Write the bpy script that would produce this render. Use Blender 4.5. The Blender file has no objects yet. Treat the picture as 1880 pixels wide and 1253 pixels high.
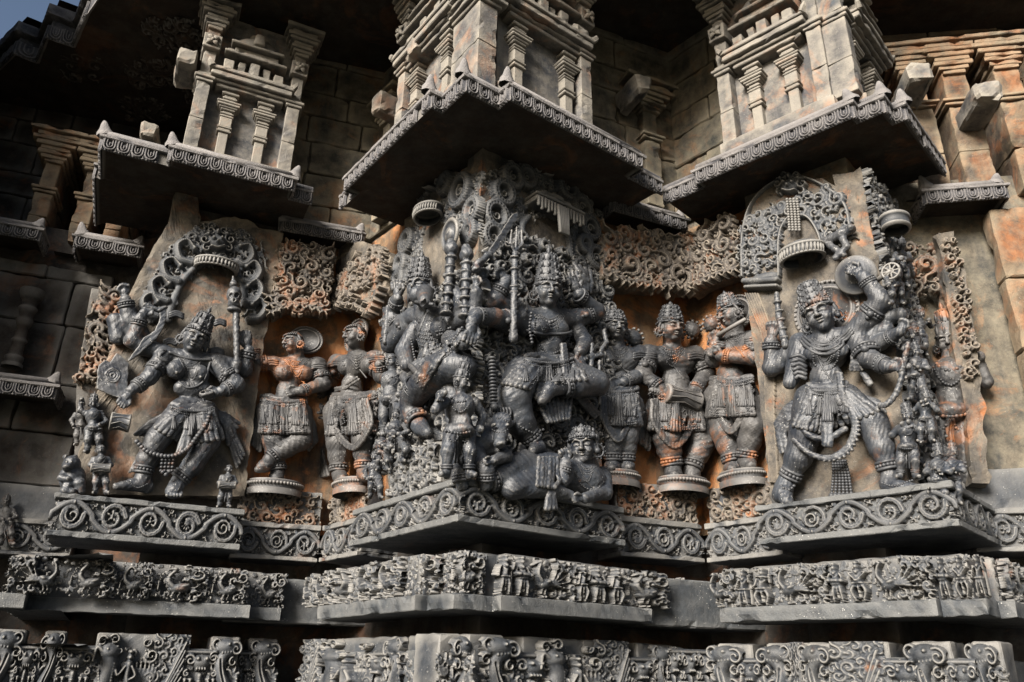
import bpy, math, random
import numpy as np
from mathutils import Matrix, Vector
rad = math.radians
SC = bpy.context.scene
# ------------------------------------------------------------------ camera
FPX, PITCH, ROLL = 1440.0, rad(23.0), rad(-1.1)
CAM = np.array([0, 0, 1.6])
_F = np.array([0, math.cos(PITCH), math.sin(PITCH)]); _U0 = np.array([0, -math.sin(PITCH), math.cos(PITCH)]); _R0 = np.array([1., 0, 0])
_R = _R0*math.cos(ROLL)-_U0*math.sin(ROLL); _U = _U0*math.cos(ROLL)+_R0*math.sin(ROLL)
cam = bpy.data.cameras.new('camera'); camo = bpy.data.objects.new('camera', cam); SC.collection.objects.link(camo)
cam.sensor_width = 36; cam.sensor_fit = 'HORIZONTAL'; cam.lens = FPX/1880*36; cam.clip_start = .05; cam.clip_end = 3000
camo.matrix_world = Matrix(((_R[0], _U[0], -_F[0], CAM[0]), (_R[1], _U[1], -_F[1], CAM[1]), (_R[2], _U[2], -_F[2], CAM[2]), (0, 0, 0, 1)))
SC.camera = camo
# ------------------------------------------------------------------ light
SUN_AZ, SUN_EL = rad(212), rad(27)          # where the sun stands: azimuth clockwise from +Y, elevation
w = bpy.data.worlds.new('World'); SC.world = w; w.use_nodes = True
nt = w.node_tree; bg = nt.nodes['Background']; sky = nt.nodes.new('ShaderNodeTexSky'); sky.sky_type = 'NISHITA'; sky.sun_disc = False
sky.sun_elevation = SUN_EL; sky.sun_rotation = SUN_AZ; sky.air_density = 1.0; sky.dust_density = 4.0
nt.links.new(sky.outputs[0], bg.inputs[0]); bg.inputs[1].default_value = .05
sl = bpy.data.lights.new('sun', 'SUN'); sl.energy = 5.0; sl.angle = rad(24); sl.color = (1, .935, .85)
so = bpy.data.objects.new('sun', sl); SC.collection.objects.link(so)
_sd = Vector((math.sin(SUN_AZ)*math.cos(SUN_EL), math.cos(SUN_AZ)*math.cos(SUN_EL), math.sin(SUN_EL)))
so.rotation_euler = _sd.to_track_quat('Z', 'Y').to_euler()
vs = SC.view_settings; vs.view_transform = 'Standard'; vs.look = 'None'; vs.exposure = 1.4; vs.gamma = 1; vs.use_curve_mapping = False
# ------------------------------------------------------------------ materials
def stone(name, c1, c2, stain=(.30, .115, .03), st_amt=.3, st_lo=.5, dust=(.32, .31, .29), dust_amt=.25, speck=.5, rough=.55, bump=.5, sc=1.0, grain=1.0, stain2=None, edge=.5, streak=0.):
    c1, c2, stain, dust = (tuple(x*.62 for x in q) for q in (c1, c2, stain, dust)); stain2 = tuple(x*.62 for x in stain2) if stain2 else None
    m = bpy.data.materials.new(name); m.use_nodes = True; n = m.node_tree.nodes; L = m.node_tree.links.new
    b = n['Principled BSDF']; geo = n.new('ShaderNodeNewGeometry'); pos = geo.outputs['Position']
    def noise(s, d=5, r=.6, off=0, dist=0):
        x = n.new('ShaderNodeTexNoise'); x.inputs['Scale'].default_value = s*sc; x.inputs['Detail'].default_value = d; x.inputs['Roughness'].default_value = r; x.inputs['Distortion'].default_value = dist
        if off:
            a = n.new('ShaderNodeVectorMath'); a.operation = 'ADD'; a.inputs[1].default_value = (off, off*.7, off*1.3); L(pos, a.inputs[0]); L(a.outputs[0], x.inputs['Vector'])
        else: L(pos, x.inputs['Vector'])
        return x.outputs['Fac']
    def ramp(v, lo, hi, a=0., bb=1.):
        x = n.new('ShaderNodeMapRange'); x.inputs[1].default_value = lo; x.inputs[2].default_value = hi; x.inputs[3].default_value = a; x.inputs[4].default_value = bb; x.clamp = True; L(v, x.inputs[0]); return x.outputs[0]
    def mix(f, a, bb, mode='MIX'):
        x = n.new('ShaderNodeMix'); x.data_type = 'RGBA'; x.blend_type = mode
        for v, i in ((f, 0), (a, 6), (bb, 7)):
            if hasattr(v, 'is_output'): L(v, x.inputs[i])
            elif i == 0: x.inputs[0].default_value = v
            else: x.inputs[i].default_value = (*v, 1)
        return x.outputs[2]
    def mul(a, bb):
        x = n.new('ShaderNodeMath'); x.operation = 'MULTIPLY'
        for v, i in ((a, 0), (bb, 1)):
            if hasattr(v, 'is_output'): L(v, x.inputs[i])
            else: x.inputs[i].default_value = v
        return x.outputs[0]
    col = mix(ramp(noise(4, 6, .65), .35, .66), c1, c2)
    g = noise(34, 8, .78, 3.1)
    col = mix(.75*grain, col, mix(ramp(g, .3, .7), (.30, .30, .31), (1.15, 1.15, 1.15)), 'MULTIPLY')
    conc = ramp(geo.outputs['Pointiness'], .505, .44, .5 if edge else 1., 1.)
    if st_amt: col = mix(mul(mul(conc, ramp(noise(2.6, 10, .7, 7.7, .8), st_lo, st_lo+.08)), min(1., st_amt*1.25)), col, mix(ramp(noise(11, 5, .6, 2.2), .35, .65), stain, tuple(x*1.55 for x in stain)))
    if stain2: col = mix(mul(ramp(noise(3.1, 8, .7, 15.3, .6), .54, .66), .8), col, stain2)
    if streak:
        vm = n.new('ShaderNodeVectorMath'); vm.operation = 'MULTIPLY'; vm.inputs[1].default_value = (9, 9, .9); L(pos, vm.inputs[0]); x = n.new('ShaderNodeTexNoise'); x.inputs['Scale'].default_value = 1.; x.inputs['Detail'].default_value = 6; x.inputs['Roughness'].default_value = .65; L(vm.outputs[0], x.inputs['Vector'])
        col = mix(mul(ramp(x.outputs['Fac'], .52, .66), streak), col, (.022, .024, .026))
    if dust_amt: col = mix(mul(ramp(noise(7, 6, .7, 21.), .42, .68), dust_amt), col, dust)
    if edge:
        e = ramp(geo.outputs['Pointiness'], .512, .575); col = mix(mul(e, edge), col, dust)
    if speck:
        v = n.new('ShaderNodeTexVoronoi'); v.inputs['Scale'].default_value = 75; v.inputs['Randomness'].default_value = 1; L(pos, v.inputs['Vector'])
        s_ = mul(ramp(v.outputs['Distance'], .20, .10), ramp(noise(9, 3, .6, 31.), .55, .62)); col = mix(mul(s_, speck), col, (.5, .49, .46))
    L(col, b.inputs['Base Color'])
    b.inputs['Roughness'].default_value = rough; b.inputs['Specular IOR Level'].default_value = .48
    L(ramp(g, .3, .75, rough-.03, rough+.22), b.inputs['Roughness'])
    if bump:
        bp = n.new('ShaderNodeBump'); bp.inputs['Strength'].default_value = bump; bp.inputs['Distance'].default_value = .006
        a = n.new('ShaderNodeMath'); a.operation = 'ADD'; L(g, a.inputs[0]); L(mul(noise(150, 4, .6, 5.), .6), a.inputs[1]); L(a.outputs[0], bp.inputs['Height']); L(bp.outputs[0], b.inputs['Normal'])
    return m
M = {}
M['fig'] = stone('dark_soapstone', (.015, .020, .031), (.062, .073, .090), st_amt=.5, st_lo=.60, dust=(.29, .275, .25), dust_amt=.20, rough=.39, bump=.45, speck=1., edge=.7, grain=.6)
M['figw'] = stone('stained_soapstone', (.025, .028, .034), (.085, .082, .080), st_amt=.75, st_lo=.55, stain=(.27, .10, .032), dust=(.27, .255, .24), dust_amt=.20, rough=.47, bump=.45, speck=.9, edge=.65, grain=.6)
M['figj'] = stone('jewellery_soapstone', (.028, .033, .042), (.086, .090, .098), st_amt=.4, st_lo=.60, dust=(.20, .205, .21), dust_amt=.30, rough=.45, bump=.3, speck=.3, edge=.0)
M['figwj'] = stone('stained_jewellery_soapstone', (.036, .040, .048), (.095, .092, .09), st_amt=.8, st_lo=.53, stain=(.26, .095, .03), dust=(.20, .19, .18), dust_amt=.3, rough=.48, bump=.3, speck=.3, edge=.0)
M['carve'] = stone('weathered_carved_stone', (.017, .023, .033), (.074, .084, .098), st_amt=.5, st_lo=.60, dust=(.28, .27, .25), dust_amt=.26, rough=.52, bump=.6, speck=.6, edge=.8, streak=.5, grain=.7)
M['carvew'] = stone('stained_carved_stone', (.045, .043, .042), (.12, .10, .085), st_amt=.8, st_lo=.51, stain=(.26, .095, .03), dust=(.33, .28, .22), dust_amt=.35, rough=.62, bump=.7, speck=.3, edge=.7)
M['ledge'] = stone('grey_ledge_stone', (.025, .033, .043), (.082, .093, .104), st_amt=.35, st_lo=.64, dust=(.27, .27, .26), dust_amt=.35, rough=.58, bump=.9, speck=.9, streak=.6)
M['slab'] = stone('warm_backing_stone', (.05, .052, .054), (.20, .165, .125), st_amt=.85, st_lo=.53, stain=(.28, .105, .035), dust=(.40, .34, .26), dust_amt=.45, rough=.72, bump=1.2, speck=.4, streak=.7)
M['ochre'] = stone('ochre_stained_stone', (.11, .075, .05), (.36, .19, .08), st_amt=.95, st_lo=.46, stain=(.56, .20, .05), dust=(.44, .34, .22), dust_amt=.4, rough=.75, bump=1.2, speck=.2, streak=.8)
M['wall'] = stone('mottled_wall_stone', (.070, .070, .060), (.22, .185, .135), st_amt=.8, st_lo=.53, stain=(.30, .14, .055), dust=(.42, .37, .27), dust_amt=.45, rough=.8, bump=1.2, speck=.3, stain2=(.030, .040, .042), streak=.8)
M['tower'] = stone('pale_tower_stone', (.060, .064, .074), (.185, .172, .160), st_amt=.85, st_lo=.53, stain=(.30, .13, .055), dust=(.44, .40, .33), dust_amt=.5, rough=.72, bump=1.0, speck=.4, stain2=(.05, .065, .085), streak=.7)
M['eave'] = stone('pitted_eave_stone', (.040, .044, .058), (.135, .134, .148), st_amt=.4, st_lo=.62, stain=(.24, .10, .04), dust=(.34, .32, .31), dust_amt=.5, rough=.75, bump=2.0, speck=.5, streak=.5, edge=.8)
M['rust'] = stone('rusty_wall_stone', (.065, .046, .032), (.21, .13, .075), st_amt=.95, st_lo=.47, stain=(.34, .125, .04), dust=(.42, .34, .23), dust_amt=.45, rough=.8, bump=1.2, speck=.3, stain2=(.05, .055, .05), streak=.7)
M['soffit'] = stone('shade_darkened_soffit', (.026, .019, .014), (.060, .038, .024), st_amt=.7, st_lo=.55, stain=(.13, .052, .018), dust_amt=.12, rough=.85, bump=.8, speck=0)  # near black base colour stands in for the shade under eaves and roof
M['dark'] = stone('shade_darkened_stone', (.020, .017, .014), (.062, .045, .032), st_amt=.85, st_lo=.53, stain=(.16, .062, .022), dust_amt=.2, rough=.8, bump=1.0, speck=.1, streak=.6)  # base colour darkened in place of deep shade in gaps and left recess
def ground_mat():
    m = stone('trodden_grass_ground', (.030, .038, .018), (.055, .06, .03), st_amt=.5, st_lo=.5, stain=(.075, .055, .035), dust_amt=0, speck=0, rough=.95, bump=.6, sc=.4, edge=0); return m
M['ground'] = ground_mat()
# ------------------------------------------------------------------ frames: vertical planes of the wall; coordinates (u right, d outward, z up)
class Frame:
    def __init__(s, o, az, base=0.):
        a = rad(az); s.o = np.array([o[0], o[1], 0.]); s.u = np.array([math.sin(a), math.cos(a), 0]); s.n = np.array([s.u[1], -s.u[0], 0]); s.rz = math.atan2(s.u[1], s.u[0]); s.base = base
    def W(s, u, d, z): return s.o+s.u*u+s.n*d+np.array([0, 0, z])
    def px(s, x, y, d=0.):
        r = _F+_R*(x-940)/FPX+_U*(626.5-y)/FPX
        o = s.o+s.n*d-CAM; t = (o@s.n)/(r@s.n); Q = CAM+r*t-s.o
        return np.array([Q@s.u, d, Q[2]])
    def depth(s, p): return float((s.W(*p)-CAM)@_F)
def inv_px(P):
    d = np.asarray(P)-CAM; q = d@_F
    return 940+FPX*(d@_R)/q, 626.5-FPX*(d@_U)/q
FL = Frame((-2.64, 4.56), 65, -.2); FLS = Frame((-2.64, 4.56), 155, -.2)
FCR = Frame((-.25, 3.86), 53, -.2); FCL = Frame((-.25, 3.86), 143, -.2)
FR = Frame((2.13, 3.73), 133, -.2); FRS = Frame((2.13, 3.73), 43, -.2)
AL = Frame((-1.26, 5.38), 72, -.1); BL = Frame((-1.26, 5.38), 140, -.1); AR = Frame((1.24, 5.04), 66, -.1); BR = Frame((1.24, 5.04), 140, -.1)
# ------------------------------------------------------------------ objects
COL = SC.collection
def np_mesh(name, V, Q=None, T=None, smooth=True):
    me = bpy.data.meshes.new(name); V = np.asarray(V, np.float32)
    fs = []; tot = []
    if Q is not None and len(Q): Q = np.asarray(Q, np.int32).reshape(-1, 4); fs.append(Q.ravel()); tot.append(np.full(len(Q), 4, np.int32))
    if T is not None and len(T): T = np.asarray(T, np.int32).reshape(-1, 3); fs.append(T.ravel()); tot.append(np.full(len(T), 3, np.int32))
    lv = np.concatenate(fs); tt = np.concatenate(tot); st = np.concatenate(([0], np.cumsum(tt)[:-1])).astype(np.int32)
    me.vertices.add(len(V)); me.vertices.foreach_set('co', V.ravel()); me.loops.add(len(lv)); me.loops.foreach_set('vertex_index', lv)
    me.polygons.add(len(tt)); me.polygons.foreach_set('loop_start', st); me.polygons.foreach_set('loop_total', tt)
    me.polygons.foreach_set('use_smooth', np.full(len(tt), smooth)); me.update(calc_edges=True); me.validate()
    return me
def link(name, me, mat=None, parent=None, loc=(0, 0, 0), rz=0., scale=None):
    o = bpy.data.objects.new(name, me); COL.objects.link(o)
    if mat is not None and me is not None and not me.materials: me.materials.append(M[mat] if isinstance(mat, str) else mat)
    o.location = loc; o.rotation_euler = (0, 0, rz)
    if scale is not None: o.scale = scale
    if parent is not None: o.parent = parent
    return o
def tag(o, label=None, cat=None, group=None, kind=None):
    if label: o['label'] = label
    if cat: o['category'] = cat
    if group: o['group'] = group
    if kind: o['kind'] = kind
    return o
BASE = {}
def thing(name, label, cat, fr, u=0., z=0., d=0., group=None):
    o = link(name, None, loc=fr.W(u, d, z), rz=fr.rz); BASE[o.name] = np.array([u, d, z]); return tag(o, label, cat, group)
def part(name, V, Q, mat, par, T=None, smooth=True, root=None):
    """mesh given in frame coordinates (u,d,z) -> child of a thing (object space x=u, y=-d, z)"""
    b = BASE[(root or par).name]; V = np.asarray(V, float)-b; V = V*np.array([1, -1, 1])
    Q = np.asarray(Q, np.int32).reshape(-1, 4)[:, ::-1] if Q is not None and len(Q) else None
    T = np.asarray(T, np.int32).reshape(-1, 3)[:, ::-1] if T is not None and len(T) else None
    o = link(name, np_mesh(name, V, Q, T, smooth), mat, par)
    if not smooth and mat in ROUGH and len(V) < 400: roughen(o, *ROUGH[mat])
    return o
import bmesh
from mathutils import noise as mnoise
def roughen(ob, amp=.003, maxlen=.05, chip=.010, sd=0.):
    """break up straight sawn edges: fine tessellation, uneven faces, chipped arrises"""
    me = ob.data; bm = bmesh.new(); bm.from_mesh(me)
    for _ in range(5):
        e = [x for x in bm.edges if x.calc_length() > maxlen]
        if not e or len(bm.verts) > 6000: break
        bmesh.ops.subdivide_edges(bm, edges=e, cuts=1, use_grid_fill=True)
    bm.normal_update(); o = ob.matrix_basis.translation; sd = (hash(ob.name) % 97)*.37; mv = []
    for v in bm.verts:
        p = v.co+Vector((sd, sd*.7, sd*1.3)); a = mnoise.noise(p*9)+.6*mnoise.noise(p*27); n = v.normal
        sharp = max((e.calc_face_angle(0) for e in v.link_edges if len(e.link_faces) == 2), default=0); c = mnoise.noise(p*14+Vector((7, 3, 1)))
        mv.append(n*amp*a-(n*chip*max(0., c-.12)*2.2 if sharp > .4 else Vector()))
    for v, q in zip(bm.verts, mv): v.co += q
    bmesh.ops.triangulate(bm, faces=[f for f in bm.faces if len(f.verts) > 4]); bm.to_mesh(me); bm.free(); me.update(); return ob
ROUGH = {'rust': (.006, .07, .016), 'tower': (.0025, .05, .012), 'wall': (.006, .07, .016), 'eave': (.004, .04, .016), 'ledge': (.0025, .045, .014), 'slab': (.012, .05, .025), 'dark': (.006, .09, .012), 'ochre': (.012, .09, .01), 'carve': (.003, .06, .012), 'carvew': (.004, .06, .014)}
class MB:
    """collects geometry in frame coordinates"""
    def __init__(s): s.V = []; s.Q = []; s.T = []; s.n = 0
    def add(s, V, Q=(), T=()):
        V = np.asarray(V, float)
        s.V.append(V)
        if len(Q): s.Q.append(np.asarray(Q, np.int64).reshape(-1, 4)+s.n)
        if len(T): s.T.append(np.asarray(T, np.int64).reshape(-1, 3)+s.n)
        s.n += len(V); return s
    def box(s, u0, u1, d0, d1, z0, z1, bv=.006, jit=0., top=None):
        """bevelled box; top = inset of the upper face"""
        t = top or 0.
        if jit: u0, u1, d1, z0, z1 = (x+random.uniform(-jit, jit) for x in (u0, u1, d1, z0, z1))
        bv = min(bv, (u1-u0)*.3, abs(d1-d0)*.3, (z1-z0)*.3)
        V = []; lv = [(z0, bv), (z0+bv, 0), (z1-bv, t), (z1, t+bv)]
        for z, i in lv:
            b = bv if i < .999 else 0
            a0, a1, e0, e1 = u0+i, u1-i, d0, d1-i
            c = bv
            V += [(a0, e0, z), (a1, e0, z), (a1, e1-c, z), (a1-c, e1, z), (a0+c, e1, z), (a0, e1-c, z)]
        Q = []; n = 6
        for k in range(3):
            for j in range(6):
                a = k*6+j; b_ = k*6+(j+1) % 6; Q.append((a, b_, b_+6, a+6))
        Q += [(18, 19, 20, 21), (18, 21, 22, 23), (3, 2, 1, 0), (5, 4, 3, 0)]
        return s.add(V, Q)
    def prof(s, pts, profile, closed=False, caps=True):
        """sweep a profile [(out, z)...] along a plan polyline [(u,d)...] with mitred corners; out = to the outside of the line"""
        P = np.asarray(pts, float); n = len(P); N = []
        for i in range(n):
            ns = []
            for a, b in ((i-1, i), (i, i+1)):
                if a < 0 or b >= n:
                    continue
                t = P[b]-P[a]; t = t/np.hypot(*t); ns.append(np.array([-t[1], t[0]]))
            if len(ns) == 2:
                m = ns[0]+ns[1]; m = m/max(1e-6, m@m)*2 if (m@m) > .05 else ns[0]
            else: m = ns[0]
            N.append(m)
        N = np.array(N); k = len(profile); V = []
        for i in range(n):
            for o, z in profile: V.append((P[i, 0]+N[i, 0]*o, P[i, 1]+N[i, 1]*o, z))
        Q = []
        for i in range(n-1):
            for j in range(k-1): Q.append((i*k+j, i*k+j+1, (i+1)*k+j+1, (i+1)*k+j))
        return s.add(V, Q)
    def lathe(s, c, prof, axis=(0, 0, 1), seg=16, squash=1., fluted=0.):
        c = np.asarray(c, float); a = np.asarray(axis, float); a = a/np.linalg.norm(a)
        x = np.cross(a, (0, 1, 0)); x = x/np.linalg.norm(x) if np.linalg.norm(x) > .1 else np.array([1., 0, 0]); y = np.cross(a, x)
        V = []; k = len(prof)
        for i in range(seg):
            t = 2*math.pi*i/seg; f = 1+fluted*((i % 2)*2-1)
            e = x*math.cos(t)+y*math.sin(t)*squash
            for r, h in prof: V.append(c+e*r*f+a*h)
        Q = []
        for i in range(seg):
            for j in range(k-1): Q.append((i*k+j, ((i+1) % seg)*k+j, ((i+1) % seg)*k+j+1, i*k+j+1))
        return s.add(V, Q)
    def tube(s, P, r, seg=6, flat=1., close=False):
        P = np.asarray(P, float); n = len(P)
        if n < 2: return s
        r = np.broadcast_to(np.asarray(r, float), (n,))
        Tn = np.gradient(P, axis=0); Tn /= np.linalg.norm(Tn, axis=1)[:, None]+1e-9
        up = np.array([0, 1., 0]); X = np.cross(Tn, up); l = np.linalg.norm(X, axis=1)[:, None]
        X = np.where(l > .15, X/(l+1e-9), np.array([1., 0, 0])); Y = np.cross(X, Tn)
        t = np.arange(seg)*2*math.pi/seg
        V = P[:, None]+r[:, None, None]*(np.cos(t)[None, :, None]*X[:, None]+flat*np.sin(t)[None, :, None]*Y[:, None])
        V = np.concatenate((V.reshape(-1, 3), P[:1]-Tn[:1]*r[0]*.5, P[-1:]+Tn[-1:]*r[-1]*.5)); Q = []; T = []
        for i in range(n-1):
            for j in range(seg):
                a = i*seg+j; b = i*seg+(j+1) % seg; Q.append((a, a+seg, b+seg, b))
        for j in range(seg):
            T.append((n*seg, j, (j+1) % seg)); T.append((n*seg+1, (n-1)*seg+(j+1) % seg, (n-1)*seg+j))
        return s.add(V, Q, T)
    def balls(s, C, r):
        C = np.asarray(C, float).reshape(-1, 3); r = np.broadcast_to(np.asarray(r, float), (len(C),)); nb = len(C)
        if nb == 0: return s
        V = (C[:, None]+r[:, None, None]*BALL_V[None]).reshape(-1, 3)
        T = (BALL_T[None]+np.arange(nb)[:, None, None]*len(BALL_V)).reshape(-1, 3)
        return s.add(V, (), T)
    def data(s):
        return np.concatenate(s.V), (np.concatenate(s.Q) if s.Q else None), (np.concatenate(s.T) if s.T else None)
    def build(s, name, mat, par, smooth=True, root=None):
        if not s.V: return None
        V, Q, T = s.data(); return part(name, V, Q, mat, par, T, smooth, root)
def _ball():
    V = [(1, 0, 0), (-1, 0, 0), (0, 1, 0), (0, -1, 0), (0, 0, 1), (0, 0, -1)]; T = []
    F = [(0, 2, 4), (2, 1, 4), (1, 3, 4), (3, 0, 4), (2, 0, 5), (1, 2, 5), (3, 1, 5), (0, 3, 5)]; C = {}
    def mid(a, b):
        k = (min(a, b), max(a, b))
        if k not in C:
            v = np.array(V[a], float)+np.array(V[b], float); V.append(tuple(v/np.linalg.norm(v))); C[k] = len(V)-1
        return C[k]
    for a, b, c in F:
        x, y, z = mid(a, b), mid(b, c), mid(c, a); T += [(a, x, z), (x, b, y), (z, y, c), (x, y, z)]
    return np.array(V, float), np.array(T)
BALL_V, BALL_T = _ball()
def spline(P, n=None, step=None):
    """Catmull-Rom through points of any dimension"""
    P = np.asarray(P, float)
    if len(P) < 3:
        k = n or 8; t = np.linspace(0, 1, k)[:, None]; return P[0]*(1-t)+P[-1]*t
    Q = np.concatenate((2*P[:1]-P[1:2], P, 2*P[-1:]-P[-2:-1])); out = []
    m = max(2, int(math.ceil((n or 24)/(len(P)-1)))); t = np.linspace(0, 1, m, endpoint=False)[:, None]
    for i in range(len(P)-1):
        a, b, c, d = Q[i], Q[i+1], Q[i+2], Q[i+3]
        out.append(.5*(2*b+(c-a)*t+(2*a-5*b+4*c-d)*t*t+(3*b-a-3*c+d)*t**3))
    out.append(P[-1:]); return np.concatenate(out)
def resample(P, step):
    P = np.asarray(P, float); d = np.concatenate(([0], np.cumsum(np.linalg.norm(np.diff(P, axis=0), axis=1)))); n = max(2, int(d[-1]/step)+1)
    t = np.linspace(0, d[-1], n); return np.stack([np.interp(t, d, P[:, i]) for i in range(P.shape[1])], 1)
# ------------------------------------------------------------------ carved relief: a height field drawn with strokes
class Relief:
    def __init__(s, x0, x1, z0, z1, res=.004, base=-1., xf=None):
        s.x0, s.z0, s.res = x0, z0, res; s.nx = int((x1-x0)/res)+2; s.nz = int((z1-z0)/res)+2
        s.H = np.full((s.nx, s.nz), base, np.float32); s.X = (x0+np.arange(s.nx)*res).astype(np.float32); s.Z = (z0+np.arange(s.nz)*res).astype(np.float32); s.bg = base
    def _win(s, xa, xb, za, zb):
        i0 = max(0, int((xa-s.x0)/s.res)); i1 = min(s.nx, int((xb-s.x0)/s.res)+2); j0 = max(0, int((za-s.z0)/s.res)); j1 = min(s.nz, int((zb-s.z0)/s.res)+2)
        return (i0, i1, j0, j1) if i1 > i0 and j1 > j0 else None
    def _put(s, w, h, mode='max'):
        v = s.H[w[0]:w[1], w[2]:w[3]]
        if mode == 'max': np.maximum(v, h, out=v)
        else: np.add(v, h, out=v)
    def stroke(s, P, r, h, lift=0., flat=.0, sp=True, mode='max', groove=False):
        """rounded ridge along points; r and h may be lists along the path"""
        P = np.asarray(P, float)
        if sp and len(P) > 2: P = spline(P, 8*len(P))
        n = len(P); t = np.linspace(0, 1, n)
        r = np.interp(t, np.linspace(0, 1, len(np.atleast_1d(r))), np.atleast_1d(r)) if np.ndim(r) else np.full(n, r)
        h = np.interp(t, np.linspace(0, 1, len(np.atleast_1d(h))), np.atleast_1d(h)) if np.ndim(h) else np.full(n, h)
        for i in range(n-1):
            a, b = P[i], P[i+1]; rr = max(r[i], r[i+1])
            w = s._win(min(a[0], b[0])-rr, max(a[0], b[0])+rr, min(a[1], b[1])-rr, max(a[1], b[1])+rr)
            if w is None: continue
            X = s.X[w[0]:w[1], None]-a[0]; Z = s.Z[None, w[2]:w[3]]-a[1]; ba = b-a; q = ba@ba+1e-12
            tt = np.clip((X*ba[0]+Z*ba[1])/q, 0, 1); d = np.sqrt((X-ba[0]*tt)**2+(Z-ba[1]*tt)**2); ri = r[i]+(r[i+1]-r[i])*tt; hi = h[i]+(h[i+1]-h[i])*tt
            x = d/ri
            if mode == 'max':
                pr = np.sqrt(np.clip(1-x*x, 0, 1)); pr = flat+(1-flat)*pr
                if groove: pr = pr-.28*np.clip(1-np.abs(x)/.3, 0, 1)
                s._put(w, np.where(x < 1, lift+hi*pr, -1.))
            else: s._put(w, np.where(x < 1, -hi*(1-x*x), 0).astype(np.float32), 'add')
        return s
    def cut(s, P, r, h, sp=True): return s.stroke(P, r, h, sp=sp, mode='cut')
    def blob(s, c, rx, rz, h, rot=0., lift=0., flat=0., p=2):
        m = max(rx, rz); w = s._win(c[0]-m, c[0]+m, c[1]-m, c[1]+m)
        if w is None: return s
        X = s.X[w[0]:w[1], None]-c[0]; Z = s.Z[None, w[2]:w[3]]-c[1]; ca, sa = math.cos(rot), math.sin(rot)
        q = ((X*ca+Z*sa)/rx)**2+((Z*ca-X*sa)/rz)**2
        s._put(w, np.where(q < 1, lift+h*(flat+(1-flat)*np.sqrt(np.clip(1-q, 0, 1))), -1.)); return s
    def dots(s, P, step, r, h, lift=0.):
        for c in resample(P, step): s.blob(c, r, r, h, lift=lift)
        return s
    def spiral(s, c, R, turns, a0, r0, h, sgn=1, r1=None, lift=0., inner=.12, groove=False, n=None):
        n = n or max(10, int(14*turns)); t = np.linspace(0, 1, n); rr = R*(1-t*(1-inner)); a = a0+sgn*2*math.pi*turns*t
        P = np.stack((c[0]+rr*np.cos(a), c[1]+rr*np.sin(a)), 1); s.stroke(P, [r0, r1 or r0*.55], h, lift, sp=False, groove=groove); return P
    def rect(s, x0, x1, z0, z1, h):
        w = s._win(x0, x1, z0, z1)
        if w: s._put(w, np.float32(h))
        return s
    def leaf(s, p, ang, L, W, h, curl=.5, lift=0.):
        """curling acanthus lobe from p"""
        t = np.linspace(0, 1, 7); a = ang+curl*2.2*t**1.5; dx = np.cumsum(np.cos(a))*L/7; dz = np.cumsum(np.sin(a))*L/7
        P = np.stack((p[0]+dx, p[1]+dz), 1); s.stroke(np.concatenate((np.array([p]), P)), [W*.5, W*1.1, W*.9, W*.55], [h*.7, h, h], lift, sp=False, flat=.45, groove=True)
        s.blob(P[-1], W*.75, W*.75, h*1.05, lift=lift, flat=.3); return P[-1]
    def tuft(s, p, ang, L, n, h, spread=1.8, W=None, lift=0.):
        W = W or L*.13
        for k in range(n):
            q = (k-(n-1)/2)/max(1, (n-1)/2) if n > 1 else 0
            s.leaf(p, ang+q*spread/2, L*(1-.25*abs(q)), W, h, curl=.55*q, lift=lift)
        return s
    def sm(s, k=1):
        for _ in range(k):
            H = s.H; a = H.copy(); a[1:-1] = (H[:-2]+2*H[1:-1]+H[2:])/4; b = a.copy(); b[:, 1:-1] = (a[:, :-2]+2*a[:, 1:-1]+a[:, 2:])/4; s.H = b
        return s
    def mesh_data(s, thr=.001, clip=True, back=0.):
        H = s.H; keep = (H > thr); c = keep[:-1, :-1] | keep[1:, :-1] | keep[1:, 1:] | keep[:-1, 1:]
        i, j = np.nonzero(c); idn = lambda a, b: a*s.nz+b
        Q = np.stack((idn(i, j), idn(i, j+1), idn(i+1, j+1), idn(i+1, j)), 1); us, inv = np.unique(Q, return_inverse=True); Q = inv.reshape(-1, 4)
        ii, jj = us//s.nz, us % s.nz; h = np.maximum(H.ravel()[us], back)
        return np.stack((s.X[ii], h, s.Z[jj]), 1), Q
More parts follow.
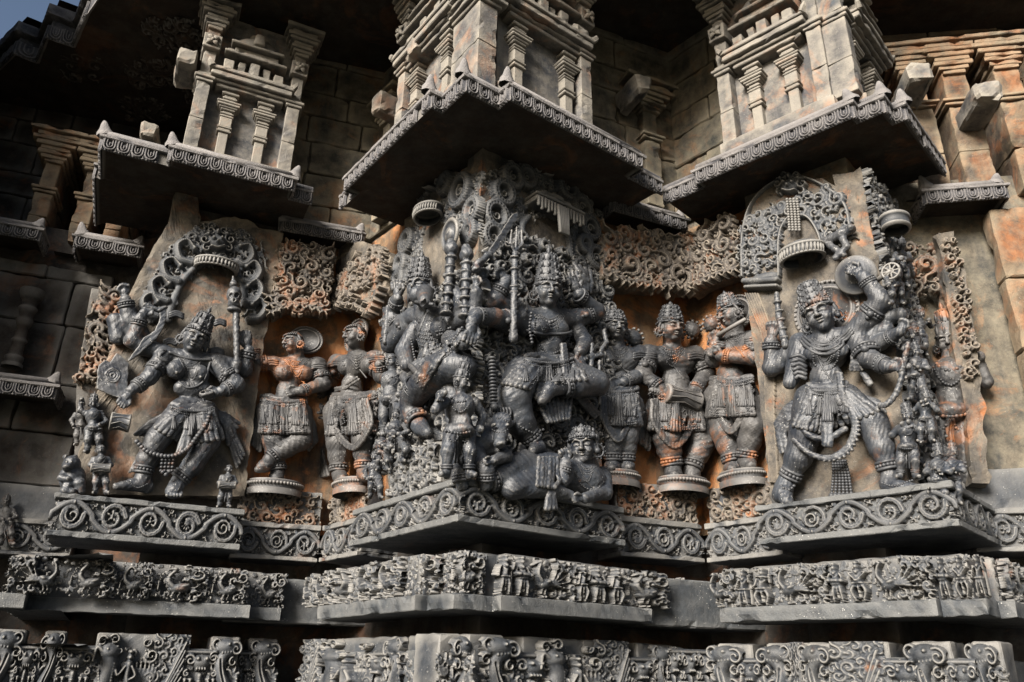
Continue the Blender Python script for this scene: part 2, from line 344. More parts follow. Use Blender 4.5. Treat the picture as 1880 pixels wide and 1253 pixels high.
# ------------------------------------------------------------------ sculpture: signed distance field in a frame, drawn at picture positions with depth
_E = [(a, b) for a in range(8) for b in range(a+1, 8) if bin(a ^ b).count('1') == 1]
def surface_net(f, org, h):
    s = f < 0; cnt = np.zeros(tuple(x-1 for x in f.shape), np.int8)
    sl = [slice(None, -1), slice(1, None)]
    for c in range(8): cnt += s[sl[c & 1], sl[c >> 1 & 1], sl[c >> 2 & 1]]
    act = (cnt > 0) & (cnt < 8); ijk = np.argwhere(act).astype(np.int32); idx = np.full(cnt.shape, -1, np.int32); idx[act] = np.arange(len(ijk), dtype=np.int32)
    vals = [f[ijk[:, 0]+(c & 1), ijk[:, 1]+(c >> 1 & 1), ijk[:, 2]+(c >> 2 & 1)] for c in range(8)]
    acc = np.zeros((len(ijk), 3), np.float32); n = np.zeros(len(ijk), np.float32)
    for a, b in _E:
        va, vb = vals[a], vals[b]; m = (va < 0) != (vb < 0); t = np.where(m, va/np.where(m, va-vb, 1), 0)
        for k in range(3):
            ca, cb = (a >> k) & 1, (b >> k) & 1; acc[:, k] += np.where(m, ca+(cb-ca)*t, 0)
        n += m
    V = org+h*(ijk+acc/n[:, None]); Qs = []
    for ax in range(3):
        o = [x for x in range(3) if x != ax]
        A = [slice(1, -1)]*3; A[ax] = slice(None, -1); B = list(A); B[ax] = slice(1, None)
        sa, sb = s[tuple(A)], s[tuple(B)]; e = np.argwhere(sa != sb)
        if not len(e): continue
        ins = sa[e[:, 0], e[:, 1], e[:, 2]]; e = e+np.array([0 if k == ax else 1 for k in range(3)])
        def cell(p, q):
            x = e.copy(); x[:, o[0]] += p; x[:, o[1]] += q; return idx[x[:, 0], x[:, 1], x[:, 2]]
        q = np.stack((cell(-1, -1), cell(0, -1), cell(0, 0), cell(-1, 0)), 1)
        fl = ins if ax != 1 else ~ins
        q = np.where(fl[:, None], q, q[:, ::-1]); Qs.append(q)
    return V, np.concatenate(Qs)
class Sculpt:
    def __init__(s, fr, crop, box, d0, d1, vox=.005):
        s.fr, s.crop, s.vox = fr, crop, vox; x0, y0, x1, y1 = box
        C = np.array([s.P(x, y, d) for x in (x0, x1) for y in (y0, y1) for d in (d0, d1)])
        s.lo = C.min(0)-.01; s.hi = C.max(0)+.01; s.shape = tuple(((s.hi-s.lo)/vox).astype(int)+2)
        s.f = np.full(s.shape, .2, np.float32); s.G = [(s.lo[k]+np.arange(s.shape[k])*vox).astype(np.float32) for k in range(3)]; s.D = None
    def P(s, x, y, d):
        ox, oy, k = s.crop; return s.fr.px(ox+x*k, oy+y*k, s.fr.base+d/100)
    def r(s, p, r): return r*s.crop[2]/FPX*s.fr.depth(p)
    def _w(s, lo, hi):
        a = np.maximum(0, ((lo-s.lo)/s.vox).astype(int)); b = np.minimum(s.shape, ((hi-s.lo)/s.vox).astype(int)+2)
        return None if (b <= a).any() else tuple(slice(x, y) for x, y in zip(a, b))
    def _put(s, w, d, k, op):
        a = s.f[w]
        if op == 'sub': d = -d; k = -k
        if k == 0 or abs(k) < 1e-6: r = np.minimum(a, d) if op != 'sub' else np.maximum(a, d)
        else:
            kk = abs(k); h = np.clip(.5+.5*((d-a) if op != 'sub' else (a-d))/kk, 0, 1)
            r = d+(a-d)*h-kk*h*(1-h) if op != 'sub' else d+(a-d)*h+kk*h*(1-h)
        s.f[w] = r
    def seg(s, a, b, ra, rb, k=.012, op='add', sq=1.):
        m = max(ra, rb)*max(1, sq)+k+.012; w = s._w(np.minimum(a, b)-m, np.maximum(a, b)+m)
        if w is None: return
        X = s.G[0][w[0]][:, None, None]-a[0]; Y = (s.G[1][w[1]][None, :, None]-a[1]); Z = s.G[2][w[2]][None, None]-a[2]; ba = b-a; q = ba@ba+1e-12
        t = np.clip((X*ba[0]+Y*ba[1]+Z*ba[2])/q, 0, 1)
        d = np.sqrt((X-ba[0]*t)**2+((Y-ba[1]*t)/sq)**2+(Z-ba[2]*t)**2)-(ra+(rb-ra)*t); s._put(w, d.astype(np.float32), k, op)
    def limb(s, *a, k=.012, op='add', sp=False, sq=1.):
        """x,y,d,r repeated, in crop pixels (d in cm)"""
        A = np.array(a, float).reshape(-1, 4)
        if sp and len(A) > 2: A = spline(A, 6*len(A))
        P = [s.P(*q[:3]) for q in A]; R = [s.r(p, q[3]) for p, q in zip(P, A)]
        for i in range(len(A)-1): s.seg(P[i], P[i+1], R[i], R[i+1], k, op, sq)
        return s
    def ell3(s, c, rad_, Rm=None, k=.012, op='add'):
        rad_ = np.asarray(rad_, float); m = rad_.max()+k+.012; w = s._w(c-m, c+m)
        if w is None: return
        X = s.G[0][w[0]][:, None, None]-c[0]; Y = s.G[1][w[1]][None, :, None]-c[1]; Z = s.G[2][w[2]][None, None]-c[2]
        if Rm is None: x, y, z = X, Y, Z
        else: x, y, z = (Rm[0, i]*X+Rm[1, i]*Y+Rm[2, i]*Z for i in range(3))
        k0 = np.sqrt((x/rad_[0])**2+(y/rad_[1])**2+(z/rad_[2])**2); k1 = np.sqrt((x/rad_[0]**2)**2+(y/rad_[1]**2)**2+(z/rad_[2]**2)**2)+1e-9
        s._put(w, (k0*(k0-1)/k1).astype(np.float32), k, op)
    def ell(s, x, y, d, rx, ry, rd=None, rot=0., k=.012, op='add'):
        """ellipsoid; rx, ry in crop pixels, rd in cm, rot degrees clockwise in the picture"""
        c = s.P(x, y, d); a = rad(-rot); Rm = np.array([[math.cos(a), 0, -math.sin(a)], [0, 1, 0], [math.sin(a), 0, math.cos(a)]])
        s.ell3(c, (s.r(c, rx), (rd if rd else .8*min(rx, ry)*s.r(c, 1)*100)/100, s.r(c, ry)), Rm, k, op); return s
    def disc(s, x, y, d, r, th=2., k=.004, **kw): return s.ell(x, y, d, r, r, th, k=k, **kw)
    def plate(s, poly, d, th=1.2, k=.0):
        """flat polygonal plate (crop px polygon) at depth d, thickness cm"""
        Q = np.array([s.P(x, y, d) for x, y in poly]); lo = Q.min(0)-np.array([.02, th/100+.02, .02]); hi = Q.max(0)+np.array([.02, th/100+.02, .02]); w = s._w(lo, hi)
        if w is None: return s
        X = s.G[0][w[0]][:, None]; Z = s.G[2][w[2]][None]; p = Q[:, [0, 2]]; dd = np.full((X.shape[0], Z.shape[1]), 9., np.float32); ins = np.zeros(dd.shape, bool)
        for i in range(len(p)):
            a, b = p[i], p[(i+1) % len(p)]; ba = b-a; t = np.clip(((X-a[0])*ba[0]+(Z-a[1])*ba[1])/(ba@ba), 0, 1); dd = np.minimum(dd, np.hypot(X-a[0]-ba[0]*t, Z-a[1]-ba[1]*t))
            c = ((a[1] > Z) != (b[1] > Z)); xx = (b[0]-a[0])*(Z-a[1])/(b[1]-a[1]+1e-12)+a[0]; ins ^= c & (X < xx)
        d2 = np.where(ins, -dd, dd)[:, None, :]; y = np.abs(s.G[1][w[1]][None, :, None]-Q[0, 1])-th/100
        s._put(w, np.maximum(d2, y).astype(np.float32), k, 'add'); return s
    def head(s, x, y, d, r, yaw=0., roll=0., pitch=18., ears=True, k=.008, beard=False):
        c = s.P(x, y, d); R = s.r(c, r); ya, ro, pi_ = rad(yaw), rad(roll), rad(pitch)
        # columns: right, out, up
        Ry = np.array([[math.cos(ya), math.sin(ya), 0], [-math.sin(ya), math.cos(ya), 0], [0, 0, 1]])
        Rp = np.array([[1, 0, 0], [0, math.cos(pi_), math.sin(pi_)], [0, -math.sin(pi_), math.cos(pi_)]])
        Rr = np.array([[math.cos(ro), 0, math.sin(ro)], [0, 1, 0], [-math.sin(ro), 0, math.cos(ro)]])
        A = Rr@Ry@Rp; s.HR = A; s.HC = c; s.HRr = R
        g = lambda a, b, cc: c+R*(A@np.array([a, b, cc], float))
        e = lambda a, b, cc, ra, rb, rc, kk=.2, op='add': s.ell3(g(a, b, cc), (ra*R, rb*R, rc*R), A, kk*R, op)
        l = lambda p, q, ra, rb, kk=.06, op='add': s.seg(g(*p), g(*q), ra*R, rb*R, kk*R, op)
        e(0, 0, .18, .74, .80, .84); e(0, .16, -.38, .60, .60, .58, .25); e(0, .50, -.74, .24, .24, .2, .15)
        for q in (-1, 1):
            e(q*.30, .74, .12, .25, .14, .15, .04, 'sub'); e(q*.30, .64, .10, .22, .17, .14, .03); l((q*.12, .80, .10), (q*.50, .68, .12), .035, .035, .02)
            l((q*.1, .84, .34), (q*.33, .82, .40), .055, .06, .08); l((q*.33, .82, .40), (q*.58, .58, .30), .06, .04, .08); e(q*.36, .56, -.28, .24, .24, .24, .2)
            if ears: e(q*.74, .0, -.02, .12, .2, .34, .05)
        l((0, .80, .34), (0, 1.0, -.12), .07, .125, .1); e(-.12, .87, -.16, .09, .1, .08, .06); e(.12, .87, -.16, .09, .1, .08, .06)
        l((-.23, .70, -.37), (.23, .70, -.37), .05, .05, .03); e(0, .80, -.35, .17, .10, .055, .03); e(0, .77, -.49, .15, .11, .065, .03); l((-.22, .77, -.425), (.22, .77, -.425), .025, .025, .02, 'sub')
        return s
    def hl(s, a, b, c): return s.HC+s.HRr*(s.HR@np.array([a, b, c], float))
    def hand(s, x, y, d, ang, L, curl=.4, side=1, dd=0., spread=.25, fr=None):
        """palm at wrist (x,y) pointing ang degrees (clockwise from picture up), L = hand length px; side = thumb side (+1 right)"""
        a = rad(ang); ux, uy = math.sin(a), -math.cos(a); vx, vy = -uy*side, ux*side; r = L*.105
        s.ell(x+ux*L*.27, y+uy*L*.27, d+dd*.3, L*.24, L*.31, None, rot=ang, k=.006)
        for i, (o, ln) in enumerate(((-.19, .40), (-.065, .50), (.065, .53), (.19, .47))):
            bx, by = x+ux*L*.46-vx*o*L*-1, y+uy*L*.46-vy*o*L*-1; sx, sy = ux+vx*o*spread*2, uy+vy*o*spread*2
            m1 = (bx+sx*L*ln*.45, by+sy*L*ln*.45, d+dd*.6+curl*1.6, r); c2 = 1-curl
            s.limb(bx, by, d+dd*.45, r*1.1, *m1, bx+sx*L*ln*(.45+.5*c2), by+sy*L*ln*(.45+.5*c2), d+dd+curl*.6, r*.8, k=.003)
        s.limb(x+ux*L*.15+vx*L*.16, y+uy*L*.15+vy*L*.16, d, r*1.2, x+ux*L*.42+vx*L*.36, y+uy*L*.42+vy*L*.36, d+1.2, r, x+ux*L*.62+vx*L*.32, y+uy*L*.62+vy*L*.32, d+1.8, r*.8, k=.004)
        return s
    def surf(s, x, y, d=5.):
        if s.D is None:
            ins = s.f < 0; ny = s.shape[1]; k = ny-1-np.argmax(ins[:, ::-1], axis=1); s.D = np.where(ins.any(1), s.G[1][np.clip(k, 0, ny-1)], np.nan)
        dd = s.fr.base+d/100; s.hit = False
        for it in range(9):
            p = s.fr.px(s.crop[0]+x*s.crop[2], s.crop[1]+y*s.crop[2], dd); i = int((p[0]-s.lo[0])/s.vox+.5); j = int((p[2]-s.lo[2])/s.vox+.5)
            if 0 <= i < s.shape[0] and 0 <= j < s.shape[2] and not np.isnan(s.D[i, j]): dd = .35*dd+.65*s.D[i, j]; s.hit = True
            elif s.hit: dd -= .004; s.hit = it < 8
            else: dd += .015
        return s.fr.px(s.crop[0]+x*s.crop[2], s.crop[1]+y*s.crop[2], dd if s.hit else s.fr.base+d/100)
    def path(s, pts, step, d=None):
        A = resample(spline(np.array(pts, float), 8*len(pts)), step); out = []; last = None
        for q in A:
            if d is not None: out.append(s.P(q[0], q[1], d if len(q) < 3 else q[2])); continue
            p = s.surf(q[0], q[1], 6 if last is None else last)
            if s.hit: last = (p[1]-s.fr.base)*100
            elif last is not None: last = max(1., last-.4); p = s.P(q[0], q[1], last)
            out.append(p)
        out = np.array(out)
        if d is None and len(out) > 4:
            for _ in range(2): out[1:-1, 1] = np.maximum(out[1:-1, 1], (out[:-2, 1]+out[2:, 1])/2)
        return out
    def rib(s, g, pts, r0, r1, lift=.6, k=.003, n=6):
        """cloth rib laid over this body, added to the garment field g"""
        P = s.path(pts, np.hypot(*(np.array(pts[-1], float)-np.array(pts[0], float)))/n)
        for i in range(len(P)-1):
            a, b = P[i].copy(), P[i+1].copy(); t0, t1 = i/(len(P)-1), (i+1)/(len(P)-1); a[1] += lift/100; b[1] += lift/100
            g.seg(a, b, s.r(a, r0+(r1-r0)*t0), s.r(b, r0+(r1-r0)*t1), k, 'add', .75)
    def beads(s, mb, pts, r, d=None, gap=1.75, lift=.0):
        P = s.path(pts, r*gap, d); rr = s.r(P[0], r); P[:, 1] += rr*lift; mb.balls(P, rr); return s
    def cord(s, mb, pts, r, d=None, lift=.2, seg=6, taper=None):
        P = s.path(pts, max(r*1.6, 4), d); rr = s.r(P[0], r); P[:, 1] += rr*lift
        # smooth depth
        for _ in range(2): P[1:-1, 1] = (P[:-2, 1]+2*P[1:-1, 1]+P[2:, 1])/4
        mb.tube(P, rr if taper is None else rr*np.interp(np.linspace(0, 1, len(P)), np.linspace(0, 1, len(taper)), taper), seg); return s
    def bangle(s, mb, x, y, d, x2, y2, d2, R, n=2, r=None, bead=False):
        """n rings round a limb at (x,y,d); the limb runs towards (x2,y2,d2)"""
        p, q = s.P(x, y, d), s.P(x2, y2, d2); ax = (q-p)/np.linalg.norm(q-p); R = s.r(p, R); r = s.r(p, r) if r else R*.16
        e = np.cross(ax, (0, 1, 0)); e = e/np.linalg.norm(e) if np.linalg.norm(e) > .2 else np.array([1., 0, 0]); g = np.cross(ax, e)
        for i in range(n):
            c = p+ax*r*1.9*i; t = np.linspace(0, 2*math.pi, 15); C = c+R*(np.cos(t)[:, None]*e+np.sin(t)[:, None]*g)
            if bead and i == n//2: mb.balls(resample(C, r*2.1)[:-1], r*1.25)
            else: mb.tube(C, r, 5)
        return s
    def mesh(s, name, mat, par, root=None):
        V, Q = surface_net(s.f, s.lo, s.vox); rg = np.random.default_rng(len(name)+s.shape[0])
        for wl, am in ((.07, .0012), (.045, .0010), (.03, .0008), (.02, .0007), (.014, .0005)):
            for _ in range(2): v = rg.normal(size=3); q = rg.normal(size=3); V = V+np.sin(V@(v/np.linalg.norm(v)*2*math.pi/wl)+rg.uniform(0, 6))[:, None]*q/np.linalg.norm(q)*am
        return part(name, V, Q, mat, par, root=root)
# ================================================================== the place: ground, wall cores, roof
random.seed(4); rng = np.random.default_rng(7)
g = MB(); g.add([(-400, -400, 0), (400, -400, 0), (400, 400, 0), (-400, 400, 0)], [(0, 1, 2, 3)])
V, Q, T = g.data(); tag(link('ground', np_mesh('ground', V, Q), 'ground'), kind='structure')
def isect(f1, d1, f2, d2):
    A = np.array([f1.n[:2], f2.n[:2]]); b = np.array([f1.n[:2]@f1.o[:2]+d1, f2.n[:2]@f2.o[:2]+d2]); return np.linalg.solve(A, b)
W2 = lambda f, u, d: f.W(u, d, 0)[:2]
FX = Frame((-3.02, 5.37), 70, -.06); FY = Frame((2.66, 4.36), 100, -.1)
WORLD = Frame((0, 0), 90)            # u = x, d = -y
def wpoly(P): return [(p[0], -p[1]) for p in P]
def wall_line(dm, dr, dx=None, dy=None):
    """plan of the wall, left to right: dm = setback on the bastions, dr = setback in the recesses"""
    dx = dr if dx is None else dx; dy = dr if dy is None else dy
    return [W2(FX, -3.2, dx), W2(FX, .1 if dx < -.5 else .0, dx), W2(FLS, -.8, dm), isect(FLS, dm, FL, dm), W2(FL, 1.06, dm), W2(AL, -.45, dr), isect(AL, dr, BL, dr), W2(BL, .42, dr), W2(FCL, -1.16, dm),
            isect(FCL, dm, FCR, dm), W2(FCR, 1.13, dm), W2(AR, -.56, dr), isect(AR, dr, BR, dr), W2(BR, .48, dr), W2(FR, -1.0, dm), isect(FR, dm, FRS, dm), W2(FRS, .86, dm), W2(FY, -.1 if dy < -.5 else .0, dy), W2(FY, 1.4, dy), W2(FY, 3.2, dy-.3)]
core = thing('temple_wall', 'star shaped stone temple wall standing behind all the carved panels and statues', 'wall', WORLD)
WL = wall_line(-.30, -.16)
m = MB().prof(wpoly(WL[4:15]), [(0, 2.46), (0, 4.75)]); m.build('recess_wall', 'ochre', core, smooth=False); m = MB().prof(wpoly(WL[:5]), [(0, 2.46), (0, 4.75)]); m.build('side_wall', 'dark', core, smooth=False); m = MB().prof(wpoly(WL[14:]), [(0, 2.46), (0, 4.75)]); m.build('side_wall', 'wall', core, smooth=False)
m = MB().prof(wpoly(wall_line(-.40, -.24, -1.3, -.75)), [(0, 4.7), (0, 7.2)]); m.build('upper_wall', 'wall', core, smooth=False)
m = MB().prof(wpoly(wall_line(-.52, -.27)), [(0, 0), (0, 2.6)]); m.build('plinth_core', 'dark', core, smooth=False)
m = MB().prof(wpoly(wall_line(.10, .10)), [(-.3, 1.18), (.0, 1.18), (.06, 1.15), (.06, .9), (.0, .86), (0, .5), (.1, .45), (.1, 0)]); m.build('plinth_course', 'ledge', core, smooth=False)
roof = thing('roof_eave', 'wide overhanging stone roof eave in deep shade above the wall', 'roof', WORLD)
RE = [(-7.5, 6.4), (-4.75, 5.62), (-4.36, 5.32), (-4.22, 5.42), (-3.97, 5.12), (-3.80, 5.22), (-3.5, 4.85), (-2.4, 3.75), (-1.2, 3.45), (-.2, 2.9), (.9, 3.4), (1.9, 3.0), (2.9, 3.5), (4.2, 4.6), (7, 6.)]
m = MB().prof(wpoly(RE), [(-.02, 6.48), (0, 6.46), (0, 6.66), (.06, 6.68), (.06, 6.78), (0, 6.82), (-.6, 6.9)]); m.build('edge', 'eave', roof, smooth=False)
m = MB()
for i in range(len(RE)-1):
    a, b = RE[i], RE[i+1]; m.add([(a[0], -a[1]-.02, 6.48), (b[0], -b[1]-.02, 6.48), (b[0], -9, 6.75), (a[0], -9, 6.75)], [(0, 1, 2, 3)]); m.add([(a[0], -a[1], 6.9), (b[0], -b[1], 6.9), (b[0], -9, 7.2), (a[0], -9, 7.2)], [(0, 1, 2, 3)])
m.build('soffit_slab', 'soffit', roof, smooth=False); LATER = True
# coffers carved in the soffit
CO = []
for i, (x, y) in enumerate(((-3.9, 5.5), (-3.3, 5.6), (-2.9, 5.1), (-3.6, 6.1), (-2.4, 5.5), (-2.9, 5.9))):
    zc = 6.48+.27*(y-4.7)/4.3; CO.append((x, y, zc))
# unseen left bastion, added and shaped to shade the far left recess
t = thing('added_shade_bastion', 'unseen bastion added beyond the left picture edge to shade the left recess', 'wall', WORLD)
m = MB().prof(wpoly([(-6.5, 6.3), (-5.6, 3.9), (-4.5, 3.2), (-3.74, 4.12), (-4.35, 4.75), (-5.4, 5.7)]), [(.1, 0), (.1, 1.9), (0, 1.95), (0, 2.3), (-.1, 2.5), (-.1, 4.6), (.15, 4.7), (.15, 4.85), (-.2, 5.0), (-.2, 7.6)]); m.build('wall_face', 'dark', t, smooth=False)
# ------------------------------------------------------------------ stone blocks of the upper wall
def blocks(fr, u0, u1, z0, z1, d, hs, ws, mat, par, root, sd):
    r = random.Random(sd); z = z0; k = 0
    while z < z1-.05:
        h = min(r.uniform(*hs), z1-z); u = u0-(r.random()*.2 if k % 2 else 0)
        while u < u1-.02:
            wd = r.uniform(*ws); a, b = max(u, u0), min(u+wd, u1)
            if b-a > .05:
                mb = MB(); mb.box(a+.004, b-.004, d-.12, d+r.uniform(-.008, .012), z+.004, z+h-.004, .010, jit=.002)
                V, Q, T = mb.data(); sh = r.uniform(-.02, .02); V[:, 2] += (V[:, 0]-(a+b)/2)*sh*.3
                V = np.array([WORLD_UV(fr, v) for v in V]); part('stone_block', V, Q, mat, par, smooth=False, root=root)
            u += wd
        z += h; k += 1
def WORLD_UV(fr, v):
    p = fr.W(*v); return (p[0], -p[1], p[2])
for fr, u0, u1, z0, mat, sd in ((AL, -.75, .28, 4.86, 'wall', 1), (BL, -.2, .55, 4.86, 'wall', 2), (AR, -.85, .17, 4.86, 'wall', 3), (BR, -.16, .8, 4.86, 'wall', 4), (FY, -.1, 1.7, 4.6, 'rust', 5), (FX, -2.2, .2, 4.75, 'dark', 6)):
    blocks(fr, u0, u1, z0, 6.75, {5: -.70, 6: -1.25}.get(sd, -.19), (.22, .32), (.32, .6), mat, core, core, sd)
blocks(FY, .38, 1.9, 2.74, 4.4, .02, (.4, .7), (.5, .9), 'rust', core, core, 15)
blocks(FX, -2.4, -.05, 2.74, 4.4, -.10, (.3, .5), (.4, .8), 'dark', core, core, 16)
# ------------------------------------------------------------------ generic stepped bastion outline
def outline(fa, fb, ua, pa, na, nb, pb, ub, base, tailb=None, taila=None):
    """left frame fa / right frame fb sharing a corner; pa,pb = set-out of the main faces, base = set-out of the notched corner, na/nb = notch lengths"""
    P = []
    if taila: P += [W2(fa, ua-taila[0], base), W2(fa, ua, base)]
    P += [W2(fa, ua, pa), W2(fa, -na, pa), W2(fa, -na, base), isect(fa, base, fb, base), W2(fb, nb, base), W2(fb, nb, pb), W2(fb, ub, pb)]
    if tailb: P += [W2(fb, ub, pb-tailb[1]), W2(fb, ub+tailb[0], pb-tailb[1])]
    return P
def local(fr, P):
    return [((np.array([p[0], p[1], 0])-fr.o)@fr.u, (np.array([p[0], p[1], 0])-fr.o)@fr.n) for p in P]
# lobe of the eave fringe (shared mesh): hanging U with bead lines
def lobe_mesh(w=.10, h=.13):
    r = Relief(-w*.58, w*.58, -.012, h+.004, .0042, base=-1)
    U = [(-w*.40, h), (-w*.40, h*.42), (-w*.28, h*.16), (0, h*.07), (w*.28, h*.16), (w*.40, h*.42), (w*.40, h)]
    r.stroke(U, w*.095, .018, lift=.004)
    r.stroke([(-w*.2, h), (-w*.2, h*.5), (0, h*.3), (w*.2, h*.5), (w*.2, h)], w*.07, .014, lift=.004)
    r.blob((0, h*.62), w*.07, h*.22, .016, lift=.003)
    r.dots([(-w*.52, h), (-w*.52, .0)], .0095, .006, .014, .004)
    r.rect(-w*.56, w*.56, h*.1, h, .004)
    for k in (-1, -.5, 0, .5, 1): r.blob((k*w*.45, h*.02), w*.11, h*.08, .014)
    V, Q = r.mesh_data(); V = V*np.array([1, -1, 1]); return np_mesh('fringe_lobe', V, Q[:, ::-1])
LOBE = lobe_mesh()
def place_lobes(par, root, fr_par, P, z, w=.10, hs=1.):
    """hang lobes along every outward-facing run of a plan polyline (world xy)"""
    b = BASE[root.name]
    for i in range(len(P)-1):
        a, c = np.array(P[i]), np.array(P[i+1]); L = np.hypot(*(c-a))
        if L < .05: continue
        n = max(1, round(L/w)); t = (c-a)/L; rz = math.atan2(t[1], t[0])
        for k in range(n):
            p = a+t*L*(k+.5)/n; nn = np.array([t[1], -t[0]]); p = p+nn*.001
            q = local(fr_par, [p])[0]
            if random.random() < .05: continue
            o = link('fringe_lobe', LOBE, 'eave', par, loc=(q[0]-b[0], -(q[1]-b[1]), z-b[2]), rz=rz-fr_par.rz, scale=(L/n/.10*.98, 1, hs*random.uniform(.90, 1.05))); o.rotation_euler[1] = random.uniform(-.03, .03)
def horn(mb, u, d, z, du, h=.12, w=.07):
    """upturned corner leaf"""
    prof = [(w, 0), (w*.95, h*.2), (w*.62, h*.45), (w*.42, h*.75), (w*.18, h*.97), (0, h)]
    mb.lathe((u, d, z), prof, (du*.25, .05, 1), 8, .75)
def eave(name, label, fr, P, z, wl=.10, horns=(), mat='eave', k=.68, worn=0):
    t = thing(name, label, 'eave', fr, *[local(fr, [P[len(P)//2]])[0][0]], z, group='stone eaves over the statue panels'); LP = local(fr, P)
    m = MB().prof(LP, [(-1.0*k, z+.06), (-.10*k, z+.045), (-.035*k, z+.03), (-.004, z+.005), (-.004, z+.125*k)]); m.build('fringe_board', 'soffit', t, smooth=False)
    m = MB().prof(LP, [(-.03, z+.118*k), (.02, z+.122*k), (.028, z+.13*k), (.030, z+.155*k), (.022, z+.162*k)]); m.build('lip', mat, t, smooth=False)
    a = np.linspace(-1.1, 2.2, 8); R = .045*k
    m = MB().prof(LP, [(-.02+R*math.cos(x)*.9, z+.195*k+R*math.sin(x)) for x in a]+[(-.16*k, z+.235*k), (-.8*k, z+.30*k)]); ob = m.build('roll_top', mat, t)
    for (u, d, du, h) in horns: mb = MB(); horn(mb, u, d, z+.19*k, du, h*.9, .055); mb.build('corner_horn', mat, t)
    place_lobes(t, t, fr, P, z, wl*.8, hs=k); return t
def hornpts(fr, P, idx, h=.13):
    LP = local(fr, P); return [(LP[i][0], LP[i][1]-.03, s, h) for i, s in idx]
ZE = 4.66
PL = outline(FLS, FL, -.9, .24, .18, .22, .28, 1.03, .20, tailb=(.16, .12))
eave('eave', 'pitted stone eave with beaded fringe above the dancing goddess panel on the left', FL, PL, 4.74, horns=hornpts(FL, PL, ((3, -1), (5, -1), (6, 1))))
PC = outline(FCL, FCR, -1.12, .30, .02, .02, .32, 1.10, .22, tailb=(.32, .12), taila=(.24, .1))
eave('eave', 'large stone eave whose sharp corner juts out over the central statue block', FCR, PC, ZE-.02, horns=hornpts(FCR, PC, ((3, 0), (5, 0), (7, 0)), .15))
PR = outline(FR, FRS, -1.13, .12, .10, .10, .12, .86, .05, taila=(.30, .1))
eave('eave', 'stone eave with dark soffit and long fringed side above the right dancing deity', FR, PR, ZE-.02, horns=hornpts(FR, PR, ((3, -1), (5, 0), (7, 0))))
# short connecting eaves in the recesses and on the far walls
for fr, u0, u1, d, z, lab in ((AL, -.55, .06, .06, 4.66, 'short recessed eave between the left eave and the central eave'), (AR, -.62, .0, .06, 4.62, 'short recessed eave between the central eave and the right eave'), (FY, .0, .47, .10, 4.42, 'small orange stained eave beyond the right eave'),
                               (FX, -.32, .12, .16, 4.46, 'small fringed eave in shade just left of the goddess panel'), (FX, -2.0, -.56, .16, 4.46, 'fringed eave in deep shade at the left picture edge'), (FX, -2.0, -.19, .22, 3.27, 'lower niche eave in the dark left recess')):
    P = [W2(fr, u0, d-.25), W2(fr, u0, d), W2(fr, u1, d), W2(fr, u1, d-.25)]
    eave('eave', lab, fr, P, z, horns=[(u0+.03, d-.03, -1, .13), (u1-.03, d-.03, 1, .10)], k=.62)
place_lobes(roof, roof, WORLD, RE[1:7], 6.47, .12)
# ------------------------------------------------------------------ small towers on the eaves
def stack(mb, u, d, items, dep=.05):
    for w, z0, z1, *r in items: mb.box(u-w/2, u+w/2, d-.12, d+dep*w/.12+(r[0] if r else 0), z0, z1, .005)
PILA = [(.07, .0, .19), (.105, .19, .205), (.085, .205, .225), (.105, .225, .24), (.088, .24, .325), (.10, .325, .338), (.075, .338, .352), (.095, .352, .364), (.07, .364, .385), (.105, .385, .40), (.13, .40, .415), (.16, .415, .435), (.175, .435, .452), (.085, .452, .485), (.105, .485, .505), (.085, .505, .525), (.125, .525, .545), (.10, .545, .565), (.14, .565, .59)]
def flower_block(par, root, u, d, z, s=.13):
    mb = MB(); mb.box(u-s/2, u+s/2, d-.1, d+.085, z, z+s, .006); b = mb.build('flower_block', 'tower', par, smooth=False, root=root)
    BASE[b.name] = BASE[root.name]; mb = MB()
    for k in range(4):
        a = math.pi/4+k*math.pi/2; mb.tube([(u, d+.095, z+s/2), (u+.032*math.cos(a), d+.105, z+s/2+.032*math.sin(a)), (u+.058*math.cos(a), d+.088, z+s/2+.058*math.sin(a))], [.012, .022, .004], 6, .6)
    mb.balls([(u, d+.105, z+s/2)], .016); mb.build('petals', 'tower', b, root=root)
def post(par, root, u, d, z, w=.10, upper=True, flower=True):
    mb = MB().box(u-w/2, u+w/2, d-.15, d+.05, z, z+.27, .004); mb.box(u-w/2+.001, u+w/2-.001, d-.15, d+.049, z+.273, z+.60, .004); mb.build('post', 'tower', par, smooth=False, root=root)
    mb = MB(); mb.box(u-w*.62, u+w*.62, d-.15, d+.065, z+.60, z+.625, .005); mb.box(u-w*.75, u+w*.75, d-.15, d+.08, z+.625, z+.65, .006); mb.box(u-w*.55, u+w*.55, d-.15, d+.06, z+.65, z+.68, .005); mb.build('post_collar', 'tower', par, smooth=False, root=root)
    if upper:
        mb = MB().box(u-w*.45, u+w*.45, d-.15, d+.04, z+.68, z+1.12, .005); mb.build('upper_post', 'tower', par, smooth=False, root=root)
        if flower: flower_block(par, root, u, d, z+.90)
        mb = MB()
        for i, (a, zz) in enumerate(((.55, 1.10), (.72, 1.13), (.9, 1.165), (.75, 1.20), (1.1, 1.235), (1.3, 1.27), (1.0, 1.305), (1.5, 1.35))): mb.box(u-w*a, u+w*a, d-.15, d+.04+.05*a, z+zz, z+zz+.032, .005)
        mb.build('capital', 'tower', par, smooth=False, root=root)
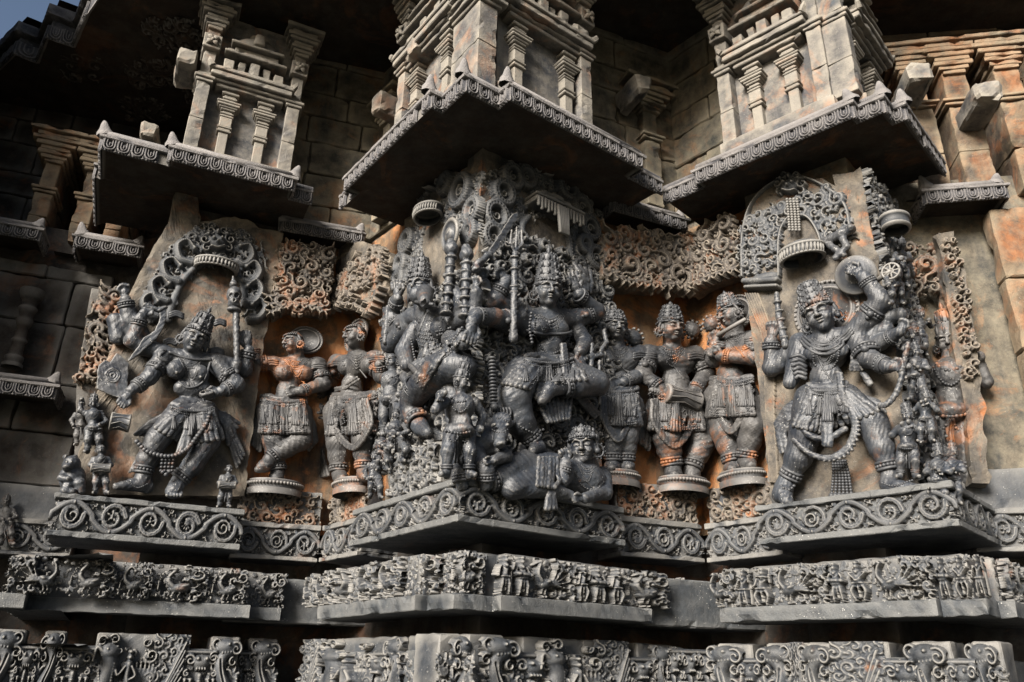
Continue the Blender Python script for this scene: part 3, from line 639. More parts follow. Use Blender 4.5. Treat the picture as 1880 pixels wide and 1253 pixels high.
def tower(label, fr, uc, d, z, posts=(-.33, .33), pil=(-.13, .13), se=(-.30, .30), nbars=5, z2=0., base_scar=None):
    t = thing('wall_tower', label, 'tower', fr, uc, z, d, group='miniature towers carved above the eaves')
    mb = MB().box(uc-.36, uc+.36, d-.4, d-.045, z-.02, z+1.35, .005); mb.build('back_panel', 'tower', t, smooth=False)
    mb = MB().box(uc-.40, uc+.40, d-.4, d+.07, 4.80, z+.012, .006); mb.build('base_course', 'tower', t, smooth=False)
    for p in posts: post(t, t, uc+p, d, z)
    for p in pil:
        mb = MB(); stack(mb, uc+p, d-.02, [(a, b+z+.04, c+z+.04) for a, b, c in PILA]); mb.build('pilaster', 'tower', t, smooth=False)
    a, b = se; mb = MB()
    for w_, z0, z1, dd in ((.02, .60, .63, .05), (.0, .63, .655, .075), (-.03, .655, .70, .11), (-.045, .70, .735, .125)): mb.box(uc+a+w_+.03, uc+b-w_-.03, d-.15, d+dd, z+z0, z+z1, .006)
    for q in (a-.01, b+.01): mb.tube([(uc+q*.95, d+.11, z+.72), (uc+q*1.02, d+.115, z+.75), (uc+q*1.05, d+.11, z+.79)], [.03, .022, .006], 6)
    mb.build('small_eave', 'tower', t, smooth=False)
    n = nbars
    for i in range(n):
        x = uc+a*.62+(b-a)*.62*i/(n-1); wd = .028 if i % 2 else .038
        mb = MB().box(x-wd, x+wd, d-.1, d+(.045 if i % 2 else .07), z+.745, z+.885-(abs(i-(n-1)/2) > 1.6)*.03, .006); mb.build('bar', 'tower', t, smooth=False)
    mb = MB(); mb.box(uc+a*.78, uc+b*.78, d-.15, d+.10, z+.905, z+.93, .006); mb.box(uc+a*.72, uc+b*.72, d-.15, d+.085, z+.93, z+.95, .006); mb.box(uc+a*.55, uc+b*.55, d-.15, d+.05, z+.95, z+1.01, .006); mb.box(uc+a*.66, uc+b*.66, d-.15, d+.10, z+1.01, z+1.035, .006); mb.build('cap_slab', 'tower', t, smooth=False)
    mb = MB(); mb.lathe((uc, d-.02, z+1.035), [(.19, 0), (.18, .04), (.15, .08), (.09, .12), (.05, .13), (.075, .15), (.07, .17), (.02, .19)], seg=14, squash=.6); mb.box(uc-.045, uc+.045, d, d+.12, z+1.04, z+1.15, .01, top=.012); mb.build('domed_roof', 'tower', t)
    return t
ZT = 4.98
tower('pale stone miniature tower with barred roof above the left eave', FL, .645, 0., ZT+.05)
tower('miniature tower facing right on the central bastion, bluish grey', FCR, .50, .05, ZT, posts=(.34,), pil=(-.22, .21), se=(-.38, .36), nbars=6)
tower('miniature tower facing left on the central bastion, cream and sunlit', FCL, -.50, .05, ZT, posts=(-.34,), pil=(.20, -.20), se=(-.38, .36), nbars=6)
tower('pale stone miniature tower with barred roof above the right eave', FR, -.62, -.10, ZT)
t = thing('corner_post', 'tall plain corner post rising from the middle of the central eave', 'post', FCR, 0, ZT, 0)
mb = MB().box(-.07, .075, -.2, .10, 4.8, ZT+.24, .005); mb.box(-.069, .074, -.2, .099, ZT+.243, ZT+.56, .005); mb.build('shaft', 'tower', t, smooth=False)
mb = MB()
for a, zz in ((.09, .56), (.12, .585), (.10, .615), (.13, .64), (.16, .67)): mb.box(-a+.003, a+.003, -.2, a+.03, ZT+zz, ZT+zz+.03, .005)
mb.box(-.075, .08, -.2, .09, ZT+.7, ZT+1.4, .005); mb.build('capital', 'tower', t, smooth=False)
# the side of the right tower and the pilaster rows of the far walls
t = tower('shaded side of the right miniature tower', FRS, .55, -.14, ZT, posts=(-.42,), pil=(-.25, .1), se=(-.35, .3))
def wall_pilaster(label, fr, u, d, z0, z1, w, mat='wall', stub=True, cap=True, sl=.2):
    t = thing('wall_pilaster', label, 'pilaster', fr, u, z0, d, group='plain pilasters of the upper wall')
    zs = z0+(z1-z0)*.45
    B = .75 if fr is FY else 1.2 if fr is FX else .2; mb = MB().box(u-w/2, u+w/2, d-B, d+.07, z0, zs, .006); mb.box(u-w/2+.001, u+w/2-.001, d-B, d+.069, zs+.003, z1, .006); mb.build('shaft', mat, t, smooth=False)
    mb = MB(); mb.box(u-w*.62, u+w*.62, d-.2, d+.09, z1, z1+.025, .005); mb.box(u-w*.7, u+w*.7, d-.2, d+.105, z1+.025, z1+.05, .005); mb.build('collar', mat, t, smooth=False)
    mb = MB().box(u-w*.42, u+w*.42, d-B, d+.05, z1+.05, z1+.55, .005); mb.build('neck', mat, t, smooth=False)
    if cap:
        mb = MB()
        for i, (a, zz) in enumerate(((.55, .28), (.7, .31), (.9, .345), (.8, .385), (1.1, .42), (1.35, .46), (1.15, .50), (1.6, .54))): a = a*.75 if fr is FY else a; mb.box(u-w*a, u+w*a, d-B, d+.05+.06*a, z1+zz, z1+zz+.035, .005)
        mb.build('capital', mat, t, smooth=False)
    return t
def stub(label, fr, u, d, z, w=.15, h=.15, L=.22, mat='tower', hexa=False):
    mb = MB().box(u-w/2, u+w/2, d-(.8 if fr is FY else 1.2 if fr is FX else .2), d+L, z, z+h, .018, jit=.008); V, Q, T = mb.data()
    rr = np.random.default_rng(int(abs(u*1000)+z*100)); V = V+rr.normal(size=V.shape)*.006
    if hexa:
        lo = V[:, 2] < z+h*.5; V[:, 0] = np.where(lo, u+(V[:, 0]-u)*.6, V[:, 0])
    b = np.array([u, d, z]); Vn = (V-b)*np.array([1, -1, 1]); o = link('stone_stub', np_mesh('stone_stub', Vn, np.asarray(Q)[:, ::-1], smooth=False), mat, None, loc=fr.W(u, d, z), rz=fr.rz); roughen(o, .006, .05, .02); tag(o, label, 'stone block', 'square stone stubs jutting from the upper wall')
def at_px(fr, x, y, d): p = fr.px(x, y, d); return p[0], p[2]
u, z = at_px(BL, 697, 330, -.12); wall_pilaster('pilaster in the corner between the left and central towers', BL, .12, -.17, 4.9, 5.55, .13)
wall_pilaster('pilaster in the corner between the central and right towers', AR, -.13, -.17, 4.9, 5.5, .15)
for lab, fr, x, y, d, w, h, L in (('broken cream stone stub left of the central tower', BL, 690, 190, .05, .17, .18, .12), ('broken square stone stub right of the central tower', AR, 1185, 150, .05, .16, .16, .12), ('square stone stub high on the right of the central tower', FCR, 1068, 60, 0., .13, .13, .16), ('square stone stub high on the left of the central tower', FCL, 752, 85, 0., .14, .14, .16),
                                 ('plain stone stub on the left side of the left tower', FL, 345, 98, -.02, .13, .14, .14), ('square stub sticking out right of the right tower', FY, 1690, 130, .1, .17, .15, .16), ('stub on the far right pilaster', FY, 1815, 165, .1, .17, .14, .18), ('greenish cube stub left of the left eave horn', FX, 275, 235, .1, .14, .14, .14), ('rounded stub in shade below the left capital', FX, 200, 290, .1, .15, .13, .12)):
    u, z = at_px(fr, x, y, d+L); stub(lab, fr, u, d, z-h/2, w, h, L, hexa='broken' in lab)
for lab, x0, y0, w in (('tall wall pilaster just right of the right eave', 1718, 300, .17), ('orange stained wall pilaster at the right picture edge', 1800, 300, .19), ('half seen wall pilaster cut off by the right picture edge', 1905, 300, .2)):
    u, z = at_px(FY, x0, y0, -.02); wall_pilaster(lab, FY, u, -.12, 4.58, 5.28, w, 'rust')
for lab, x0, y0, w in (('pale sunlit pilaster left of the left eave', 215, 380, .12), ('brown pilaster in the shaded left recess', 150, 390, .13), ('brown pilaster deep in the left recess, farthest left', 70, 380, .13)):
    u, z = at_px(FX, x0, y0, -.05); wall_pilaster(lab, FX, u, -.16, 4.62, 5.0, w, 'rust')
# ================================================================== plinth friezes: plain stonework (carvings follow)
def ledge_course(name, label, cat, fr, P, prof, mat='ledge', grp=None):
    LP = local(fr, P); u = LP[len(LP)//2][0]; t = thing(name, label, cat, fr, u, prof[0][1], group=grp)
    m = MB().prof(LP, prof); m.build('ledge' if cat != 'pedestal' else 'block', mat, t, smooth=False); return t, LP
ZG = 1.875
GP = {}
OL = outline(FLS, FL, -1.2, .12, .14, .0, .17, 1.16, .17, tailb=(.20, .12))
OC = outline(FCL, FCR, -1.35, .07, .235, .225, .07, 1.27, .0, tailb=(.12, .1), taila=(.12, .1))
OR = outline(FR, FRS, -1.22, .13, .13, .13, .13, 1.0, .06)
for k, fr, P, lab in (('L', FL, OL, 'goose frieze ledge below the goddess panel on the left'), ('C', FCR, OC, 'goose and musician frieze ledge wrapping the central corner'), ('R', FR, OR, 'frieze ledge of geese and small figures on the right')):
    t, LP = ledge_course('goose_frieze', lab, 'frieze', fr, P, [(-.3, ZG), (-.002, ZG), (0, ZG+.004), (0, ZG+.07), (-.006, ZG+.074), (-.07, ZG+.074)], grp='goose friezes')
    LPb = LP; m = MB().prof(LPb, [(-.064, ZG+.07), (-.064, ZG+.27), (-.09, ZG+.285), (-.5, ZG+.285)]); m.build('backing', 'carve', t, smooth=False)
    GP[k] = (t, fr)
# plain recessed blocks between the goose friezes
for fr, u, d, lab in ((AL, .0, .10, 'plain block between the left and central goose friezes'), (AR, .02, .12, 'plain block between the central and right goose friezes')):
    t = thing('plain_block', lab, 'stone block', fr, u, ZG-.01, d); mb = MB().box(u-.55, u+.5, d-.4, d, ZG-.01, ZG+.26, .008); mb.build('face', 'ledge', t, smooth=False)
# pedestals of the four big panels
def pedestal(label, fr, u0, u1, d, z0=2.28, z1=2.50, side=None):
    t = thing('pedestal', label, 'pedestal', fr, (u0+u1)/2, z0, d, group='scroll carved pedestals'); mb = MB()
    mb.box(u0, u1, d-.5, d, z0, z0+.035, .004, jit=.001); mb.build('lower_fillet', 'ledge', t, smooth=False)
    mb = MB().box(u0+.037, u1-.037, d-.5, d-.037, z0+.03, z1-.03, .003); mb.build('core', 'ledge', t, smooth=False)
    mb = MB().box(u0-.002, u1+.002, d-.5, d-.002, z1-.035, z1, .005); mb.build('upper_fillet', 'ledge', t, smooth=False); return t
PED = {}
PED['L'] = pedestal('scroll carved pedestal under the dancing goddess on the left', FL, -.0, 1.07, 0, 2.28, 2.53)
PED['CR'] = pedestal('scroll carved pedestal under the trampling god, right face of the central corner', FCR, .0, 1.15, 0)
PED['CL'] = pedestal('scroll carved pedestal under the boar faced deity, left face of the central corner', FCL, -1.17, -.003, -.003)
PED['R'] = pedestal('scroll carved pedestal under the dancing deity on the right', FR, -1.02, .0, 0)
PED['RS'] = pedestal('shaded side pedestal round the corner at the right', FRS, .003, .82, -.003)
# recess pedestals: two tiers
def recess_ped(label, fr, u0, u1, d=0.):
    t = thing('recess_pedestal', label, 'pedestal', fr, (u0+u1)/2, 2.28, d, group='two tier pedestals in the recesses'); mb = MB()
    mb.box(u0, u1, d-.3, d, 2.26, 2.29, .004); mb.box(u0+.003, u1-.003, d-.3, d-.03, 2.29, 2.47, .003); mb.box(u0, u1, d-.3, d-.001, 2.465, 2.50, .004); mb.box(u0+.01, u1-.01, d-.3, d-.05, 2.5, 2.73, .004); mb.build('block', 'carve', t, smooth=False); return t
PED['AL'] = recess_ped('two tier scroll pedestal under the woman in profile', AL, -.56, -.003)
PED['BL'] = recess_ped('two tier scroll pedestal under the haloed woman', BL, .003, .5)
PED['AR'] = recess_ped('two tier scroll pedestal under the two men right of centre', AR, -.62, -.003)
PED['BR'] = recess_ped('two tier scroll pedestal under the flute player', BR, .003, .54)
PED['FY'] = recess_ped('stacked lotus mouldings in the recess at the far right', FY, -.1, .7)
PED['FX'] = recess_ped('scroll carved pedestal in the dark recess at far left', FX, -1.2, .1)
# bottom frieze: plain back course with gaps; carved blocks come later
ZM0, ZM1 = 1.20, 1.775
# backing slabs behind the four big statues
def back_slab(label, fr, u0, u1, z0, z1, d, arch=None, mat='slab', th=.16, poly=None):
    t = thing('statue_slab', label, 'slab', fr, (u0+u1)/2, z0, d, group='arched backing slabs of the big statues')
    poly = np.array(poly if poly is not None else [(u0, z0), (u1, z0), (u1, z1), (u0, z1)]); n = len(poly)
    V = [(a, d, b) for a, b in poly]+[(a, d-th, b) for a, b in poly]; c = len(V); V += [(poly[:, 0].mean(), d, poly[:, 1].mean())]
    T = [(c, i, (i+1) % n) for i in range(n)]; Q = [(i, i+n, (i+1) % n+n, (i+1) % n) for i in range(n)]
    part('slab', V, Q, mat, t, T, smooth=False); return t
def pxpoly(fr, crop, pts, d): return [tuple(fr.px(crop[0]+x*crop[2], crop[1]+y*crop[2], d)[[0, 2]]) for x, y in pts]
c1 = (60, 380, 470/1052); c2 = (640, 260, 540/1010); c3 = (1340, 300, 540/1057); c4 = (430, 420, 330/827); c5 = (1060, 380, 400/928)
back_slab('pale backing slab of the dancing goddess with a broken upper edge', FL, 0, 1, 2.5, 4.6, -.2, poly=pxpoly(FL, c1, [(870, 1190), (140, 1180), (300, 640), (410, 330), (520, 120), (560, 60), (585, -70), (680, -70), (690, 60), (830, 40), (1030, 110), (1000, 330), (940, 620)], -.2))
back_slab('bluish backing slab on the right face of the central corner', FCR, 0, 1, 2.5, 4.6, -.2, poly=[(.2, 2.48), (1.13, 2.48)]+pxpoly(FCR, c2, [(900, 420), (862, 330), (860, 270), (830, 210), (760, 130), (690, 85), (620, 65), (545, 55)], -.2)+[(.2, 4.70)])
back_slab('cream backing slab on the left face of the central corner', FCL, 0, 1, 2.5, 4.6, -.2, poly=[(-1.1, 2.48), (-.2, 2.48), (-.2, 4.69)]+pxpoly(FCL, c2, [(430, 80), (380, 105), (330, 120), (250, 160), (200, 290), (170, 400)], -.2))
back_slab('warm backing slab of the right dancing deity with a round arched top', FR, 0, 1, 2.5, 4.5, -.2, poly=[(-1.0, 2.48), (-.2, 2.48)]+pxpoly(FR, c3, [(450, 100), (400, 95), (330, 65), (240, 45), (150, 75), (90, 130), (55, 190), (40, 290)], -.2))
back_slab('narrow side slab round the corner of the right panel', FRS, .2, .75, 2.48, 4.5, -.2)
# ================================================================== carved friezes
def relief_obj(name, V, Q): V = V*np.array([1, -1, 1]); return np_mesh(name, V, Q[:, ::-1])
class Nrm:
    """draws in unit coordinates scaled to a tile"""
    def __init__(s, w, h, res=.0036, base=-1, pad=.0):
        s.w, s.h = w, h; s.r = Relief(-pad, w+pad, -pad, h+pad, res, base); s.k = min(w, h)
    def p(s, P): return np.array(P, float)*np.array([s.w, s.h])
    def st(s, P, r, h, lift=0., **kw): s.r.stroke(s.p(P), np.asarray(r)*s.k if np.ndim(r) else r*s.k, h, lift, **kw); return s
    def bl(s, c, rx, rz, h, rot=0., lift=0., flat=0.): s.r.blob(s.p(c), rx*s.k, rz*s.k, h, rad(rot), lift, flat); return s
    def sp(s, c, R, turns, a0, r0, h, sgn=1, lift=0., inner=.15, groove=False): return s.r.spiral(s.p(c), R*s.k, turns, rad(a0), r0*s.k, h, sgn, lift=lift, inner=inner, groove=groove)
    def cut(s, P, r, h): s.r.cut(s.p(P), r*s.k, h); return s
    def dt(s, P, r, h, lift=0., gap=2.): s.r.dots(s.p(P), r*s.k*gap, r*s.k, h, lift); return s
    def tuft(s, p, ang, L, n, h, spread=1.8, lift=0.): s.r.tuft(s.p(p), rad(ang), L*s.k, n, h, spread, lift=lift); return s
    def mesh(s, name, smooth=1):
        s.r.sm(smooth); V, Q = s.r.mesh_data(); V = V-np.array([s.w/2, 0, 0]); return relief_obj(name, V, Q)
def foliage(r, x0, x1, z0, z1, R, h, seed=0, mask=None, lift=0., stem=.25, dense=1.3, fill=True):
    """pack curling tendrils with leaf buds into an area"""
    rg = random.Random(seed); pts = []; tries = 0
    while tries < 900:
        tries += 1; q = rg.uniform(.62, 1.15)*R; c = (rg.uniform(x0+q*.4, x1-q*.4), rg.uniform(z0+q*.4, z1-q*.4))
        if mask and not mask(*c): continue
        if all(math.hypot(c[0]-a, c[1]-b) > (q+p)/dense for a, b, p in pts): pts.append((*c, q))
    # small background leaves first, so no flat ground shows between the curls
    if fill and R > .0305:
        for _ in range(int((x1-x0)*(z1-z0)/(R*.42)**2)):
            c = (rg.uniform(x0, x1), rg.uniform(z0, z1))
            if mask and not mask(*c): continue
            t = rg.uniform(0, 6.28); l = R*rg.uniform(.3, .6); r.stroke([c, (c[0]+l*math.cos(t), c[1]+l*math.sin(t))], [R*.08, R*.16], h*rg.uniform(.2, .5), lift, sp=False)
    small = R < .0301
    if small: stem = stem*1.4
    for a, b, q in pts:
        sg = rg.choice((-1, 1)); a0 = rg.uniform(0, 6.28); hh = h*rg.uniform(.75, 1.1); tn = rg.uniform(1.0, 1.35)
        # scalloped acanthus lobes round the outside of the curl
        for k in range(3 if small else rg.randint(5, 7)):
            t = a0+sg*(.5+k*.62); rr = q*(.98-.05*k); p = (a+rr*math.cos(t), b+rr*math.sin(t)); r.leaf(p, t+sg*.55, q*(.62-.05*k), q*.17, hh*(.85-.05*k), curl=sg*.9, lift=lift)
        n = 16; tt = np.linspace(0, 1, n); rr = q*.9*(1-tt*.80); an = a0+sg*2*math.pi*tn*tt
        P = np.stack((a+rr*np.cos(an), b+rr*np.sin(an)), 1); r.stroke(P, [q*stem*.8, q*stem*1.15, q*stem*.8, q*stem*.5], [hh*.8, hh, hh], lift, sp=False, groove=q > .022, flat=.4)
        r.blob((a+.04*q, b), q*.25, q*.25, hh*1.1, lift=lift)
        # tail of the vine reaching to a neighbour
        t = a0-sg*.2; e = (a+q*.9*math.cos(a0), b+q*.9*math.sin(a0)); r.stroke([e, (e[0]+q*.5*math.cos(a0-sg*1.2), e[1]+q*.5*math.sin(a0-sg*1.2)), (e[0]+q*1.0*math.cos(a0-sg*.8), e[1]+q*1.0*math.sin(a0-sg*.8))], [q*stem*.8, q*stem*.6], hh*.8, lift)
    return pts
# --- vine roundels
def roundel(kind, w=.21, h=.155):
    rv_ = random.Random(kind*7+1); kind, var = kind % 4, kind // 4; j = lambda a: rv_.uniform(-a, a)
    r = Relief(-w*.56, w*.56, -h/2-.002, h/2+.002, .0034, -1); A = h*.43; rv = h*.122
    t = np.linspace(-1, 1, 17); r.stroke([(-w*.54, -h*.10)]+[(x*w*.5, A*math.cos(x*1.45)) for x in t]+[(w*.54, -h*.10)], rv, .036, sp=True, groove=True)
    r.spiral((j(.006), j(.005)), h*(.44+j(.02)), 1.15+j(.12), j(.3), rv*(.95+j(.12)), .034, -1, inner=.42+j(.08), groove=True); foliage(r, -w*.5, w*.5, -h*.5, h*.5, h*.10, .018, 100+rv_.randint(0, 99), dense=.8)
    for q in (-1, 1):
        r.tuft((q*w*.50, -h*.40), math.pi/2-q*.3+math.pi*0, h*.26, 3, .026, 1.6); r.leaf((q*w*.40, -h*.46), math.pi*(.5-q*.25), h*.2, h*.045, .022, q*.6); r.leaf((q*w*.30, h*.44), -math.pi/2+q*.9, h*.18, h*.04, .02, -q*.5)
    r.blob((0, h*.42), h*.055, h*.1, .044)
    if kind == 0:
        for k in range(5):
            a = k*2*math.pi/5+.4; r.blob((h*.11*math.cos(a), h*.11*math.sin(a)), h*.085, h*.05, .030, a)
        r.blob((0, 0), h*.05, h*.05, .036)
    elif kind == 1:
        for k in range(7):
            a = math.pi*(.5+(k-3)*.15); r.stroke([(0, -h*.14), (h*.22*math.cos(a), -h*.10+h*.24*math.sin(a))], [h*.018, h*.04], .030, sp=False)
        r.blob((0, -h*.15), h*.06, h*.05, .034)
    elif kind == 2:
        r.spiral((0, 0), h*.24, 1.3, 2.5, h*.065, .032, 1, inner=.15)
        for k in range(7): a = k*.75; r.blob((h*.23*math.cos(a), h*.23*math.sin(a)), h*.04, h*.04, .026)
    else:
        for k in range(4):
            a = math.pi*(.5+(k-1.5)*.36); r.leaf((0, -h*.1), a, h*.26, h*.05, .03, (k-1.5)*.35)
        r.stroke([(0, -h*.25), (0, .0)], h*.045, .034, sp=False)
    r.sm(); V, Q = r.mesh_data(); return relief_obj('scroll_roundel', V, Q)
ROUND = [roundel(k) for k in range(12)]
def scroll_band(par, fr, u0, u1, d, zc, h, n, start=0, mat='carve'):
    w = (u1-u0)/n; b = BASE[par.name]
    for i in range(n):
        f = 1 if i % 2 == 0 else -1
        link('scroll_roundel', ROUND[(i*5+start*3) % 12], mat, par, loc=(u0+w*(i+.5)-b[0], -(d-b[1]), zc-b[2]), scale=(w/.21, 1., f*h/.155))
scroll_band(PED['L'], FL, .01, 1.06, -.036, 2.405, .185, 5, 2)
scroll_band(PED['CR'], FCR, .01, 1.14, -.036, 2.39, .155, 5, 1)
scroll_band(PED['CL'], FCL, -1.16, -.01, -.039, 2.39, .155, 5, 0)
scroll_band(PED['R'], FR, -1.01, -.01, -.036, 2.39, .155, 5, 3)
scroll_band(PED['RS'], FRS, .02, .80, -.039, 2.39, .155, 4, 1)
for k, f, u0, u1, n in (('AL', AL, -.55, -.01, 3), ('BL', BL, .01, .49, 3), ('AR', AR, -.60, -.01, 3), ('BR', BR, .01, .52, 3), ('FY', FY, -.02, .7, 4), ('FX', FX, -1.2, .08, 6)): scroll_band(PED[k], f, u0, u1, -.032, 2.38, .165, n, n, 'carvew' if k[0] in 'AB' else 'carve')
def foliage_panel(par, fr, u0, u1, d, z0, z1, seed, R=.045, mat='carvew', name='foliage_panel', h=.04, top=None, root=None, base=-1.):
    r = Relief(u0-.01, u1+.01, z0-.01, z1+.01, .004, base); foliage(r, u0, u1, z0, z1, R, h, seed)
    if top: top(r)
    r.sm(); V, Q = r.mesh_data(); V = V+np.array([0, d, 0]); return part(name, V, Q, mat, par, root=root)
for k, f, u0, u1, sd in (('AL', AL, -.55, -.02, 5), ('BL', BL, .02, .49, 6), ('AR', AR, -.6, -.02, 7), ('BR', BR, .03, .5, 8)):
    foliage_panel(PED[k], f, u0, u1, -.052, 2.505, 2.71, sd, .052)
mb = MB()
for z in (2.52, 2.62): # lotus mouldings, far right
    for k in range(7): mb.lathe((-.02+k*.11, -.02, z), [(.05, 0), (.055, .03), (.05, .06), (.02, .09)], (0, .25, 1), 8, .5)
mb.build('lotus_petals', 'carvew', PED['FY']) if 0 else None
# --- birds, musicians, attendants of the middle frieze
def goose(kind, w=.215, h=.205):
    n = Nrm(w, h)
    nk = [(.40, .40), (.31, .55), (.34, .72), (.42, .84)] if kind != 1 else [(.40, .40), (.27, .50), (.25, .68), (.36, .84), (.47, .80)]
    hd = (.40, .87) if kind != 1 else (.50, .74)
    n.bl((.53, .37), .23, .145, .048, 14); n.st(nk, [.085, .065, .055], .042); n.bl(hd, .08, .07, .046)
    bk = [(hd[0]-.06, hd[1]+.0), (hd[0]-.17, hd[1]-.08)] if kind != 1 else [(hd[0]-.01, hd[1]-.04), (hd[0]-.02, hd[1]-.18)]
    n.st(bk, [.04, .018], .04); n.bl((.60, .42), .15, .085, .056, 22)
    for k in range(4): n.cut([(.52+k*.05, .37+k*.005), (.60+k*.045, .50-k*.02)], .012, .012)
    n.cut([(.27, .62), (.40, .66)], .014, .012)
    for q in (.45, .56): n.st([(q, .27), (q-.04, .13), (q+.02, .05), (q-.09, .025)], [.04, .026, .02], .036)
    rg = random.Random(kind)
    if kind != 3: n.dt([(hd[0]-.19, hd[1]-.12), (.15, .5), (.14, .06)], .034, .036, gap=1.6); n.tuft((.14, .12), 90, .16, 3, .024, 2.2)
    n.st([(.66, .40), (.80, .40), (.93, .56)], [.05, .03], .034, groove=True)
    foliage(n.r, w*.58, w*1.02, h*.50, h*1.0, .027, .044, 3+kind, dense=1.12); foliage(n.r, w*.68, w*1.0, h*.02, h*.42, .024, .040, 9+kind, dense=1.12)
    for c, R, a, s_ in (((.82, .74), .15, 200, 1), ((.84, .22), .10, 120, -1)): n.sp(c, R, 1.4, a+rg.uniform(-30, 30), R*.26, .050, s_, groove=True)
    return n.mesh('carved_goose')
def peacock(kind, w=.30, h=.205):
    n = Nrm(w, h); n.bl((.30, .36), .22, .15, .048, 16); n.st([(.22, .42), (.15, .58), (.17, .76), (.22, .86)], [.09, .06, .055], .044); n.bl((.19, .88), .08, .065, .046); n.st([(.16, .87), (.08, .78), (.09, .68)], [.035, .018], .038)
    n.bl((.34, .42), .15, .08, .056, 20)
    for q in (.26, .33): n.st([(q, .26), (q-.03, .13), (q+.02, .05), (q-.05, .025)], [.04, .024], .036)
    for k in range(5):
        a = rad(-4+k*17); L = .48+.02*k; n.st([(.40, .36), (.40+L*.5*math.cos(a), .34+L*.55*math.sin(a)), (.40+L*math.cos(a*1.1), .32+L*1.25*math.sin(a*1.1))], [.045, .036, .02], .040, groove=True)
    foliage(n.r, w*.46, w*1.0, h*.66, h*1.0, .026, .044, 13, dense=1.12); foliage(n.r, w*.82, w*1.02, h*.05, h*.95, .024, .044, 14, dense=1.12); foliage(n.r, w*.45, w*.86, h*.0, h*.24, .022, .040, 15, dense=1.12)
    n.dt([(.09, .66), (.07, .1)], .03, .028, gap=1.7); return n.mesh('carved_peacock')
def figurine(kind, w=.10, h=.21):
    n = Nrm(w, h); k = n.k
    sway = (-.06, .05, .0, .08)[kind % 4]
    n.bl((.5+sway, .86), .17, .20, .050); n.bl((.5+sway, .95), .19, .12, .048); n.st([(.5+sway, .97), (.5+sway*1.3, 1.0)], [.12, .05], .046, sp=False)
    n.st([(.5+sway, .72), (.5+sway*.3, .60), (.5-sway*.5, .50)], [.24, .17, .22], .050); n.bl((.5+sway, .71), .30, .12, .046)
    n.cut([(.33+sway, .76), (.5+sway, .66), (.67+sway, .76)], .03, .008)
    for q in (-1, 1):
        el = (.5+q*.36+sway, .58+.06*(kind % 3)); hand = ((.5+q*.10, .56) if kind in (0, 2) else (.5+q*.44, .80 if q > 0 else .46)); n.st([(.5+q*.26+sway, .72), el, hand], [.11, .085, .075], [.042, .046, .056]); n.bl(hand, .10, .09, .058)
        kn = (.5+q*(.30 if kind in (2, 3) else .20), .27); ft = (.5+q*(.16 if kind in (2, 3) else .22), .04); n.st([(.5+q*.12, .46), kn, ft], [.16, .13, .085], [.046, .052, .040]); n.st([ft, (ft[0]+q*.14, .03)], [.08, .05], .04, sp=False); n.st([(ft[0]-.1, .10), (ft[0]+.1, .10)], .05, .046, sp=False)
    n.st([(.26, .46), (.74, .46)], .08, .056, sp=False); n.dt([(.2, .42), (.5, .34), (.8, .42)], .045, .054, gap=1.7); n.st([(.5, .44), (.5, .12)], [.09, .06], .048, sp=False)
    if kind == 0: n.st([(.16, .55), (.84, .53)], .17, .064, sp=False, flat=.3); n.cut([(.3, .65), (.3, .42)], .025, .012); n.cut([(.7, .65), (.7, .42)], .025, .012)
    if kind == 2: n.bl((.5, .52), .2, .14, .066)
    if kind == 1: n.st([(.92, .05), (.92, .95)], .06, .036, sp=False); n.bl((.92, .9), .12, .1, .04)
    if kind == 3: n.st([(.2, .78), (.95, .74)], .05, .06, sp=False)
    return n.mesh('carved_musician' if kind in (0, 2, 3) else 'carved_attendant')
GOOSE = [goose(k) for k in range(4)]; PEA = [peacock(0)]; FIGR = [figurine(k) for k in range(4)]
for m_ in GOOSE+PEA+FIGR+ROUND: m_.materials.append(M['carve'])
SZ = {'g': (.215, .205), 'p': (.30, .205), 'f': (.10, .21)}
def put(par, fr, me, name, tw, th, x0, x1, yref, d, z0, h, flip=False, mat='carve', dep=1.):
    """carving on face fr between picture columns x0..x1"""
    ua = fr.px(x0, yref, d)[0]; ub = fr.px(x1, yref, d)[0]; b = BASE[par.name]; frp = GPF[par.name]
    wpt = fr.W((ua+ub)/2, d, z0); q = wpt-frp.o
    o = link(name, me, mat, par, loc=(q@frp.u-b[0], -(q@frp.n-b[1]), z0-b[2]), rz=fr.rz-frp.rz, scale=((-1 if flip else 1)*abs(ub-ua)/tw, dep, h/th)); return o
GPF = {GP[k][0].name: GP[k][1] for k in GP}
def row(key, fr, d, ox, k, items, yref=1060):
    par = GP[key][0]
    for it in items:
        c, a, b = it[0], it[1], it[2]; fl = len(it) > 3; v = int(c[1]); me, nm = {'g': (GOOSE, 'carved_goose'), 'p': (PEA, 'carved_peacock'), 'f': (FIGR, 'carved_musician')}[c[0]]
        tw, th = SZ[c[0]]; put(par, fr, me[v % len(me)], nm if not (c == 'f1') else 'carved_attendant', tw, th, ox+a*k, ox+b*k, yref, d-.060, ZG+.074, .205 if c[0] != 'f' else .195, fl, dep=1.2)
K1, K2 = .3404, .3723
row('L', FL, .17, 0, K1, [('p0', 30, 345, 1), ('g0', 345, 625), ('g1', 625, 825), ('g0', 815, 1120), ('g2', 1120, 1345)])
row('L', FL, .05, 0, K1, [('g3', 1360, 1550)])
row('C', FCL, .07, 560, K2, [('g2', 15, 80), ('g1', 75, 150), ('g0', 145, 262, 1), ('g3', 255, 378), ('g1', 370, 505)])
row('C', FCL, .0, 560, K2, [('g0', 505, 690)]); row('C', FCR, .0, 560, K2, [('g2', 690, 868)])
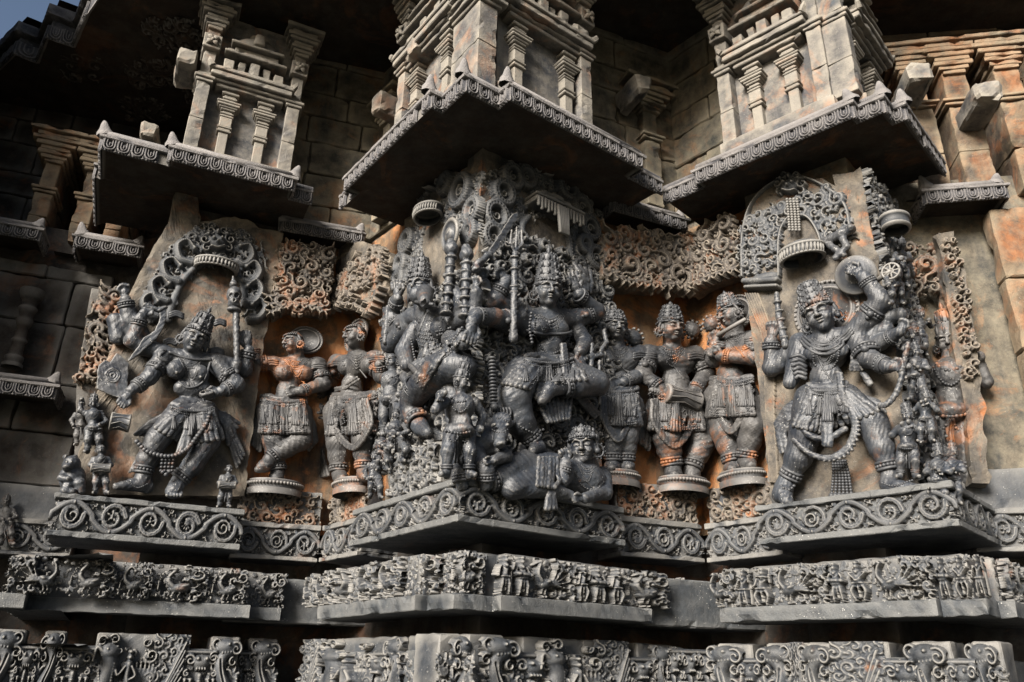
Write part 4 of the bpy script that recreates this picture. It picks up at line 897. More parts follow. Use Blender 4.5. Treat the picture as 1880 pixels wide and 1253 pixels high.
row('C', FCR, .07, 560, K2, [('f1', 915, 1005), ('f0', 1005, 1095), ('p0', 1090, 1320), ('f3', 1310, 1375), ('f0', 1375, 1470), ('f3', 1470, 1550), ('g2', 1540, 1772)]); row('C', FCR, -.03, 560, K2, [('g3', 1780, 1850)])
row('R', FR, .13, 1180, K2, [('g3', 300, 465), ('f1', 468, 545), ('f3', 545, 650), ('p0', 648, 925), ('f0', 920, 1015), ('f2', 1015, 1130), ('p0', 1125, 1445)]); row('R', FR, .06, 1180, K2, [('f0', 1450, 1535), ('f2', 1535, 1625), ('f1', 1630, 1705)])
for i in range(4):
    t_ = GP['R'][0]; q = FRS.W(.25+.2*i, .13-.054, 0)-FR.o; b = BASE[t_.name]; link('carved_goose', GOOSE[i], 'carve', t_, loc=(q@FR.u-b[0], -(q@FR.n-b[1]), ZG+.074-b[2]), rz=FRS.rz-FR.rz)
def frieze_fill(par, fp, fr, u0, u1, d, z0, z1, seed, R=.030, h=.026, mat='carve'):
    r = Relief(u0, u1, z0, z1, .0042, -1); foliage(r, u0, u1, z0, z1, R, h, seed, dense=1.25); r.sm(); V, Q = r.mesh_data(); V = V+np.array([0, d, 0])
    V = np.array([((fr.W(*v)-fp.o)@fp.u, (fr.W(*v)-fp.o)@fp.n, v[2]) for v in V]); part('foliage_ground', V, Q, mat, par)['kind'] = 'stuff'
for k, fr, u0, u1, d, sd in (('L', FL, .0, 1.15, .17, 1), ('L', FL, 1.17, 1.36, .05, 2), ('C', FCL, -1.34, -.24, .07, 3), ('C', FCL, -.23, 0., .0, 4), ('C', FCR, .0, .22, .0, 5), ('C', FCR, .235, 1.26, .07, 6), ('C', FCR, 1.28, 1.38, -.03, 7), ('R', FR, -1.2, -.14, .13, 8), ('R', FR, -.12, .05, .06, 9), ('R', FRS, .14, .98, .13, 10)):
    frieze_fill(GP[k][0], GP[k][1], fr, u0, u1, d-.063, ZG+.078, ZG+.275, 200+sd, R=.022, h=.012)
# --- bottom frieze of makaras, riders and beaded niches (only its upper half is in view)
def makara(kind, w=.20, h=.575):
    n = Nrm(w, h, .0036); n.k = .2
    f = 1
    n.r.rect(0, w, 0, h*.70, .006)
    # coiled trunk / neck
    n.st([(.62, .30), (.46, .40), (.40, .52), (.55, .62), (.66, .72), (.56, .82), (.38, .86)], [.20, .27, .20, .17, .19, .17], [.060, .075, .062, .055, .06]); n.dt([(.86, .36), (.66, .34), (.40, .36), (.16, .48)], .055, .06, .03, 1.6); n.dt([(.86, .32), (.60, .29), (.3, .31), (.1, .42)], .05, .05, .03, 1.6)
    n.cut([(.50, .45), (.46, .55), (.58, .66), (.66, .78)], .03, .014)
    # head, eye, curled snout
    n.bl((.52, .90), .40, .25, .070); n.bl((.46, .925), .08, .08, .086); n.bl((.46, .925), .13, .11, .078); n.sp((.20, .88), .20, 1.4, 60, .075, .062, 1); n.sp((.25, .76), .13, 1.3, 80, .05, .05, -1); n.sp((.82, .93), .20, 1.5, 190, .07, .055, 1, groove=True); n.sp((.88, .80), .15, 1.3, 120, .055, .05, -1)
    for k in range(5): n.r.leaf(n.p((.72+.04*k, .70-.03*k)), rad(40-25*k), .05, .011, .045, .6)
    for k in range(4): n.bl((.36+.09*k, .855-.004*k), .035, .05, .072)
    # lower body, foreleg
    n.bl((.55, .16), .52, .5, .055); n.st([(.4, .2), (.28, .08), (.32, 0)], .14, .06)
    for x in (.06, .94): n.st([(x, 0), (x, .62)], .075, .034, sp=False); n.dt([(x, .0), (x, .60)], .05, .044, .012, 1.8)
    if kind: n.tuft((.75, .60), 60, .5, 5, .04, 2.4)
    n.tuft((.2, .62), 130, .4, 4, .035, 2.); return n.mesh('carved_makara')
def niche(kind, w=.19, h=.50):
    n = Nrm(w, h, .0036); n.k = .19; n.r.rect(0, w, 0, h, .003)
    n.st([(.02, .97), (.98, .97)], .07, .03, sp=False); n.bl((.5, .86), .30, .22, .060)
    for q in (-1, 1):
        n.bl((.5+q*.13, .90), .09, .09, .075); n.sp((.5+q*.34, .88), .17, 1.4, 90-q*90, .06, .05, q, groove=True); n.sp((.5+q*.40, .74), .10, 1.2, 90, .05, .045, -q)
        for x in (.5+q*.26, .5+q*.42): n.st([(x, .0), (x, .66)], .065, .032, sp=False); n.dt([(x, .0), (x, .66)], .055, .046, .006, 1.8); n.bl((x, .68), .10, .05, .048)
    for k in range(4): n.bl((.38+.08*k, .79), .04, .07, .066)
    n.st([(.5, .72), (.5, .3)], [.10, .06], .042, sp=False)
    for k in range(6): n.bl((.5, .66-.07*k), .10-.01*k, .045, .05)
    for k in range(5): n.tuft((.5, .52), -90+(k-2)*30, .16, 1, .035)
    return n.mesh('beaded_niche')
def rider(kind, w=.36, h=.575):
    n = Nrm(w, h, .004); n.k = .36; n.r.rect(0, w, 0, h*.5, .005)
    n.bl((.62, .32), .42, .30, .085, 8); n.st([(.30, .36), (.24, .52), (.30, .70), (.22, .84)], [.20, .16, .13, .12], .075); n.bl((.26, .82), .17, .13, .085); n.st([(.18, .82), (.06, .86), (.03, .74)], [.06, .03], .07); n.sp((.12, .92), .08, 1.4, 30, .028, .06, 1); n.sp((.30, .94), .08, 1.4, 150, .03, .06, -1); n.sp((.40, .84), .07, 1.3, 120, .028, .055, 1); n.bl((.22, .85), .035, .035, .096)
    for k in range(4): n.dt([(.14+.02*k, .44-.06*k), (.28, .38-.06*k), (.44, .44-.05*k)], .020, .085, .0, 1.8)
    n.dt([(.14, .66), (.2, .5), (.12, .36)], .024, .06, .02, 1.7); n.dt([(.36, .72), (.36, .55), (.44, .46)], .022, .06, .02, 1.7)
    n.bl((.58, .78), .06, .055, .085); n.bl((.58, .83), .055, .04, .085); n.st([(.58, .72), (.58, .60), (.62, .52)], [.075, .06, .08], .085); n.st([(.53, .70), (.44, .62), (.40, .66)], .032, .09); n.st([(.63, .70), (.70, .62), (.62, .58)], .032, .09); n.st([(.60, .52), (.50, .42), (.52, .28)], [.06, .045], .105)
    for z in (.52, .44, .2): n.cut([(.5, z-.03), (.62, z), (.82, z-.05)], .01, .012)
    n.cut([(.68, .5), (.66, .1)], .01, .012); n.cut([(.74, .48), (.73, .1)], .01, .012)
    for q in (.42, .60, .80, .9): n.st([(q, .22), (q+.02, .0)], .085, .07, sp=False)
    for k in range(9):
        a = rad(25+k*14); n.r.leaf(n.p((.80, .46)), a, .16, .016, .045, .5-.1*k); 
    n.sp((.90, .80), .11, 1.5, 200, .035, .05, 1, groove=True); n.sp((.80, .92), .07, 1.4, 20, .025, .05, -1); n.sp((.93, .60), .08, 1.4, 160, .028, .05, -1); return n.mesh('elephant_rider')
def frond(kind, w=.20, h=.575):
    n = Nrm(w, h, .0038); n.k = .2; n.r.rect(0, w, 0, h, .004); foliage(n.r, 0, w, h*.36, h, .042, .045, 40+kind)
    for k in range(7): n.st([(.1, .15+.03*k), (.45, .22+.05*k), (.9, .45+.08*k)], [.06, .04], .05)
    n.dt([(.12, .0), (.2, .3), (.05, .6)], .06, .05, .01, 1.7); return n.mesh('foliage_block')
MK = [makara(0), makara(1)]; NI = [niche(0)]; RI = [rider(0)]; FD = [frond(0), frond(1)]
MF = {}
ML = outline(FLS, FL, -1.2, .06, .10, .0, .10, 1.13, .10, tailb=(.22, .10)); MC = outline(FCL, FCR, -1.40, .0, .2, .2, .0, 1.24, -.06, tailb=(.15, .06), taila=(.1, .06)); MR = outline(FR, FRS, -1.03, .06, .12, .12, .06, 1.0, .0)
for k, fr, P, lab in (('L', FL, ML, 'bottom makara frieze with an elephant rider on the left'), ('C', FCR, MC, 'bottom makara frieze wrapping the central corner'), ('R', FR, MR, 'bottom makara frieze below the right deity')):
    t, LP = ledge_course('makara_frieze', lab, 'frieze', fr, P, [(-.3, ZM0), (-.0, ZM0), (.0, ZM0+.02), (-.075, ZM0+.03), (-.075, ZM1-.075), (-.09, ZM1-.07), (-.4, ZM1-.07)], grp='makara friezes'); MF[k] = t; GPF[t.name] = fr
def mrow(key, fr, d, ox, k, items, yref=1205):
    par = MF[key]
    for it in items:
        c, a, b = it[:3]; fl = len(it) > 3; me, nm, tw, th = {'m': (MK, 'carved_makara', .20, .575), 'n': (NI, 'beaded_niche', .19, .50), 'e': (RI, 'elephant_rider', .36, .575), 'f': (FD, 'foliage_block', .20, .575)}[c]
        o = put(par, fr, me[int(a) % len(me)], nm, tw, th, ox+a*k, ox+b*k, yref, d-.078, ZM0, th, fl, dep=.95)
        ua = fr.px(ox+a*k, yref, d)[0]; ub = fr.px(ox+b*k, yref, d)[0]; top = ZM0+th
        if c != 'n':
            mb = MB(); mb.box(min(ua, ub)+.004, max(ua, ub)-.004, d-.30, d-.082, ZM0+.3, top, .008); V, Q, T = mb.data()
            fp = GPF[par.name]; V = np.array([(((fr.W(*v)-fp.o)@fp.u), ((fr.W(*v)-fp.o)@fp.n), v[2]) for v in V]); part('backing_block', V, Q, 'carve', par, smooth=False)
mrow('L', FL, .10, 0, K1, [('m', -90, 110), ('n', 95, 215), ('m', 205, 335), ('n', 320, 505), ('e', 495, 850), ('f', 820, 1012), ('n', 1000, 1180), ('m', 1130, 1298, 1)]); mrow('L', FL, .0, 0, K1, [('n', 1285, 1385), ('m', 1340, 1505, 1)])
mrow('C', FCL, .0, 560, K2, [('f', 0, 100), ('e', 95, 370), ('n', 330, 440), ('m', 425, 505)]); mrow('C', FCL, -.06, 560, K2, [('n', 505, 605), ('m', 600, 700)]); mrow('C', FCR, -.06, 560, K2, [('m', 700, 820)])
mrow('C', FCR, .0, 560, K2, [('m', 850, 1035, 1), ('n', 1020, 1200), ('e', 1120, 1440), ('f', 1420, 1590), ('n', 1580, 1700), ('m', 1690, 1790, 1)]); mrow('C', FCR, -.06, 560, K2, [('m', 1790, 1880, 1)])
mrow('R', FR, .06, 1180, K2, [('m', 330, 510, 1), ('n', 480, 590), ('m', 575, 745), ('f', 735, 800), ('m', 780, 940, 1), ('f', 930, 1195), ('n', 1190, 1400), ('m', 1300, 1510, 1), ('n', 1500, 1640)]); mrow('R', FR, .0, 1180, K2, [('m', 1600, 1760, 1)])
for k, fr, u0, u1, d, sd in (('L', FL, .0, 1.12, .10, 1), ('L', FL, 1.14, 1.34, .0, 2), ('C', FCL, -1.38, -.21, .0, 3), ('C', FCR, .21, 1.28, .0, 4), ('R', FR, -1.08, -.13, .06, 5), ('C', FCR, .0, .2, -.06, 6), ('C', FCL, -.2, 0., -.06, 7), ('R', FR, -.12, .06, .0, 8)):
    frieze_fill(MF[k], GPF[MF[k].name], fr, u0, u1, d-.077, 1.40, ZM1-.078, 300+sd, .030, .020)
t = thing('niche_block', 'shaded beaded column block between the central and right makara friezes', 'stone block', AR, .0, ZM0, .12); GPF[t.name] = AR; MF['N'] = t
mb = MB().box(-.4, .42, -.3, .08, ZM0, ZM1-.03, .008); mb.build('block', 'carve', t, smooth=False)
for k in range(4): put(t, AR, NI[0], 'beaded_niche', .19, .5, 1215+30*k, 1245+30*k, 1200, .082, ZM0, .55)
# carved figures-like scrolls on the soffit of the roof
for i, (x, y, zc) in enumerate(CO):
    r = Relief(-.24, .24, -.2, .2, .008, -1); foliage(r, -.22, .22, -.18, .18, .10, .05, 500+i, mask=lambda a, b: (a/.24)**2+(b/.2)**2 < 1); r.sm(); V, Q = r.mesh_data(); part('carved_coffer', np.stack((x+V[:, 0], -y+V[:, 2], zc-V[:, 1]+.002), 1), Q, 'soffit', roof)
# ================================================================== arches, canopies and parasols behind the statues
class RP:
    """relief drawn at picture positions on the plane of a frame"""
    def __init__(s, fr, crop, box, d, res=.0042, base=-1.):
        s.fr, s.crop, s.d = fr, crop, d; C = np.array([s.q(x, y) for x in (box[0], box[2]) for y in (box[1], box[3])]); lo, hi = C.min(0), C.max(0); s.r = Relief(lo[0], hi[0], lo[1], hi[1], res, base)
        m = ((box[0]+box[2])/2, (box[1]+box[3])/2); s.k = np.linalg.norm(s.q(m[0], m[1]+20)-s.q(m[0], m[1]-20))/40
    def q(s, x, y): return s.fr.px(s.crop[0]+x*s.crop[2], s.crop[1]+y*s.crop[2], s.d)[[0, 2]]
    def qs(s, P): return np.array([s.q(*p) for p in P])
    def st(s, P, r, h, lift=0., **kw): s.r.stroke(s.qs(P), np.asarray(r)*s.k if np.ndim(r) else r*s.k, h, lift, **kw); return s
    def bl(s, c, rx, rz, h, rot=0., lift=0., flat=0.): s.r.blob(s.q(*c), rx*s.k, rz*s.k, h, rad(rot), lift, flat); return s
    def sp(s, c, R, turns, a0, r0, h, sgn=1, lift=0., inner=.15, groove=False): s.r.spiral(s.q(*c), R*s.k, turns, rad(a0), r0*s.k, h, sgn, lift=lift, inner=inner, groove=groove); return s
    def dt(s, P, r, h, lift=0., gap=2.): s.r.dots(s.qs(spline(P, 8*len(P))), r*s.k*gap, r*s.k, h, lift); return s
    def loop(s, c, R, r, h, ang=0., beads=True):
        """thick U loop with a hole and a beaded rim"""
        cc = s.q(*c); a = np.linspace(rad(ang-200), rad(ang+200), 22); P = np.stack((cc[0]+R*s.k*np.cos(a), cc[1]+R*s.k*1.12*np.sin(a)), 1); s.r.stroke(P, r*s.k, h, .0, sp=False, groove=True, flat=.35)
        s.sp(c, R*.5, 1.2, ang, r*.42, h*.7, 1)
        if beads: P2 = np.stack((cc[0]+(R+r*.8)*s.k*np.cos(a), cc[1]+(R*1.12+r*.8)*s.k*np.sin(a)), 1); s.r.dots(P2, r*s.k*.55, r*s.k*.24, h*.55, h*.35)
        return s
    def kirti(s, c, R, h):
        """lion face boss"""
        s.bl(c, R, R*.9, h); cx, cy = c
        for q in (-1, 1):
            s.bl((cx+q*R*.42, cy-R*.15), R*.26, R*.26, h*1.35); s.bl((cx+q*R*.95, cy-R*.7), R*.3, R*.3, h); s.sp((cx+q*R*1.3, cy-R*.2), R*.55, 1.4, 90, R*.18, h*.8, q); s.sp((cx+q*R*.7, cy-R*1.1), R*.4, 1.3, 270, R*.15, h*.8, -q); s.sp((cx+q*R*1.1, cy+R*.6), R*.4, 1.3, 90, R*.14, h*.7, -q)
        s.bl((cx, cy+R*.2), R*.25, R*.2, h*1.5); s.st([(cx-R*.7, cy+R*.55), (cx, cy+R*.75), (cx+R*.7, cy+R*.55)], R*.14, h*1.15); s.bl((cx, cy-R*.9), R*.3, R*.5, h*1.1)
        return s
    def fol(s, box, R, h, seed, mask=None, dense=1.25, stem=.27):
        a, b = s.q(box[0], box[3]), s.q(box[2], box[1]); inv = lambda u, z: inv_crop(s, u, z)
        foliage(s.r, min(a[0], b[0]), max(a[0], b[0]), a[1], b[1], R*s.k, h, seed, (lambda u, z: mask(*inv(u, z))) if mask else None, dense=dense, stem=stem); return s
    def build(s, name, mat, par, sm=1, root=None):
        s.r.sm(sm); V, Q = s.r.mesh_data(); return part(name, V+np.array([0, s.d, 0]), Q, mat, par, root=root)
def inv_crop(s, u, z):
    x, y = inv_px(s.fr.W(u, s.d, z)); return (x-s.crop[0])/s.crop[2], (y-s.crop[1])/s.crop[2]
def inpoly(poly):
    P = np.array(poly, float)
    def f(x, y):
        c = False; n = len(P)
        for i in range(n):
            a, b = P[i], P[(i+1) % n]
            if (a[1] > y) != (b[1] > y) and x < (b[0]-a[0])*(y-a[1])/(b[1]-a[1])+a[0]: c = not c
        return c
    return f
def arch(label, fr, crop, box, d, draw, mat='carve', extra=None):
    c = fr.px(crop[0]+(box[0]+box[2])/2*crop[2], crop[1]+box[3]*crop[2], d); t = thing('carved_arch', label, 'arch', fr, c[0], c[2], d, group='carved arches over the big statues')
    r = RP(fr, crop, box, d); draw(r); r.build('scrollwork', mat, t); return t
def parasol(par, fr, crop, x, y, d, rx, h, mat='carve', dome=True, root=None):
    """fringed drum shaped parasol; x,y = middle of the lower rim"""
    p = fr.px(crop[0]+x*crop[2], crop[1]+y*crop[2], fr.base+d/100); k = crop[2]/FPX*fr.depth(p); R = rx*k; H = h*k
    mb = MB().lathe(p, [(R*.85, -H*.02), (R, 0), (R, H*.10), (R*.955, H*.12), (R*.955, H*.62), (R*1.04, H*.66), (R*1.04, H*.8), (R*.9, H*.86), (R*.82, H*1.0), (R*.5, H*1.25 if dome else H*1.02), (R*.15, H*1.35 if dome else H*1.05), (0.001, H*1.36 if dome else H*1.05)], seg=28, squash=.75)
    o = mb.build('parasol', mat, par, root=root); BASE[o.name] = BASE[(root or par).name]; mb = MB(); n = 17
    for i in range(n):
        a = math.pi*(i+.5)/n; c = p+np.array([R*.97*math.cos(a), R*.75*.97*math.sin(a), 0]); mb.tube([c+np.array([0, 0, H*.62]), c+np.array([0, .004, H*.35]), c+np.array([0, .002, H*.05])], [R*.05, R*.07, R*.03], 5)
    mb.build('fringe', mat, o, root=root or par); return o
def draw_L(r):
    f = inpoly([(440, 470), (470, 330), (540, 200), (620, 120), (740, 80), (850, 100), (930, 180), (965, 300), (960, 460), (880, 450), (860, 330), (820, 260), (690, 250), (610, 330), (560, 470)]); r.fol((430, 70, 975, 475), 24, .038, 71, f)
    r.st([(556, 470), (575, 400), (610, 320), (660, 262), (700, 240)], [16, 14, 12], .045, flat=.4); r.st([(838, 262), (858, 330), (865, 380)], [12, 14], .045, flat=.4)
    SS = [[(652, 240), (606, 222), (596, 168), (634, 148), (664, 182)], [(598, 318), (550, 296), (536, 242), (574, 222), (606, 254)], [(552, 396), (504, 376), (490, 322), (526, 298), (560, 328)], [(512, 462), (468, 442), (454, 392), (486, 368), (514, 400)], [(842, 232), (868, 246), (902, 214), (888, 168), (850, 172)], [(862, 312), (904, 318), (934, 276), (910, 236), (876, 256)], [(872, 400), (914, 398), (940, 350), (914, 312), (880, 336)], [(890, 468), (930, 462), (956, 420), (930, 388), (898, 412)]]
    for P in SS: r.st(P, [19, 18, 15, 9], [.066, .062, .056], groove=True); r.dt(P, 3.6, .024, .048, 1.9); r.bl(P[-1], 12, 12, .07)
    r.fol((450, 330, 560, 470), 20, .035, 3); r.fol((640, 95, 700, 180), 20, .04, 4); r.fol((820, 110, 900, 200), 20, .04, 5); r.dt([(700, 75), (600, 140), (520, 250), (450, 390)], 5, .03); r.dt([(830, 100), (910, 170), (950, 280), (960, 420)], 5, .03)
    r.kirti((757, 155), 40, .085)
tL = arch('serpent loop arch with lion mask over the dancing goddess', FL, c1, (430, 60, 980, 480), -.202, draw_L); parasol(tL, FL, c1, 752, 262, 6, 86, 45)
def draw_CR(r):
    f = inpoly([(465, 400), (470, 120), (560, 65), (700, 70), (800, 150), (860, 260), (870, 460), (770, 450), (760, 330), (720, 260), (620, 255), (590, 300), (585, 400)]); r.fol((460, 65, 875, 465), 18, .030, 72, f)
    for c, R, a in (((553, 128), 27, 110), ((522, 185), 27, 150), ((497, 262), 30, 160), ((487, 335), 26, 170), ((600, 130), 24, 90), ((742, 165), 27, 60), ((790, 232), 27, 30), ((818, 305), 27, 10), ((838, 405), 27, 0), ((800, 360), 18, 180)): r.loop(c, R+3, 13, .065, a)
    r.fol((600, 95, 740, 170), 17, .04, 6); r.fol((520, 200, 600, 330), 14, .03, 7); r.fol((745, 180, 800, 420), 14, .035, 8)
    r.st([(590, 330), (592, 290), (612, 265)], 10, .04, flat=.4); r.st([(725, 290), (748, 330), (755, 400)], [10, 10], .04, flat=.4); r.dt([(735, 300), (752, 350), (757, 410)], 5, .05)
    r.kirti((675, 108), 30, .07)
tCR = arch('arch of beaded ring loops over the trampling god, right face of the corner', FCR, c2, (455, 60, 880, 470), -.202, draw_CR)
mb = MB()  # little stepped roof below the mask
for i, (w_, z0, z1, dd) in enumerate(((.20, 0, .035, .14), (.21, .035, .055, .15), (.165, .055, .085, .12), (.13, .085, .115, .10), (.09, .115, .15, .08))):
    p = FCR.px(c2[0]+682*c2[2], c2[1]+262*c2[2], -.2); mb.box(p[0]-w_, p[0]+w_, -.2, -.2+dd, p[2]+z0, p[2]+z1, .006)
mb.build('stepped_roof', 'carve', tCR, smooth=False); mb = MB()
for i in range(15): mb.tube([(p[0]-.19+.027*i, -.055, p[2]+.02), (p[0]-.19+.027*i, -.055, p[2]-.05-.02*(i % 2))], [.010, .012], 5)
for j in range(6): mb.tube([(p[0]-.04+.016*j, -.04, p[2]), (p[0]-.03+.012*j, -.03, p[2]-.2)], [.012, .014], 5)
mb.build('hanging_fringe', 'carve', tCR)
def draw_CL(r):
    f = inpoly([(175, 510), (180, 380), (230, 150), (330, 100), (455, 110), (465, 420), (400, 300), (300, 250), (260, 330), (250, 500)]); r.fol((172, 95, 468, 515), 18, .030, 73, f)
    for c, R, a in (((398, 175), 36, 100), ((440, 245), 26, 60), ((345, 150), 22, 120), ((430, 320), 20, 60), ((213, 350), 26, 150), ((190, 430), 24, 150), ((185, 480), 20, 150)): r.loop(c, R+3, 14, .065, a)
    r.fol((240, 100, 350, 215), 18, .05, 11); r.fol((190, 300, 260, 500), 15, .04, 12); r.fol((330, 200, 420, 280), 14, .035, 13); r.dt([(370, 125), (430, 130), (455, 200), (462, 330)], 5, .035); r.kirti((292, 150), 28, .08)
tCL = arch('sunlit arch of ring loops over the boar faced deity, left face of the corner', FCL, c2, (170, 90, 470, 520), -.202, draw_CL); parasol(tCL, FCL, c2, 272, 262, 10, 62, 42)
RO = [(40, 420), (45, 260), (70, 160), (130, 85), (210, 48), (290, 55), (370, 95), (420, 150), (440, 250), (440, 330), (340, 330), (325, 260), (290, 200), (250, 180), (205, 205), (180, 270), (180, 420)]
def draw_R(r):
    f = inpoly(RO); r.fol((45, 50, 440, 420), 25, .046, 21, f, dense=1.25, stem=.24); r.fol((45, 50, 440, 420), 13, .036, 22, f, dense=1.0, stem=.3)
    r.st([(50, 410), (52, 260), (78, 160), (135, 92), (215, 55), (290, 62), (370, 105), (420, 160), (438, 240)], 7, .04); r.st([(183, 410), (184, 275), (208, 212), (250, 186)], 7, .045); r.st([(250, 186), (292, 206), (326, 262), (338, 320)], 7, .045)
    r.kirti((225, 88), 34, .07); r.bl((120, 420), 60, 22, .05); r.st([(60, 430), (175, 425)], 12, .055, sp=False, flat=.5); r.st([(70, 455), (180, 450)], 9, .07, sp=False, flat=.5)
tR = arch('round arch of dense pierced scrollwork over the right dancing deity', FR, c3, (35, 35, 450, 470), -.202, draw_R); parasol(tR, FR, c3, 262, 348, 9, 82, 55)
mb = MB(); S0 = Sculpt(FR, c3, (200, 100, 300, 280), -2, 10, .02)
for j in range(4):
    x = 205+12*j
    S0.beads(mb, [(x, 130), (x+5, 180), (x+9, 240)], 6, d=5+1.5*(1.5-abs(j-1.5)), gap=1.5)
mb.build('hanging_tassel', 'carve', tR)
parasol(tR, FRS, c3, 585, 352, 12, 42, 40, root=None) if False else None
# canopies of foliage above the recess figures
def canopy(label, parts_, mat='carvew'):
    fr, crop, poly, d, seed, R = parts_[0]; c = np.mean(poly, 0); q = fr.px(crop[0]+c[0]*crop[2], crop[1]+c[1]*crop[2], d); t = thing('foliage_canopy', label, 'canopy', fr, q[0], q[2], d, group='carved foliage canopies in the recesses')
    for fr, crop, poly, d, seed, R in parts_:
        pl = np.array(poly, float); uz = pxpoly(fr, crop, poly, d); n = len(uz); V = [(a, d, b) for a, b in uz]+[(a, d-.14, b) for a, b in uz]; cc = np.mean(uz, 0); V.append((cc[0], d, cc[1]))
        V = np.array(V); T_ = [(2*n, i, (i+1) % n) for i in range(n)]; Q_ = [(i, i+n, (i+1) % n+n, (i+1) % n) for i in range(n)]
        fp = parts_[0][0]; cv = lambda A: np.array([((fr.W(*v)-fp.o)@fp.u, (fr.W(*v)-fp.o)@fp.n, v[2]) for v in A]) if fr is not fp else A
        part('canopy_block', cv(V), Q_, 'slab', t, T_, smooth=False)
        r = RP(fr, crop, (pl[:, 0].min()-12, pl[:, 1].min()-12, pl[:, 0].max()+12, pl[:, 1].max()+16), d); f = inpoly(poly); bx = (pl[:, 0].min(), pl[:, 1].min(), pl[:, 0].max(), pl[:, 1].max())
        r.fol(bx, R*1.2, .08, seed, f, dense=1.25, stem=.25); r.fol(bx, R*.6, .05, seed+1, f, dense=1.15, stem=.28)
        # leafy pendants along the lower edge
        e = sorted([p for p in poly if p[1] > c[1]], key=lambda p: p[0]); E_ = resample(np.array(e, float), R*1.0)
        for x, y in E_:
            for k in range(4): r.r.leaf(r.q(x, y-12), rad(-90+(k-1.5)*38), 30*r.k, 7.5*r.k, .08, (k-1.5)*.4)
        r.r.sm(1); V, Q = r.r.mesh_data(); part('foliage', cv(V+np.array([0, d, 0])), Q, mat, t)
    return t
canopy('foliage canopy over the two women left of centre', [(AL, c4, [(215, 70), (300, 75), (400, 85), (470, 90), (440, 230), (410, 395), (370, 380), (300, 365), (235, 370), (172, 405), (160, 330), (200, 230)], .03, 31, 34), (BL, c4, [(470, 90), (520, 58), (600, 62), (680, 95), (720, 120), (690, 300), (650, 400), (600, 360), (540, 350), (480, 365), (420, 395), (440, 230)], .03, 33, 30)])
canopy('foliage canopy over the three men right of centre', [(AR, c5, [(100, 120), (180, 120), (300, 120), (440, 140), (455, 250), (460, 370), (400, 345), (330, 350), (250, 340), (180, 330), (130, 300), (100, 220)], .05, 35, 34), (BR, c5, [(445, 130), (540, 70), (640, 35), (685, 110), (690, 280), (640, 290), (570, 320), (500, 350), (465, 370), (450, 250)], .03, 37, 32)])
t = thing('foliage_strip', 'stained foliage strip beside the shields left of the goddess', 'carving', FL, -.1, 3.3, -.32)
r = RP(FL, c1, (165, 320, 400, 770), -.32); f = inpoly([(250, 330), (340, 360), (380, 500), (390, 700), (350, 760), (180, 710), (200, 560)]); r.fol((165, 330, 400, 765), 34, .06, 51, f, dense=1.05); r.fol((165, 330, 400, 765), 15, .04, 52, f, dense=.9, stem=.28)
for i in range(12): y = 350+32*i; r.r.leaf(r.q(330-i*2, y), rad(175), 60*r.k, 9*r.k, .055, -.5)
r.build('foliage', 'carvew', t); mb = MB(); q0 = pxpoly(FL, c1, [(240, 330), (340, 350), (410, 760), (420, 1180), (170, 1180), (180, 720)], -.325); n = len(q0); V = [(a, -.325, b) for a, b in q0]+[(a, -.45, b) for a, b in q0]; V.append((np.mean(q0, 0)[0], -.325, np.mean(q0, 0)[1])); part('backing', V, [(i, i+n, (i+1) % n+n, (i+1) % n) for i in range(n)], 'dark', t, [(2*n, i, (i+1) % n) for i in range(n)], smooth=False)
# carved ground between the crowded figures of the central corner
for fr, box, poly, sd, lab in ((FCR, (440, 330, 910, 1110), [(450, 380), (600, 330), (760, 400), (880, 450), (905, 700), (900, 1000), (700, 1100), (460, 1100)], 81, 'scroll covered ground behind the trampling god'), (FCL, (90, 400, 470, 1150), [(170, 420), (260, 420), (300, 300), (460, 330), (450, 1140), (110, 1140), (100, 700)], 82, 'scroll covered ground behind the boar faced deity')):
    t = thing('scroll_ground', lab, 'carving', fr, (.5 if fr is FCR else -.5), 2.5, -.2); r = RP(fr, c2, box, -.201); r.fol(box, 34, .07, sd, inpoly(poly), dense=1.25); r.fol(box, 18, .05, sd+5, inpoly(poly), dense=1.1); r.build('foliage', 'carve', t)
r = RP(FR, c3, (30, 420, 200, 1180), -.201); 
for i in range(6): r.st([(60+i*9, 470), (95+i*9, 560), (125+i*8, 650), (135+i*6, 900), (150+i*6, 1150)], 4.5, .03)
t = thing('carved_scarf', 'long carved scarf lines on the left edge of the right panel', 'carving', FR, -.95, 2.6, -.2); r.build('folds', 'slab', t)
# ================================================================== statues: shared ornaments
def lerp(a, b, t): return tuple(x+(y-x)*t for x, y in zip(a, b))
def drape(s, g, A, B, C, D, n, r0, r1, lift=.7, k=.003, bow=0.):
    """ribbed cloth over body s, drawn into garment field g: n ribs from the line A-B to the line C-D"""
    for i in range(n):
        t = (i+.5)/n; a, c = lerp(A, B, t), lerp(C, D, t); m = ((a[0]+c[0])/2+bow, (a[1]+c[1])/2); s.rib(g, [a, m, c], r0, r1, lift+(i % 2)*.35, k)
def fan(s, A, B, C, D, n, d0, d1, r0, r1, k=.003, bow=0.):
    """free hanging ribbed cloth between depths d0 and d1"""
    for i in range(n):
        t = (i+.5)/n; a, c = lerp(A, B, t), lerp(C, D, t); m = ((a[0]+c[0])/2+bow, (a[1]+c[1])/2)
        s.limb(a[0], a[1], d0, r0, m[0], m[1], (d0+d1)/2+.5, (r0+r1)/2, c[0], c[1], d1+(i % 2)*.5, r1, k=k)
def J(s, name, fn, *a, **kw):
    mb = MB(); fn(mb, *a, **kw); o = mb.build(name, s.mat+'j', s.t)
    if o: o['kind'] = 'stuff'
    return o
